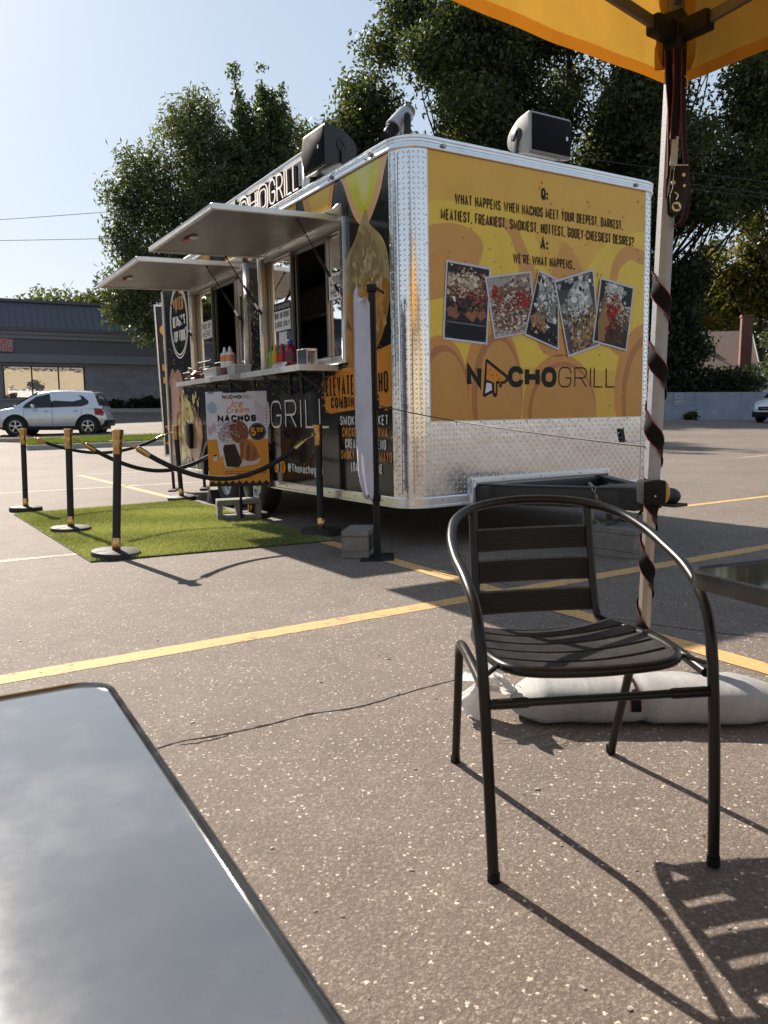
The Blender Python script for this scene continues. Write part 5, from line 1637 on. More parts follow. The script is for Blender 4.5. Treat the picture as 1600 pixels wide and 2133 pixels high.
# ------------------------------------------------------------------ wheels, arch, drawbar
mb = MB(); mb.b2((.25, 2.45, .3), (.30, 4.55, .9)); mb.b2((.0, 2.56, .735), (.25, 4.49, .745)); mb.build('wheel_well', DARK, TR)
mb = MB()
arch = spline([(2.52, .33), (2.55, .60), (2.72, .76), (3.1, .80), (3.95, .80), (4.33, .76), (4.5, .60), (4.53, .33)], 5)
ribbon(mb, SD, [np.array((-p[0], p[1])) for p in arch][::-1], .05, .05, None, thick=.06)
mb.build('fender', simple('fender_black', (.02, .02, .02), .3), TR)
TYP = [(.205, -.10), (.30, -.105), (.332, -.085), (.345, -.05), (.345, .05), (.332, .085), (.30, .105), (.205, .10)]
RIMW = simple('wheel_silver', (.55, .56, .58), .35, .6)
for t in (3.06, 3.92):
    ry = Matrix.Rotation(R(-90), 3, 'Y')
    mb = MB(); mb.lathe(TYP, 36, (.11, t, .345), ry)
    for k in range(3): mb.lathe([(.3455, -.05 + k * .05 - .006), (.339, -.05 + k * .05), (.3455, -.05 + k * .05 + .006)], 36, (.11, t, .345), ry)
    ty = mb.build('wheel', RUBBER, TR)
    mb = MB(); mb.lathe([(.205, .095), (.20, .06), (.17, .05), (.165, .03), (.12, .035), (.07, .06), (.05, .065), (.045, .09), (0, .092)], 30, (.11, t, .345), ry); mb.build('rim', RIMW, ty)
    mb = MB()
    for k in range(8):
        an = 2 * PI * k / 8
        mb.ell((.11 - .038, t + .142 * math.cos(an), .345 + .142 * math.sin(an)), (.006, .016, .016), 10, 5)
    mb.build('rim_holes', DARK, ty)['kind'] = 'stuff'
for t in (3.06, 3.92):
    mb = MB(); mb.lathe(TYP, 30, (WD - .15, t, .345), Matrix.Rotation(R(-90), 3, 'Y')); mb.build('wheel', RUBBER, TR)
DBM = simple('drawbar_paint', (.022, .0215, .021), .5, var=.5, scale=5, bump=.1, bscale=40)
def channel(a, b, h=.145, w=.06, th=.012):
    mb = MB()
    a, b = V(a), V(b)
    d = (b - a).normalized(); s = V((-d.y, d.x, 0))
    fr = lambda x, y, o: a.lerp(b, o) + s * x + V((0, 0, y))
    mb.prism([(-w / 2, 0), (w / 2, 0), (w / 2, h), (-w / 2, h)], fr, 0, 1)
    mb.prism([(-w / 2 - .012, h), (w / 2 + .012, h), (w / 2 + .012, h + th), (-w / 2 - .012, h + th)], fr, 0, 1)
    return mb
channel((.56, .25, .315), (1.30, -1.02, .315)).build('drawbar', DBM, TR, bevel=.003)
channel((2.18, .25, .315), (1.44, -1.02, .315)).build('drawbar', DBM, TR, bevel=.003)
mb = MB(); mb.b2((.62, -.1, .32), (2.1, .0, .46)); mb.build('crossmember', DBM, TR, bevel=.003)
mb = MB(); mb.b2((1.22, -1.08, .31), (1.52, -.74, .475)); mb.build('hitch_plate', DBM, TR, bevel=.006)
mb = MB()
mb.tube([(1.37, -1.0, .42), (1.37, -1.16, .43), (1.37, -1.22, .425)], [.062, .052, .055], 14)
mb.ell((1.37, -1.27, .425), (.062, .075, .058), 16, 10)
mb.b2((1.30, -1.36, .355), (1.44, -1.0, .375))
mb.build('coupler', DBM, TR)
mb = MB(); mb.tube(spline([(1.37, -1.02, .47), (1.37, -1.1, .535), (1.37, -1.17, .50), (1.37, -1.2, .475)], 5), [.012] * 5 + [.022] * 6 + [.02] * 5, 8); mb.build('latch_lever', DBM, TR)
mb = MB(); mb.tube([(1.37, -.72, .20), (1.37, -.72, .48)], .026, 12); mb.lathe([(0, 0), (.075, 0), (.075, .012), (0, .012)], 16, (1.37, -.72, .196)); mb.build('jack', simple('jack_steel', (.09, .09, .09), .5, .5), TR)
mb = MB(); mb.tube([(1.40, -1.03, .33), (1.40, -.92, .2), (1.38, -.80, .21)], .012, 8); mb.tube(spline([(1.25, -.95, .33), (1.22, -.98, .25), (1.1, -.9, .19)], 5), .008, 6); mb.build('prop_bar', DBM, TR)
CHN = simple('galvanised_chain', (.32, .29, .25), .45, .8, var=.3, scale=30)
def chain(pts, n, lk=.042, rad=.0045):
    S = spline(pts, 12)
    S = [V(p) for p in S]
    L = [0]
    for a, b in zip(S, S[1:]): L.append(L[-1] + (b - a).length)
    mb = MB()
    n = int(L[-1] / (lk * .74))
    for i in range(n):
        d = L[-1] * (i + .5) / n
        k = max(j for j in range(len(L)) if L[j] <= d)
        k = min(k, len(S) - 2)
        p = S[k].lerp(S[k + 1], (d - L[k]) / max(1e-6, L[k + 1] - L[k]))
        T = (S[k + 1] - S[k]).normalized()
        a = V((0, 0, 1)) if abs(T.z) < .9 else V((1, 0, 0))
        s1 = T.cross(a).normalized(); s2 = T.cross(s1)
        s = (s1 + s2).normalized() if i % 2 else (s1 - s2).normalized()
        P = [p + T * (lk / 2 * math.cos(q)) + s * (lk * .30 * math.sin(q)) for q in np.linspace(0, 2 * PI, 11)[:-1]]
        mb.tube(P, rad, 5, closed=True)
    return mb
NB = lambda f_, o=0: V((.56, .25, 0)).lerp(V((1.30, -1.02, 0)), f_) + V((-.045, -.026, o))
c0 = NB(.80, .475); c1 = NB(.86, .33); c2 = NB(.97, .27)
mb = chain([tuple(c0), tuple(NB(.82, .40)), tuple(c1), tuple(c2), tuple(NB(1.03, .265))], 16)
mb.tube([NB(.78, .50) + V((.02, .02, 0)), c0], .012, 6)
o = mb.build('safety_chain', CHN, TR); o['kind'] = 'stuff'
mb = MB()
h0 = NB(.80, .21)
mb.tube(spline([tuple(h0 + V((0, 0, .09))), tuple(h0 + V((0, 0, .03))), tuple(h0 + V((.035, -.02, .0))), tuple(h0 + V((.03, -.02, -.045))), tuple(h0 + V((-.01, 0, -.06))), tuple(h0 + V((-.04, .02, -.03))), tuple(h0 + V((-.035, .02, .01)))], 5), .008, 7)
mb.tube([NB(.8, .32), h0 + V((0, 0, .085))], .004, 5)
mb.build('chain_hook', CHN, TR)
# ------------------------------------------------------------------ helpers tied to the trailer frame
TM = Matrix.Translation((0.189, 5.834, 0)) @ Matrix.Rotation(TA, 4, 'Z')
def tp(x, y, z):
    return TM @ V((x, y, z))
def on_trailer(name, label, cat, x, y, z, rz=0.0, group=None):
    p = tp(x, y, z)
    return thing(name, label, cat, p, TA + rz, group)

# ------------------------------------------------------------------ roof sign with outlined letters
ns = on_trailer('neon_sign', 'rooftop letter sign in white metal frame above the serving hatches', 'sign', .07, 3.1, 3.04)
LX = frame((0, 0, 0), (0, -1, 0), (0, 0, 1), (-1, 0, 0))
mb = MB()
fw2, fh = 1.42, .345
for lo, hi in [((-.03, -fw2, .0), (.03, fw2, .03)), ((-.03, -fw2, fh - .03), (.03, fw2, fh)), ((-.03, -fw2, .03), (.03, -fw2 + .035, fh - .03)), ((-.03, fw2 - .035, .03), (.03, fw2, fh - .03))]:
    mb.b2(lo, hi)
mb.build('frame', ALUW, ns, bevel=.003)
mb = MB(); mb.add([tuple(LX(a, b, .0)) for a, b in ((-fw2, .03), (fw2, .03), (fw2, fh - .03), (-fw2, fh - .03))], [(0, 1, 2, 3)]); mb.build('clear_backing', m_glass('clear_acrylic', (.9, .9, .92), .1), ns)
NEON = simple('neon_tube', (.88, .82, .74), .3, var=.05)
for n_ in NEON.node_tree.nodes:
    if n_.type == 'BSDF_PRINCIPLED':
        n_.inputs['Emission Color'].default_value = (1, .84, .70, 1)
        n_.inputs['Emission Strength'].default_value = .30
def neon_letter(ch, x, h, w, double):
    t0 = .012
    mb = MB()
    cw, st = strokes_of(ch, w, h, t0)
    for pts, closed in st:
        ribbon(mb, LX, [p + np.array([x, .045]) for p in pts], .06 if not double else .085, .012, None, closed, thick=.01)
    l_ = mb.build('letter_backing', BLACKP, ns)
    mb = MB()
    for pts, closed in st:
        P = [p + np.array([x, .045]) for p in pts]
        if not double:
            mb.tube([LX(p[0], p[1], .03) for p in P], .0065, 6, closed=closed)
        else:
            n_ = len(P)
            for sg in (-1, 1):
                Q = []
                for i in range(n_):
                    a, b = (P[i - 1] if (closed or i) else P[0]), (P[(i + 1) % n_] if (closed or i < n_ - 1) else P[-1])
                    d = (b - a) / (np.linalg.norm(b - a) + 1e-9)
                    Q.append(P[i] + np.array([-d[1], d[0]]) * .022 * sg)
                mb.tube([LX(p[0], p[1], .03) for p in Q], .006, 6, closed=closed)
    mb.build('tube', NEON, l_)
    return cw
x = 1.30
for ch in 'LLIRG':
    cw = max(G[ch][0] * .14, .012)
    x -= cw
    neon_letter(ch, x, .235, .14, False)
    x -= .035
x -= .02
for ch in 'OHC':
    cw = max(G[ch][0] * .20, .012); x -= cw
    neon_letter(ch, x, .22, .20, True); x -= .05
for ch in 'AN':
    cw = max(G[ch][0] * .2, .012); x -= cw
    neon_letter(ch, x, .22, .2, True); x -= .05
mb = MB()
for t in (-1.0, 0, 1.0): mb.b2((-.02, t - .02, -.03), (.14, t + .02, .004))
mb.build('feet', ALU, ns)

# ------------------------------------------------------------------ two roof loudspeakers
SPKB = simple('speaker_black', (.010, .011, .014), .42, var=.2)
SPKG = simple('speaker_grey', (.24, .235, .225), .4, var=.06)
GRILLE = simple('speaker_grille', (.006, .0065, .008), .75, spec=.15, var=.3, bump=.4, bscale=500, bdist=.001)
def speaker(name, label, x, y, z, rz, body, L=.40, h=.30, d=.27, tilt=0.0):
    t = on_trailer(name, label, 'loudspeaker', x, y, z, rz, 'loudspeakers on the trailer roof')
    fr = frame((0, 0, .055), (0, -1, 0), (0, 0, 1), (1, 0, 0))      # a: toward the grille (-y), b: up, o: along x
    prof = spline([(d * .5, 0), (d * .52, h * .5), (d * .5, h), (d * .32, h * 1.02), (-d * .05, h * .94), (-d * .4, h * .70), (-d * .5, h * .46), (-d * .4, h * .22), (-d * .05, .02), (d * .32, -.01)], 4, True)
    mb = MB(); mb.prism(prof, fr, -L / 2, L / 2, sm=True); mb.build('cabinet', body, t, bevel=.008, angle=50)
    mb = MB(); mb.prism([(d * .53, .008), (d * .60, h * .5), (d * .53, h - .008), (d * .45, h - .008), (d * .45, .008)], fr, -L / 2 + .012, L / 2 - .012); mb.build('grille', GRILLE, t, bevel=.004)
    mb = MB(); c = fr(d * .6, h * .45, L / 2 - .07); mb.box(c, (.02, .006, .03)); mb.build('badge', simple('badge_silver', (.6, .6, .6), .3, .9), t)
    for s in (-1, 1):
        mb = MB(); mb.lathe([(0, 0), (.062, 0), (.062, .01), (.05, .016), (0, .016)], 20, fr(-.02, h * .52, s * (L / 2 + .0)), Matrix.Rotation(s * PI / 2, 3, 'Y')); k_ = mb.build('knob', SPKB, t)
        mb = MB(); mb.box(fr(-.02, h * .52, s * (L / 2 + .02)), (.012, .02, .09), Matrix.Rotation(R(35), 3, 'X')); mb.build('knob_grip', SPKB, k_, bevel=.004)
        mb = MB(); mb.box(fr(-.02, h * .52 - .13, s * (L / 2 + .016)), (.012, .06, .24)); mb.build('bracket_arm', SPKB, t, bevel=.004)
    mb = MB(); mb.box((0, .02, -.006), (L + .04, .06, .012)); mb.build('bracket_base', SPKB, t, bevel=.003)
    return t
speaker('loudspeaker', 'all black loudspeaker on roof edge beside the letter sign', .08, 1.25, 3.045, -PI / 2, SPKB, .40, .30, .30)
speaker('loudspeaker', 'loudspeaker with pale cabinet and black grille on the front roof edge', 1.44, .16, 3.045, 0, SPKG, .44, .29, .28)

# ------------------------------------------------------------------ roof spotlight
sl_ = on_trailer('spotlight', 'grey cylindrical spotlight tilted down on the rounded roof corner', 'spotlight', .12, .22, 3.04)
q = Matrix.Rotation(R(-38), 3, 'X') @ Matrix.Rotation(R(28), 3, 'Y')
rz_ = Matrix.Rotation(R(-10), 3, 'Z')
ax = Matrix.Rotation(R(12), 3, 'Z') @ Matrix.Rotation(R(46), 3, 'Y')
oc = V((.0, 0, .15))
SPG = simple('spot_grey', (.33, .34, .35), .4, .3, var=.06)
mb = MB(); mb.lathe([(0, -.10), (.062, -.10), (.066, -.095), (.066, .085), (.06, .095), (0, .095)], 24, oc, ax); mb.build('housing', SPG, sl_)
mb = MB(); mb.lathe([(0, .095), (.045, .095), (.05, .11), (.05, .14), (.035, .16), (0, .165)], 20, oc, ax)
for k in range(5): mb.lathe([(.051, .105 + .008 * k), (.0525, .108 + .008 * k), (.051, .111 + .008 * k)], 20, oc, ax)
mb.build('rear_grille', simple('grille_grey', (.2, .2, .2), .5, .4), sl_)
mb = MB(); mb.lathe([(.05, -.10), (.05, -.13), (.044, -.135), (.044, -.16), (.038, -.17), (.038, -.19), (.03, -.185), (0, -.18)], 20, oc, ax); mb.build('lens_barrel', BLACKP, sl_)
mb = MB(); mb.b2((-.02, .085, .0), (.03, .10, .17)); mb.b2((-.02, -.10, .0), (.03, -.085, .17)); mb.b2((-.03, -.1, -.004), (.04, .1, .008)); mb.ell((.0, .10, .15), (.03, .012, .03), 14, 8); mb.ell((.0, -.10, .15), (.03, .012, .03), 14, 8); mb.build('yoke', BLACKM, sl_)

# ------------------------------------------------------------------ things on the counters
def on_shelf(name, label, cat, off, t, rz=0.0, group=None, z=1.4625):
    return on_trailer(name, label, cat, -off, t, z, rz, group)
def bottle(label, off, t, col, cap, h, r, lab=None, name='drink_bottle', trans=True, z=1.4625):
    b = on_shelf(name, label, 'bottle', off, t, 0, 'bottles on the serving counters', z)
    m1 = simple('liquid_' + col[1:], H(col), .15, var=.1); m2 = simple('cap_' + cap[1:], H(cap), .4, var=.05)
    mb = MB(); mb.lathe([(0, 0), (r * .92, 0), (r, h * .04), (r, h * .35), (r * .93, h * .45), (r, h * .56), (r * .9, h * .68), (r * .45, h * .84), (r * .36, h * .88), (0, h * .88)], 18); mb.build('body', m1, b)
    mb = MB(); mb.lathe([(r * .42, h * .87), (r * .44, h * .99), (r * .40, h), (0, h)], 14); mb.build('cap', m2, b)
    if lab:
        mb = MB(); mb.lathe([(r * 1.01, h * .30), (r * 1.015, h * .31), (r * 1.015, h * .55), (r * 1.01, h * .56)], 18); mb.build('label_wrap', simple('label_' + lab[1:], H(lab), .5, var=.2, scale=60), b)
    return b
bottle('green soda bottle, furthest left of the drinks on the counter', .18, 2.02, '#6FA02E', '#2E8A3A', .23, .036)
bottle('orange yellow soda bottle with yellow cap behind the menu', .20, 1.89, '#C08F22', '#E0A81C', .235, .037, '#D88A20')
bottle('red soda bottle with red cap between yellow and blue capped bottles', .19, 1.76, '#8E1620', '#A01428', .235, .037, '#B01030')
bottle('large dark red drink bottle with a blue cap on the counter', .17, 1.63, '#6E0E1C', '#1E2E9A', .255, .052, '#5A2438')
mn = on_shelf('menu_card', 'folded white menu card leaning in front of the drink bottles', 'menu', .28, 1.64)
mb = MB(); mb.box((0, 0, .035), (.02, .24, .05), Matrix.Rotation(R(50), 3, 'Y')); mb.build('card', WHITEP, mn, bevel=.002)
mb = MB(); mb.add([tuple(Matrix.Rotation(R(50), 3, 'Y') @ V((-.0105, a, b)) + V((0, 0, .035))) for a, b in ((-.08, -.01), (.06, -.01), (.06, .012), (-.08, .012))], [(0, 1, 2, 3)], 0, False, (.35, .35, .38)); mb.build('print', MATTE, mn)
tb = on_shelf('tip_box', 'clear acrylic tip box with a banknote inside on the counter', 'box', .20, 1.24)
ACR = m_glass('acrylic', (.82, .80, .78), .10, .05)
mb = MB()
a, b, hh = .045, .095, .14
for P in ([(-a, -b, 0), (a, -b, 0), (a, -b, hh), (-a, -b, hh)], [(-a, b, 0), (a, b, 0), (a, b, hh), (-a, b, hh)], [(-a, -b, 0), (-a, b, 0), (-a, b, hh), (-a, -b, hh)], [(a, -b, 0), (a, b, 0), (a, b, hh), (a, -b, hh)], [(-a, -b, hh), (a, -b, hh), (a, b, hh), (-a, b, hh)]):
    mb.poly(P)
mb.build('case', ACR, tb)
mb = MB()
for P in ([(-a, -b, 0), (-a, -b, hh)], [(-a, b, 0), (-a, b, hh)], [(a, -b, 0), (a, -b, hh)], [(-a, -b, hh), (-a, b, hh)], [(-a, -b, .003), (-a, b, .003)], [(-a, -b, hh), (a, -b, hh)], [(a, b, 0), (a, b, hh)], [(-a, b, hh), (a, b, hh)]):
    mb.tube(P, .0035, 5)
mb.build('edge_strips', simple('acrylic_edge', (.55, .5, .46), .3), tb)
mb = MB(); mb.box((-.015, .01, .055), (.004, .06, .09)); mb.build('banknote', simple('banknote_green', (.16, .20, .15), .7, var=.4, scale=60), tb)
mb = MB(); mb.box((-.025, .06, .07), (.003, .04, .10)); mb.build('paper_slip', WHITEP, tb)

WIREM = simple('black_wire', (.015, .014, .013), .45)
def basket(label, off, t, w, d, h, handle=False):
    k = on_shelf('wire_basket', label, 'basket', off, t, 0, 'wire baskets on the pick-up counter', 1.4705)
    mb = MB()
    for z in (.004, h * .35, h * .7, h):
        s = .85 + .15 * z / h
        mb.tube([(-d * s, -w * s, z), (d * s, -w * s, z), (d * s, w * s, z), (-d * s, w * s, z)], .0032, 5, closed=True)
    for i in range(9):
        u = -1 + 2 * i / 8
        for sx in (-1, 1):
            mb.tube([(sx * d * .85, u * w * .85, .004), (sx * d, u * w, h)], .002, 4)
    for i in range(5):
        u = -1 + 2 * i / 4
        for sy in (-1, 1):
            mb.tube([(u * d * .85, sy * w * .85, .004), (u * d, sy * w, h)], .002, 4)
    if handle: mb.tube(spline([(-d, -w, h), (-d * .5, -w * 1.15, h + .02), (d * .5, -w * 1.15, h + .02), (d, -w, h)], 5), .004, 6)
    mb.build('wire_cage', WIREM, k)
    return k
basket('low wire basket heaped with red and white sauce packets at the shelf end', .24, 4.12, .14, .09, .10)
basket('taller empty black wire basket behind the sauce packets', .16, 3.72, .19, .10, .20, True)
sp_ = on_shelf('sauce_packets', 'heap of red and white sauce packets in the low wire basket', 'packets', .24, 4.12, 0, None, 1.476)
rr = random.Random(5)
PKT = [simple('packet_red', (.40, .03, .025), .35, var=.3), simple('packet_white', (.6, .57, .52), .4, var=.15), simple('packet_maroon', (.14, .02, .02), .4)]
for k in range(34):
    mb = MB()
    q = Matrix.Rotation(rr.uniform(0, 6), 3, 'Z') @ Matrix.Rotation(rr.uniform(-1.2, 1.2), 3, 'X')
    mb.box((rr.uniform(-.07, .07), rr.uniform(-.12, .12), .02 + rr.uniform(0, .16) * (1 - abs(rr.uniform(-.4, .4)))), (.035, .075, .008), q)
    mb.build('packet', rr.choice(PKT), sp_)
def bin_(label, off, t, w, d, h, rz=0):
    k = on_shelf('clear_bin', label, 'bin', off, t, rz, 'clear plastic bins on the pick-up counter', 1.4705)
    mb = MB()
    P = [(-d * .9, -w * .9, .003), (d * .9, -w * .9, .003), (d * .9, w * .9, .003), (-d * .9, w * .9, .003), (-d, -w, h), (d, -w, h), (d, w, h), (-d, w, h)]
    mb.add(P, [(0, 1, 5, 4), (1, 2, 6, 5), (2, 3, 7, 6), (3, 0, 4, 7), (0, 3, 2, 1)])
    mb.build('tub', simple('frosted_plastic', (.42, .41, .39), .35, var=.1) if 'frosted_plastic' not in MATS else MATS['frosted_plastic'], k)
    mb = MB(); mb.tube(P[4:], .004, 5, closed=True); mb.build('rim', WHITEP, k)
    return k
bin_('larger clear plastic bin of lids in front of the squeeze bottles', .25, 3.30, .20, .09, .10)
bin_('small clear bin right of the squeeze bottles on the pick-up counter', .22, 2.76, .11, .09, .10)
for i, (o_, t_, lb) in enumerate(((.27, 3.02, 'left squeeze bottle of the front pair, brown sauce and orange band'), (.25, 2.92, 'right squeeze bottle of the front pair, brown sauce and orange band'), (.18, 3.08, 'squeeze bottle standing behind the front pair of sauce bottles'))):
    b = on_shelf('squeeze_bottle', lb, 'bottle', o_, t_, 0, 'squeeze bottles of sauce', 1.4705)
    mb = MB(); mb.lathe([(0, 0), (.043, 0), (.046, .01), (.046, .09)], 16); mb.build('sauce', simple('brown_sauce', (.10, .035, .03), .3) if i == 0 else MATS['brown_sauce'], b)
    mb = MB(); mb.lathe([(.0462, .09), (.0462, .15)], 16); mb.build('white_band', WHITEP, b)
    mb = MB(); mb.lathe([(.0462, .15), (.0462, .215)], 16); mb.build('orange_band', simple('orange_label', (.60, .24, .11), .5, var=.35, scale=50) if i == 0 else MATS['orange_label'], b)
    mb = MB(); mb.lathe([(.046, .215), (.04, .235), (.022, .245), (.012, .29), (.007, .30), (0, .30)], 16); mb.build('nozzle', WHITEP, b)

# ------------------------------------------------------------------ paper notices in the windows
PAPER = simple('paper', (.80, .80, .80), .6, var=.05)
def notice(label, t0, t1, z0, z1, lines, off=-.028, band=None):
    """sheet between t0 (left, farther) and t1 (right, nearer)"""
    k = on_trailer('paper_notice', label, 'notice', -off, 0, 0, 0, 'paper notices in the serving windows')
    mb = MB(); mb.b2((-.001, t1, z0), (.001, t0, z1)); mb.build('sheet', PAPER, k)
    fr = frame((-.0018, 0, 0), (0, -1, 0), (0, 0, 1), (-1, 0, 0))
    mb = MB()
    if band:
        mb.add([tuple(fr(a, b, .0)) for a, b in ((-t0, band[0]), (-t1, band[0]), (-t1, band[1]), (-t0, band[1]))], [(0, 1, 2, 3)], 0, False, (.012, .012, .014))
    for s, z, h, col in lines:
        W_ = (t0 - t1) * (.78 if len(s) < 8 else .9)
        text(mb, fr, s, -(t0 + t1) / 2, z, h, h * .5, h * .15, h * .16, .0006, col, 'c', fit=W_)
    tag(mb.build('lettering', MATTE, k), kind='stuff')
INKB = (.03, .03, .04)
notice('white ORDER HERE sheet on the right pane of the near window', 1.235, .925, 2.02, 2.235, [('ORDER', 2.135, .075, INKB), ('HERE', 2.04, .075, INKB)])
notice('NO CASH ACCEPTED sheet with a black band on the near window left pane', 2.40, 2.03, 1.872, 2.14, [('NO CASH ACCEPTED', 2.078, .042, (.55, .55, .55)), ('DEBIT OR CREDIT', 1.99, .055, INKB), ('CARDS ONLY', 1.905, .055, INKB)], band=(2.062, 2.138))
notice('small handwritten sheet below the no cash notice', 2.30, 2.12, 1.735, 1.855, [('e a n c e', 1.83, .014, (.2, .2, .3)), ('o r n a c', 1.805, .014, (.2, .2, .3)), ('c a m e n', 1.78, .014, (.2, .2, .3)), ('n o e r', 1.755, .014, (.2, .2, .3))])
notice('white PICK UP HERE sheet on the far window left pane', 4.56, 4.20, 2.0, 2.20, [('PICK UP', 2.105, .07, INKB), ('HERE', 2.015, .07, INKB)])

# ------------------------------------------------------------------ tall framed sign at the trailer's rear corner
vs_ = thing('vertical_sign', 'tall black sign with orange letters in an aluminium frame behind the trailer', 'sign', (-3.225, 11.6, 0.0), R(0))
vs_.rotation_euler = (R(-.0), R(-1.2), R(8))
mb = MB()
for lo, hi in [((.004, -.010, .50), (.024, .010, 2.70)), ((.024, -.012, 2.67), (.62, .012, 2.70)), ((.62, -.012, .50), (.65, .012, 2.70)), ((.024, -.012, .50), (.62, .012, .53))]:
    mb.b2(lo, hi)
mb.build('frame', ALUW, vs_, bevel=.004)
mb = MB(); mb.b2((.024, -.009, .53), (.62, .009, 2.67)); mb.build('board', simple('sign_black', (.012, .012, .013), .35), vs_)
mb = MB()
for x in (.1, .55): mb.b2((x - .02, -.02, 0), (x + .02, .02, .46)); mb.b2((x - .05, -.3, 0), (x + .05, .3, .02))
mb.build('stand', BLACKM, vs_)
vf = frame((.330, -.0105, 0), (0, 0, -1), (1, 0, 0), (0, -1, 0))      # lettering runs down the board
mb = MB()
OG = FC('#D99231')
xx = -2.42
for ch in 'GRILL':
    cw = max(G[ch][0] * .17, .07)
    text(mb, vf, ch, xx, -.265, .52, .17, .07, 0, .0, OG); xx += cw + .055
P = circle(-1.42, -.18, .10, 24); mb.add([tuple(vf(p[0], p[1], .0)) for p in P], [tuple(range(24))], 0, False, (.02, .02, .02))
for a, b in ((-1.46, -.22), (-1.37, -.19)):
    P = circle(a, b, .016, 10); mb.add([tuple(vf(p[0], p[1], .0006)) for p in P], [tuple(range(10))], 0, False, (.6, .6, .58))
xx = -1.26
for ch in 'AOOT':
    cw = G[ch][0] * .18
    text(mb, vf, ch, xx, -.265, .52, .18, .075, 0, .0, OG); xx += cw + .05
tag(mb.build('lettering', MATTE, vs_), kind='stuff')

# ------------------------------------------------------------------ poster on a stand under the counter
ps = thing('poster_stand', 'ice cream nachos poster priced 5.99 on a clamp stand before the wheels', 'poster', (-1.450, 7.86, 0), R(1.5))
pw_, ph_ = .605, .945
ZB = .355
mb = MB(); mb.b2((-pw_ / 2, -.008, ZB), (pw_ / 2, .008, ZB + ph_)); mb.build('board', PAPER, ps)
mb = MB(); mb.tube([(0, .03, .02), (0, .03, ZB + ph_)], .014, 8); mb.b2((-.2, -.05, 0), (.2, .25, .012)); mb.build('stand', BLACKM, ps)
mb = MB(); mb.b2((-.13, -.02, ZB + ph_ - .012), (.10, .03, ZB + ph_ + .014)); mb.build('clamp', BLACKP, ps, bevel=.003)
PF = frame((-pw_ / 2, -.0085, ZB), (pw_, 0, 0), (0, 0, ph_), (0, -1, 0))      # 0..1 across, 0..1 up
PU = frame((-pw_ / 2, -.0085, ZB), (1, 0, 0), (0, 0, 1), (0, -1, 0))
mb = MB()
def pp(pts, o, col): mb.add([tuple(PF(p[0], p[1], o)) for p in pts], [tuple(range(len(pts)))], 0, False, FC(col) if isinstance(col, str) else col)
pp([(0, 0), (1, 0), (1, 1), (0, 1)], .0003, '#D4D3E0')
pp([(0, 0), (1, 0), (1, .50), (.63, .50), (.2, .31), (.16, .50), (0, .50)], .0006, '#D58C32')
pp([(0, 0), (1, 0), (1, .24), (0, .24)], .0007, '#D58C32')
pp([(.55, .2), (1, .2), (1, .5), (.72, .5), (.5, .35)], .00075, '#D58C32')
zz = [(0, 0), (1, 0)]
n_ = 9
for i in range(n_ * 2 + 1): zz.append((1 - i / (n_ * 2), .028 if i % 2 == 0 else .062))
pp(zz, .001, '#2A2220')
pp(circle(.10, .835, .088, 26, .066), .0009, '#D4D3E0')
for k in range(8):
    u = -.075 + .15 * k / 7 + .012
    w_ = math.sqrt(max(0, .088 ** 2 - u ** 2))
    ribbon(mb, lambda a, b, o: PF(a, b, o), [np.array([.10 + u * .7 - w_ * .62, .835 + (-u * .55 - w_ * .45)]), np.array([.10 + u * .7 + w_ * .62, .835 + (-u * .55 + w_ * .45)])], .009, .0012, FC('#2C7FA0'))
ribbon(mb, PF, [np.array(p) for p in ((.04, .985), (.065, 1 - .001), (.09, .98), (.115, .999), (.14, .985))], .016, .0012, FC('#2C7FA0'))
for k in range(6):
    z0 = .90 - .034 * k
    ribbon(mb, PF, [np.array(p) for p in ((.80, z0), (.955, z0 - .085), (.985, z0 - .085), (.99, z0 - .04))], .0065, .0011, FC('#A8588F'))
for k in range(5):
    z0 = .655 - .018 * k
    ribbon(mb, PF, [np.array(p) for p in ((.02, z0), (.055, z0 - .04), (.115, z0 + .022), (.15, z0 - .012))], .006, .0011, FC('#B0557F'))
text(mb, PU, 'N', .165, .872, .038, .034, .0115, 0, .0012, INK)
mb.add([tuple(PU(p[0], p[1], .0013)) for p in ((.200, .915), (.245, .885), (.215, .862))], [(0, 1, 2)], 0, False, FC('#C98A3A'))
text(mb, PU, 'CHO', .235, .872, .038, .036, .0115, .004, .0012, INK)
text(mb, PU, 'GRILL', .352, .872, .038, .034, .0035, .007, .0012, INK, fit=.10)
text(mb, PU, 'Ice', .245, .785, .075, .05, .012, .010, .0012, FC('#D8803A'), shear=.3)
G['I_'] = G['I']
text(mb, PU, 'Cream', .195, .728, .062, .043, .011, .010, .0016, FC('#D8803A'), shear=.3, slope=.05)
ribbon(mb, PU, [np.array(p) for p in spline([(.27, .705), (.33, .70), (.39, .712), (.41, .73)], 5)], .009, .0018, FC('#D8803A'))
text(mb, PU, 'NACHOS', .11, .645, .068, .066, .0205, .008, .002, FC('#14141A'), fit=.385)
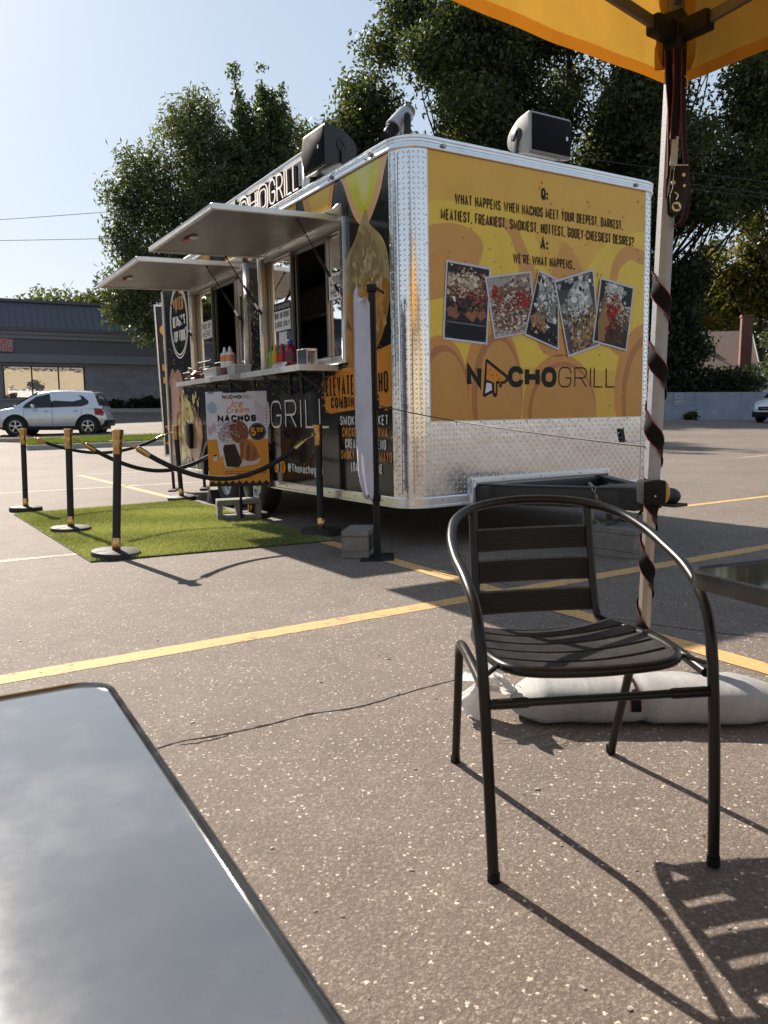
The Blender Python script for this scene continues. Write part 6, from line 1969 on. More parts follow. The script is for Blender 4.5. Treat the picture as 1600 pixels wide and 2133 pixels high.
# sundae picture
pp([(.24, .33), (.30, .52), (.62, .50), (.86, .28), (.82, .235), (.3, .19), (.26, .22)], .0012, '#C2BDBD')
pp([(.25, .40), (.27, .44), (.45, .45), (.56, .26), (.50, .20), (.30, .21)], .0014, '#3A2722')
pp([(.28, .31), (.29, .415), (.44, .425), (.53, .27), (.49, .22), (.31, .23)], .0016, '#2E1F1B')
pp(spline([(.18, .52), (.24, .62), (.36, .68), (.48, .70), (.62, .66), (.66, .58), (.62, .50), (.45, .46), (.3, .45)], 4, True), .0011, '#A9A2A6')
pp(spline([(.36, .60), (.46, .69), (.60, .68), (.68, .60), (.66, .50), (.5, .46), (.42, .50)], 4, True), .00135, '#7E4B34')
pp(spline([(.52, .46), (.60, .50), (.72, .47), (.80, .40), (.84, .30), (.70, .26), (.58, .30)], 4, True), .0015, '#9C6336')
for k in range(5):
    pp(spline([(.55 + .05 * k, .47 - .02 * k), (.60 + .05 * k, .45 - .02 * k), (.58 + .05 * k, .30), (.53 + .05 * k, .29)], 3, True), .0017 + .0001 * k, ['#8A5228', '#A86C3C', '#7A4522', '#9C6034', '#87522A'][k])
rr = random.Random(6)
for k in range(170):
    a, b = rr.gauss(.34, .12), rr.gauss(.60, .065)
    if not (.16 < a < .68 and .47 < b < .73): continue
    s = rr.uniform(.006, .016)
    an = rr.uniform(0, 6)
    pp([(a + s * math.cos(an + j * 2.1), b + s * .7 * math.sin(an + j * 2.1)) for j in range(3)], .0022 + k * .000003, rr.choice(['#B02A42', '#1E1D28', '#C9C4CC', '#2E3F7A', '#C23A4C', '#221C22', '#D4CFD6']))
pp(circle(.83, .575, .145, 30, .095), .0026, '#B9B6BC'); pp(circle(.83, .575, .140, 30, .0915), .0028, '#1E1C20'); pp(circle(.83, .575, .127, 30, .083), .0030, '#8E8B92'); pp(circle(.83, .575, .122, 30, .080), .0032, '#1E1C20')
text(mb, PU, '5', .438, .50, .085, .052, .020, 0, .0034, FC('#D9892F'))
text(mb, PU, '99', .496, .54, .046, .030, .011, .004, .0034, FC('#D9892F'))
for k, s in enumerate(('SOFT SERVE FLAVOR OF THE WEEK', 'ICE CREAM SERVED WITH', 'CARAMEL OR CHOCOLATE SAUCE AND', 'WAFFLE CONE NACHO CHIPS')):
    text(mb, PU, s, .30, .142 - .021 * k, .0125, .008, .0032, .003, .0012, FC('#2A1C12'), 'c', fit=.27 + .02 * (k % 2))
for sz in (.026, .012):
    ribbon(mb, PU, [np.array(p) for p in ((.545 - sz, .155 - sz), (.545 - sz, .155 + sz), (.545 + sz, .155 + sz), (.545 + sz, .155 - sz))], .0055, .0012, FC('#2A1C12'), True)
pp([(.09, .27), (.145, .27), (.145, .33), (.09, .33)], .0012, '#C9C6CE'); pp(circle(.1175, .33, .028, 14, .010), .0014, '#1E1A18')
tag(mb.build('poster_print', MATTE, ps), kind='stuff')

# ------------------------------------------------------------------ concrete blocks
def cinder(label, loc, rz, standing=False, L=.40, Hh=.195, Wd=.195):
    b = thing('concrete_block', label, 'concrete block', loc, rz, 'concrete blocks used as weights')
    mb = MB()
    t = .05
    # two-core block lying with its hollows facing the front (-y) when not standing on its side
    fr = frame((0, 0, 0), (1, 0, 0), (0, 0, 1), (0, 1, 0))
    n = [-L / 2, -t / 2, L / 2 - t]
    segs = [(-L / 2, L / 2, 0, t), (-L / 2, L / 2, Hh - t, Hh), (-L / 2, -L / 2 + t, t, Hh - t), (-t / 2, t / 2, t, Hh - t), (L / 2 - t, L / 2, t, Hh - t)]
    for a0, a1, b0, b1 in segs:
        mb.prism([(a0, b0), (a1, b0), (a1, b1), (a0, b1)], fr, -Wd / 2, Wd / 2)
    o = mb.build('shell', BLOCK, b)
    bm = bmesh.new(); bm.from_mesh(o.data)
    bmesh.ops.remove_doubles(bm, verts=bm.verts, dist=1e-4)
    bm.to_mesh(o.data); bm.free()
    bv = o.modifiers.new('bevel', 'BEVEL'); bv.width = .008; bv.segments = 2; bv.limit_method = 'ANGLE'
    return b
cinder('grey block lying on its side with hollows showing before the trailer wheels', (-1.50, 8.00, 0), R(17), L=.44, Hh=.215, Wd=.215)
# solid-ended block beside the banner: its ribbed end faces the viewer
def solid_block(label, loc, rz, L=.40):
    b = thing('concrete_block', label, 'concrete block', loc, rz, 'concrete blocks used as weights')
    fr = frame((0, 0, 0), (1, 0, 0), (0, 0, 1), (0, 1, 0))
    w, h = .098, .197
    prof = [(-w, 0), (w, 0), (w, .03), (w - .006, .034), (w - .006, .042), (w, .046), (w, .150), (w - .006, .154), (w - .006, .162), (w, .166), (w, h), (-w, h), (-w, .166), (-w + .006, .162), (-w + .006, .154), (-w, .150), (-w, .046), (-w + .006, .042), (-w + .006, .034), (-w, .03)]
    mb = MB(); mb.prism(prof, fr, 0, L); 
    o = mb.build('body', BLOCK, b)
    mb = MB()
    for z in (.036, .155):
        mb.tube([(-w, -.004, z), (w, -.004, z)], .006, 6)
    mb.b2((-w, -.012, .166), (w, 0, h - .004)); mb.b2((-w, -.012, .002), (w, 0, .03)); mb.b2((-w, -.006, .05), (w, .0, .15))
    mb.build('end_ribs', BLOCK, b, bevel=.003)
    for x0 in (.05, .22):
        mb = MB(); mb.b2((w - .002, x0, .045), (w + .0015, x0 + .13, .155)); mb.build('hollow', simple('block_hollow', (.03, .028, .026), .95) if 'block_hollow' not in MATS else MATS['block_hollow'], b)
    return b
solid_block('ribbed grey block standing beside the foot of the white banner', (-.215, 5.60, 0), R(-8), .36)
solid_block('grey block under the trailer jack below the drawbar', (1.80, 5.42, 0), R(38), .40)
wc = thing('wheel_chock', 'black rubber chock wedged by the rear trailer wheel', 'wheel chock', tp(.0, 4.42, 0), TA)
mb = MB(); mb.prism([(-.12, 0), (.12, 0), (.06, .16), (-.02, .17)], frame((0, 0, 0), (0, 1, 0), (0, 0, 1), (1, 0, 0)), -.02, .16); mb.build('wedge', RUBBER, wc, bevel=.006)

# ------------------------------------------------------------------ banner on a weighted post
bn = thing('banner_stand', 'black post with white banner seen edge-on at the trailer corner', 'banner', (-.055, 5.62, 0), R(0))
bn.rotation_euler = (0, 0, R(0))
mb = MB()
for x in (-.014, .014):
    mb.tube([(x, 0, .01), (x, 0, 1.90)], .0125, 10)
mb.b2((-.011, -.008, .02), (.011, .008, 1.88))
mb.build('post', BLACKM, bn)
mb = MB(); mb.b2((-.12, -.16, 0), (.12, .14, .010)); mb.build('base_plate', BLACKM, bn, bevel=.003)
for z, sx in ((1.915, .03), (1.10, .0), (.44, .0)):
    mb = MB(); mb.box((0, 0, z), (.07, .06, .05)); mb.build('clamp', BLACKP, bn, bevel=.006)
mb = MB(); mb.box((.05, -.02, 1.90), (.09, .03, .016), Matrix.Rotation(R(35), 3, 'Y')); mb.build('top_arm', BLACKM, bn, bevel=.003)
mb = MB(); mb.tube([(-.025, 0, .45), (-.06, -.01, .455)], .008, 6); mb.build('lower_hook', BLACKM, bn)
BANF = m_fabric('banner_cloth', (.60, .60, .68), .25)
mb = MB()
nz_, nx_ = 40, 7
vs = []
for i in range(nz_ + 1):
    f = i / nz_
    z = .425 + f * 1.53
    wdt = .055 + .085 * math.sin(PI * (1 - f) ** .7) ** .8 * .9 + .01
    x0 = -.115 - .045 * math.sin(PI * f * .9) if f < .9 else None
    xl = -.075 - .115 * min(1, (1 - (1 - f) ** 2.2 * .62)) + (.10 * max(0, f - .93) / .07)
    xl = np.interp(f, [0, .02, .06, .12, .35, .93, .985, 1], [-.085, -.098, -.112, -.128, -.140, -.135, -.125, -.105])
    xr = np.interp(f, [0, .05, .4, .9, .96, 1], [-.024, -.017, -.016, -.018, -.06, -.10])
    for k in range(nx_ + 1):
        u = k / nx_
        x = xl + (xr - xl) * u
        y = -.02 + .30 * (1 - u) * .55 + .012 * math.sin(u * 9 + f * 2) * (1 - .4 * f)
        vs.append((x, y - .05, z - (.16 * u * max(0, f - .93) / .07 if f > .93 else 0)))
mb.add(vs, [(i * (nx_ + 1) + k, i * (nx_ + 1) + k + 1, (i + 1) * (nx_ + 1) + k + 1, (i + 1) * (nx_ + 1) + k) for i in range(nz_) for k in range(nx_)], 0, True)
cl = mb.build('cloth', BANF, bn)
so = cl.modifiers.new('thickness', 'SOLIDIFY'); so.thickness = .002

# ------------------------------------------------------------------ stanchions and ropes
STB = simple('stanchion_black', (.017, .0165, .016), .68, var=.25, scale=14)
def stanchion():
    t = thing('stanchion', '', 'stanchion', (0, 0, 0), 0, 'black and gold rope stanchions')
    mb = MB(); mb.lathe([(0, 0), (.178, 0), (.182, .006), (.182, .040), (.178, .047), (.17, .051), (.04, .056), (0, .056)], 40); mb.build('base', STB, t, angle=30)
    mb = MB(); mb.lathe([(.0315, .05), (.0325, .052), (.0325, .148), (.031, .15)], 24); mb.build('lower_collar', GOLD, t)
    mb = MB(); mb.lathe([(.0300, .15), (.0300, .785)], 24); mb.build('pole', STB, t)
    mb = MB(); mb.lathe([(.0315, .785), (.0325, .787), (.0325, .875), (.0325, .884), (.032, .892), (.034, .90), (.042, .955), (.043, .962), (.038, .967), (0, .969)], 24); tc = mb.build('top_collar', GOLD, t)
    mb = MB(); mb.lathe([(.03, .879), (.062, .8795), (.064, .8815), (.062, .8835), (.03, .884)], 24); mb.build('ring_plate', GOLD, tc)
    return t
st0 = stanchion()
SLST = [(-2.048, 5.871, 4.2, 0, 'nearest stanchion, standing at the front corner of the green turf'),
        (-2.957, 7.30, 2.2, 0, 'middle of the three left stanchions along the turf edge'),
        (-4.24, 9.191, 2.0, 0, 'leftmost stanchion at the far left corner of the turf'),
        (-2.631, 10.131, -3.0, 0, 'leaning stanchion at the back of the turf before the trailer rear'),
        (-1.396, 8.161, -1.6, 0, 'stanchion standing in front of the ice cream poster'),
        (-.559, 6.826, -.2, 0, 'stanchion nearest the banner, before the trailer side')]
STS = []
for i, (x, y, lean, _, lb) in enumerate(SLST):
    s = st0 if i == 0 else copy_thing(st0)
    s.location = (x, y, 0)
    s.rotation_euler = (0, R(lean), R(20 * i))
    s['label'] = lb
    STS.append((V((x, y, 0)), R(lean)))
ROPEM = simple('velvet_rope', (.010, .010, .010), .75, var=.3, scale=60, bump=.3, bscale=300, bdist=.002)
def rope(i, j, sag, label):
    A, la = STS[i]; B, lb = STS[j]
    a = A + V((math.sin(la) * .88, 0, .88)); b = B + V((math.sin(lb) * .88, 0, .88))
    d = (b - a); d.z = 0; d.normalize()
    a = a + d * .055; b = b - d * .055
    P = []
    for k in range(33):
        t = k / 32
        p = a.lerp(b, t); p.z -= 4 * sag * t * (1 - t) * (1 + .15 * math.sin(PI * t))
        P.append(p)
    r = thing('barrier_rope', label, 'rope', a, 0, 'black barrier ropes')
    Q = [p - a for p in P]
    L = (b - a).length
    mb = MB(); mb.tube(Q[3:-3], .020, 12); mb.build('cord', ROPEM, r)
    for e in (Q[:4], Q[::-1][:4]):
        mb = MB(); dd = (e[3] - e[1]).normalized(); mb.tube([e[1] + dd * .04, e[1] + dd * .05, e[3] - dd * .0, e[3] + dd * .03], [.014, .024, .024, .021], 12); mb.build('end_cap', GOLD, r)
        mb = MB(); mb.tube(spline([tuple(e[0] + V((0, 0, .012))), tuple(e[0] + V((0, 0, -.015))), tuple(e[1]), tuple(e[1] + dd * .05)], 4), .007, 7); mb.ell(e[1] + dd * .02, (.012, .012, .012), 8, 6); mb.build('snap_hook', GOLD, r)
rope(2, 3, .20, 'rear rope hanging between the far left and the back stanchion')
rope(1, 4, .30, 'middle rope swagged from the second stanchion to the poster')
rope(0, 5, .29, 'front rope swagged from nearest stanchion to the one by the banner')

# ------------------------------------------------------------------ turf mat
TC = [V((-4.18, 8.77, 0)), V((-2.154, 5.645, 0)), V((-.42, 6.42, 0)), V((-2.5, 9.95, 0))]
def turf_xy(u, v):
    x = (TC[0].x * (1 - u) + TC[1].x * u) * (1 - v) + (TC[3].x * (1 - u) + TC[2].x * u) * v
    y = (TC[0].y * (1 - u) + TC[1].y * u) * (1 - v) + (TC[3].y * (1 - u) + TC[2].y * u) * v
    return x, y
tf = thing('turf_mat', 'green artificial turf mat laid in front of the serving side', 'turf mat', (-2.3, 7.7, 0))
mb = MB()
n = 24
vs = []
for i in range(n + 1):
    for j in range(n + 1):
        x, y = turf_xy(i / n, j / n)
        vs.append((x + 2.3, y - 7.7, .007 + .004 * math.sin(i * .7) * math.sin(j * .6)))
mb.add(vs, [(i * (n + 1) + j, (i + 1) * (n + 1) + j, (i + 1) * (n + 1) + j + 1, i * (n + 1) + j + 1) for i in range(n) for j in range(n)], 0, True)
E4 = []
for q in (0, 1, 2, 3):
    for k in range(12):
        a, b = TC[q], TC[(q + 1) % 4]
        p = a.lerp(b, k / 12); E4.append((p.x + 2.3, p.y - 7.7, .006))
mb.tube(E4, .006, 5, closed=True)
mb.build('mat_base', simple('turf_base', (.05, .075, .022), .9, var=.3), tf)
def turf_reg(u, v):
    x, y = turf_xy(u, v)
    return x, y
TGC = [(.155, .205, .055), (.205, .25, .08), (.275, .295, .13), (.12, .165, .045), (.36, .35, .21)]
tb_ = blades('pile', turf_reg, 170000, .022, TGC, 5, lean=.9, w=.0022, zf=lambda x, y: np.full_like(x, .008), patch=True)
tb_.parent = tf
tb_.location = (2.3, -7.7, 0)
tag(tb_, kind='stuff')
# ------------------------------------------------------------------ cars
CARG = simple('car_glass', (.010, .012, .014), .06, var=.2, spec=.45)
CHR = simple('alloy', (.55, .56, .58), .25, .85, var=.1)
TAIL = simple('tail_red', (.28, .01, .012), .15, var=.2)
HEADL = simple('headlamp_glass', (.45, .46, .47), .12, .3, var=.3, scale=30)
AMBL = simple('amber_lens', (.5, .16, .02), .2)
def make_car(label, paint, mat_, wheel_dark=False):
    car = thing('parked_car', label, 'car', mat=mat_)
    xs_ = [-1.93, -1.90, -1.82, -1.65, -1.45, -1.1, -.5, 0, .5, 1.0, 1.35, 1.6, 1.85, 2.05, 2.18, 2.26, 2.30]
    top = np.interp(xs_, [-1.93, -1.9, -1.8, -1.6, -1.2, 0, 1.0, 1.35, 1.6, 1.9, 2.1, 2.22, 2.3], [.62, .80, .98, 1.06, 1.06, 1.02, .99, 1.02, .99, .93, .86, .74, .58])
    hw = np.interp(xs_, [-1.93, -1.85, -1.5, -1, 0, 1, 1.6, 2.0, 2.2, 2.3], [.66, .78, .865, .88, .885, .88, .87, .80, .68, .55])
    bot = np.interp(xs_, [-1.93, -1.7, -1.5, 1.5, 2.0, 2.3], [.42, .34, .30, .30, .30, .36])
    mb = MB()
    vs = []
    m = 13
    for x, t, w, b in zip(xs_, top, hw, bot):
        half = [(w * .93, b), (w * .985, b + (t - b) * .18), (w * 1.0, b + (t - b) * .45), (w * .985, b + (t - b) * .68), (w * .955, b + (t - b) * .9), (w * .88, t), ]
        row = [(x, y, z) for y, z in half] + [(x, 0, t + .035)] + [(x, -y, z) for y, z in half[::-1]]
        vs += row
    mb.add(vs, [(i * m + k, (i + 1) * m + k, (i + 1) * m + k + 1, i * m + k + 1) for i in range(len(xs_) - 1) for k in range(m - 1)], 0, True)
    mb.poly(vs[:m][::-1]); mb.poly(vs[-m:])
    body = mb.build('body', paint, car, angle=45)
    # cabin: pillars and roof in body colour
    st = [(-1.80, 1.02, 1.05, .80, .70), (-1.66, 1.04, 1.40, .80, .62), (-1.52, 1.04, 1.56, .80, .60), (-1.2, 1.03, 1.615, .80, .60), (-.6, 1.02, 1.65, .80, .61), (0, 1.0, 1.645, .80, .61), (.45, .99, 1.58, .80, .60), (.75, .99, 1.46, .80, .61), (1.1, .99, 1.24, .79, .66), (1.40, .99, 1.02, .78, .72)]
    vs = []
    for x, zb, zt, wb, wt in st:
        half = [(wb + .03, zb - .04), (wb, zb), ((wb + wt) / 2 + .015, (zb + zt) / 2), (wt + .02, zt - .05 * min(1, (zt - zb) * 3)), (wt - .05, zt)]
        vs += [(x, y, z) for y, z in half] + [(x, 0, zt + .03 * min(1, (zt - zb) * 3))] + [(x, -y, z) for y, z in half[::-1]]
    m = 11
    mb = MB()
    mb.add(vs, [(i * m + k, (i + 1) * m + k, (i + 1) * m + k + 1, i * m + k + 1) for i in range(len(st) - 1) for k in range(m - 1)], 0, True)
    mb.poly(vs[:m][::-1])
    mb.build('roof', paint, car, angle=50)
    def ys(z, k=1):          # side surface of the cabin at height z
        return .80 + (1.02 - z) * .345 + .022
    for s in (-1, 1):
        for nm, P in (('front_side_window', [(1.02, 1.03), (.93, 1.16), (.55, 1.43), (.10, 1.535), (.02, 1.54), (.02, 1.05)]), ('rear_side_window', [(-.04, 1.05), (-.04, 1.54), (-.7, 1.53), (-1.10, 1.46), (-1.32, 1.26), (-1.30, 1.16), (-1.05, 1.08)])):
            mb = MB()
            mb.add([(p[0], s * ys(p[1]), p[1]) for p in P], [tuple(range(len(P)))])
            mb.build(nm, CARG, car)
        mb = MB(); mb.box((.62, s * .955, 1.08), (.12, .16, .12)); mb.build('mirror', paint, car, bevel=.03)
        mb = MB()
        mb.b2((-1.0, s * .80 - .09, .20), (1.0, s * .80 + .085, .345)); mb.build('sill', BLACKP, car, bevel=.02)
        mb = MB(); mb.add([(x_, s * (ys(z_) - .004), z_) for x_, z_ in ((-.06, 1.04), (.04, 1.04), (.04, 1.55), (-.06, 1.55))], [(0, 1, 2, 3)]); mb.build('door_pillar', BLACKP, car)
        for x in (.02, -1.02):
            mb = MB(); mb.box((x + .18, s * .895, .93), (.17, .03, .035)); mb.build('door_handle', paint, car, bevel=.01)
        for x in (.98, -.01, -1.06):
            mb = MB(); mb.tube([(x, s * .868, .98), (x - .01, s * .893, .75), (x - .04, s * .89, .40)], .004, 4); mb.build('door_seam', DARK, car)
        mb = MB(); mb.add([(x, s * (y + .02), z) for x, y, z in ((-1.52, .855, .98), (-1.55, .84, .76), (-1.83, .765, .72), (-1.86, .735, .86), (-1.74, .79, .99))], [(0, 1, 2, 3, 4)]); mb.build('tail_light', TAIL, car)
        mb = MB(); mb.add([(x, s * (y + .02), z) for x, y, z in ((1.78, .835, .88), (2.22, .63, .74), (2.24, .62, .64), (1.95, .79, .68))], [(0, 1, 2, 3)]); hl = mb.build('headlight', HEADL, car)
        mb = MB(); mb.add([(x, s * (y + .026), z) for x, y, z in ((1.80, .833, .86), (1.93, .79, .82), (1.98, .775, .70), (1.95, .79, .70))], [(0, 1, 2, 3)]); mb.build('indicator', AMBL, hl)
        for x in (1.28, -1.28):
            ry = Matrix.Rotation(s * R(-90), 3, 'X')
            fr = frame((x, s * .80, .335), (1, 0, 0), (0, 0, 1), (0, s, 0))
            mb = MB()
            P = circle(0, 0, .395, 30); mb.prism(P, fr, 0, .083)
            A = [(.455 * math.cos(a), .455 * math.sin(a)) for a in np.linspace(-.25, PI + .25, 16)]
            B = [(.375 * math.cos(a), .375 * math.sin(a)) for a in np.linspace(PI + .25, -.25, 16)]
            mb.prism(A + B, fr, .03, .098)
            mb.build('wheel_arch', BLACKP, car)
            mb = MB(); mb.lathe([(.20, -.1), (.31, -.105), (.333, -.07), (.333, .075), (.315, .10), (.22, .108), (.205, .09), (.2, .02)], 28, (x, s * .80, .333), ry); w = mb.build('wheel', RUBBER, car)
            mb = MB(); mb.lathe([(.218, .095), (.21, .06), (.20, .03), (0, .03)], 24, (x, s * .80, .333), ry, 1); mb.lathe([(.215, .10), (.222, .108), (.205, .11), (.20, .095)], 24, (x, s * .80, .333), ry)
            for k in range(5):
                an = 2 * PI * k / 5 + .3
                P = [(math.cos(an - .30) * .05, math.sin(an - .30) * .05), (math.cos(an - .16) * .205, math.sin(an - .16) * .205), (math.cos(an + .16) * .205, math.sin(an + .16) * .205), (math.cos(an + .30) * .05, math.sin(an + .30) * .05)]
                mb.prism(P, frame((x, s * .80, .333), (1, 0, 0), (0, 0, 1), (0, s, 0)), .05, .095)
            mb.lathe([(.06, .09), (.055, .103), (0, .105)], 14, (x, s * .80, .333), ry)
            mb.build('alloy_rim', [CHR, DARK], w)
    mb = MB(); mb.add([(.52, -.57, 1.55), (.52, .57, 1.55), (1.36, .70, 1.045), (1.36, -.70, 1.045)], [(0, 1, 2, 3)])
    for v in range(4): mb.v[v] = (mb.v[v][0] + .03, mb.v[v][1], mb.v[v][2] + .045)
    mb.build('windscreen', CARG, car)
    mb = MB(); mb.add([(-1.60, -.56, 1.50), (-1.60, .56, 1.50), (-1.83, .66, 1.10), (-1.83, -.66, 1.10)], [(0, 1, 2, 3)]); mb.build('rear_window', CARG, car)
    mb = MB(); mb.add([(-1.54, .655, 1.50), (-1.62, .66, 1.48), (-1.82, .745, 1.10), (-1.70, .79, 1.10)], [(0, 1, 2, 3)]); mb.add([(-1.54, -.655, 1.50), (-1.62, -.66, 1.48), (-1.82, -.745, 1.10), (-1.70, -.79, 1.10)], [(0, 1, 2, 3)]); mb.build('rear_quarter_window', CARG, car)
    mb = MB(); mb.box((-1.56, 0, 1.585), (.22, 1.14, .035)); mb.build('spoiler', paint, car, bevel=.012)
    mb = MB(); mb.box((2.27, 0, .60), (.08, .80, .17)); g_ = mb.build('grille', BLACKP, car, bevel=.02)
    mb = MB(); mb.tube([(2.315, -.3, .62), (2.325, -.08, .60), (2.325, .08, .60), (2.315, .3, .62)], .014, 6); mb.build('grille_bar', CHR, g_)
    mb = MB(); mb.box((2.17, 0, .34), (.28, 1.36, .24)); mb.box((2.06, .60, .42), (.2, .3, .2)); mb.box((2.06, -.60, .42), (.2, .3, .2)); mb.build('front_bumper', BLACKP, car, bevel=.04)
    mb = MB(); mb.box((-1.85, 0, .44), (.24, 1.50, .24)); mb.build('rear_bumper', BLACKP, car, bevel=.04)
    mb = MB(); mb.box((0, 0, .26), (3.6, 1.5, .12)); mb.build('underbody', DARK, car)
    for s in (-1, 1):
        mb = MB(); mb.tube([(.3, s * .56, 1.665), (-.4, s * .56, 1.69), (-1.2, s * .55, 1.655)], .012, 6); mb.build('roof_rail', CHR, car)
    return car
SILV = simple('silver_paint', (.58, .59, .61), .24, .35, var=.03, coat=.5)
WHTP = simple('white_paint', (.62, .64, .66), .2, .1, var=.03, coat=.5)
make_car('silver compact hatchback parked before the grey shop, side on', SILV, level(-12.45, 30.05, -.945, PI + .15))
make_car('white car nose just entering the right edge before the blue wall', WHTP, level(18.75, 36.0, -.665, PI + .62))

# ------------------------------------------------------------------ metal armchair in the foreground
CHM = simple('chair_gunmetal', (.030, .029, .028), .32, .75, var=.12, scale=14, spec=.5)
ch = thing('armchair', 'dark metal slatted armchair standing nearest on the asphalt', 'chair', (.452, 1.92, .002), R(4.0))
ch.rotation_euler = (0, R(-0.9), R(4.0))
def sym(pts): return pts
arm = [(-.249, -.30, .0), (-.253, -.29, .22), (-.256, -.272, .42), (-.258, -.248, .53), (-.260, -.205, .597), (-.265, -.12, .642), (-.268, .0, .672), (-.258, .12, .706), (-.222, .235, .738), (-.135, .318, .760), (0, .345, .768)]
full = arm + [(-x, y, z) for x, y, z in arm[:-1]][::-1]
mb = MB(); mb.tube(spline(full, 8), .0128, 14); mb.build('arm_frame', CHM, ch)
for s in (-1, 1):
    P = [(s * .235, .300, 0), (s * .238, .235, .15), (s * .243, .14, .36), (s * .246, .105, .41), (s * .249, .05, .432), (s * .252, -.08, .436), (s * .254, -.245, .428)]
    mb = MB(); mb.tube(spline(P, 6), .0118, 12); mb.build('rear_leg', CHM, ch)
    for x, y in ((s * .249, -.30), (s * .235, .30)):
        mb = MB(); mb.tube([(x, y, .0), (x, y, .022)], .0145, 12); mb.build('foot_cap', BLACKP, ch)
# seat frame: rounded loop whose front dips forward; runs on up as the back posts
P = [(-.166, .305, .748), (-.168, .285, .62), (-.170, .262, .50), (-.174, .248, .452), (-.180, .215, .432), (-.205, .10, .438), (-.215, -.05, .452), (-.212, -.16, .458), (-.188, -.232, .459), (-.13, -.258, .455), (0, -.268, .453)]
P = P + [(-x, y, z) for x, y, z in P[:-1]][::-1]
mb = MB(); mb.tube(spline(P, 8), .0125, 12); mb.build('seat_frame', CHM, ch)
def slat(y0, w, half, z, sag, back=False):
    mb = MB()
    n, th = 14, .006
    vs = []
    for i in range(n + 1):
        u = -1 + 2 * i / n
        x = u * half
        d = sag * (1 - u * u)
        for k, (q, e) in enumerate(((-w / 2, 0), (-w / 2 + .004, th), (w / 2 - .004, th), (w / 2, 0), (w / 2 - .004, -th * .6), (-w / 2 + .004, -th * .6))):
            if not back:
                vs.append((x, y0 + q, z + e - d))
            else:
                vs.append((x, y0 + d + e * -1 + q * .17, z + q))
    fs = [(i * 6 + k, (i + 1) * 6 + k, (i + 1) * 6 + (k + 1) % 6, i * 6 + (k + 1) % 6) for i in range(n) for k in range(6)]
    mb.add(vs, fs, 0, False)
    mb.poly(vs[:6]); mb.poly(vs[-6:][::-1])
    if back:
        for k in range(9):
            q = -w / 2 + .007 + k * (w - .014) / 8
            mb.tube([(-half + .012 + (2 * half - .024) * i / 10, y0 + sag * (1 - (-1 + 2 * i / 10) ** 2) - th + q * .17, z + q) for i in range(11)], .0014, 4)
    return mb
SLM = simple('slat_gunmetal', (.022, .0215, .021), .5, .4, var=.1, scale=20)
for k in range(5):
    y = -.198 + k * .086
    hw_ = .208 - max(0, (k - 2)) * .010
    slat(y, .066, hw_, .459 - .0045 * k, .022).build('seat_slat', SLM, ch)
for z, y, hw_ in ((.485, .262, .173), (.572, .280, .171), (.660, .296, .169)):
    slat(y, .066, hw_, z, .012, True).build('back_slat', SLM, ch)
mb = MB(); mb.tube([(-.254, -.275, .395), (.254, -.275, .395)], .0095, 10); st_ = mb.build('stretcher', CHM, ch)
for s in (-1, 1):
    mb = MB()
    for k in range(10): mb.tube([(s * (.165 + k * .0075), -.275, .395), (s * (.1685 + k * .0075), -.275, .395)], .0125, 10)
    mb.tube([(s * .16, -.275, .395), (s * .243, -.275, .395)], .0115, 10)
    mb.build('coil_sleeve', CHM, st_)
    mb = MB(); mb.tube([(s * .205, -.20, .460), (s * .258, -.266, .452)], .0055, 8); mb.ell((s * .205, -.20, .460), (.008,) * 3, 8, 6); mb.build('seat_bolt', CHM, ch)

# ------------------------------------------------------------------ tables
def rrect(a, b, r, n=7):
    P = []
    for cx, cy, a0 in ((a - r, b - r, 0), (-a + r, b - r, PI / 2), (-a + r, -b + r, PI), (a - r, -b + r, 1.5 * PI)):
        for k in range(n + 1):
            t = a0 + PI / 2 * k / n
            P.append((cx + r * math.cos(t), cy + r * math.sin(t)))
    return P
def m_tabletop():
    k = NT('smoked_glass')
    sm = k.noise(4.5, 7, 0.62)
    sm2 = k.noise(16, 6, 0.7)
    fac = k.math('ADD', k.math('MULTIPLY', sm.outputs[0], .65), k.math('MULTIPLY', sm2.outputs[0], .35))
    col = k.ramp(fac, [(.36, (.055, .060, .069)), (.52, (.072, .078, .088)), (.64, (.11, .116, .125)), (.74, (.22, .22, .21))])
    rg = k.ramp(fac, [(.38, (.06, .06, .06)), (.62, (.15, .15, .15))])
    k.bsdf(col, rg, 0, 1.0, .8)
    k.b.inputs['Coat IOR'].default_value = 1.7
    return k.m
GLT = m_tabletop()
RIMT = simple('table_rim', (.22, .215, .21), .22, 1.0, var=.15, scale=30)
LEGT = BLACKM
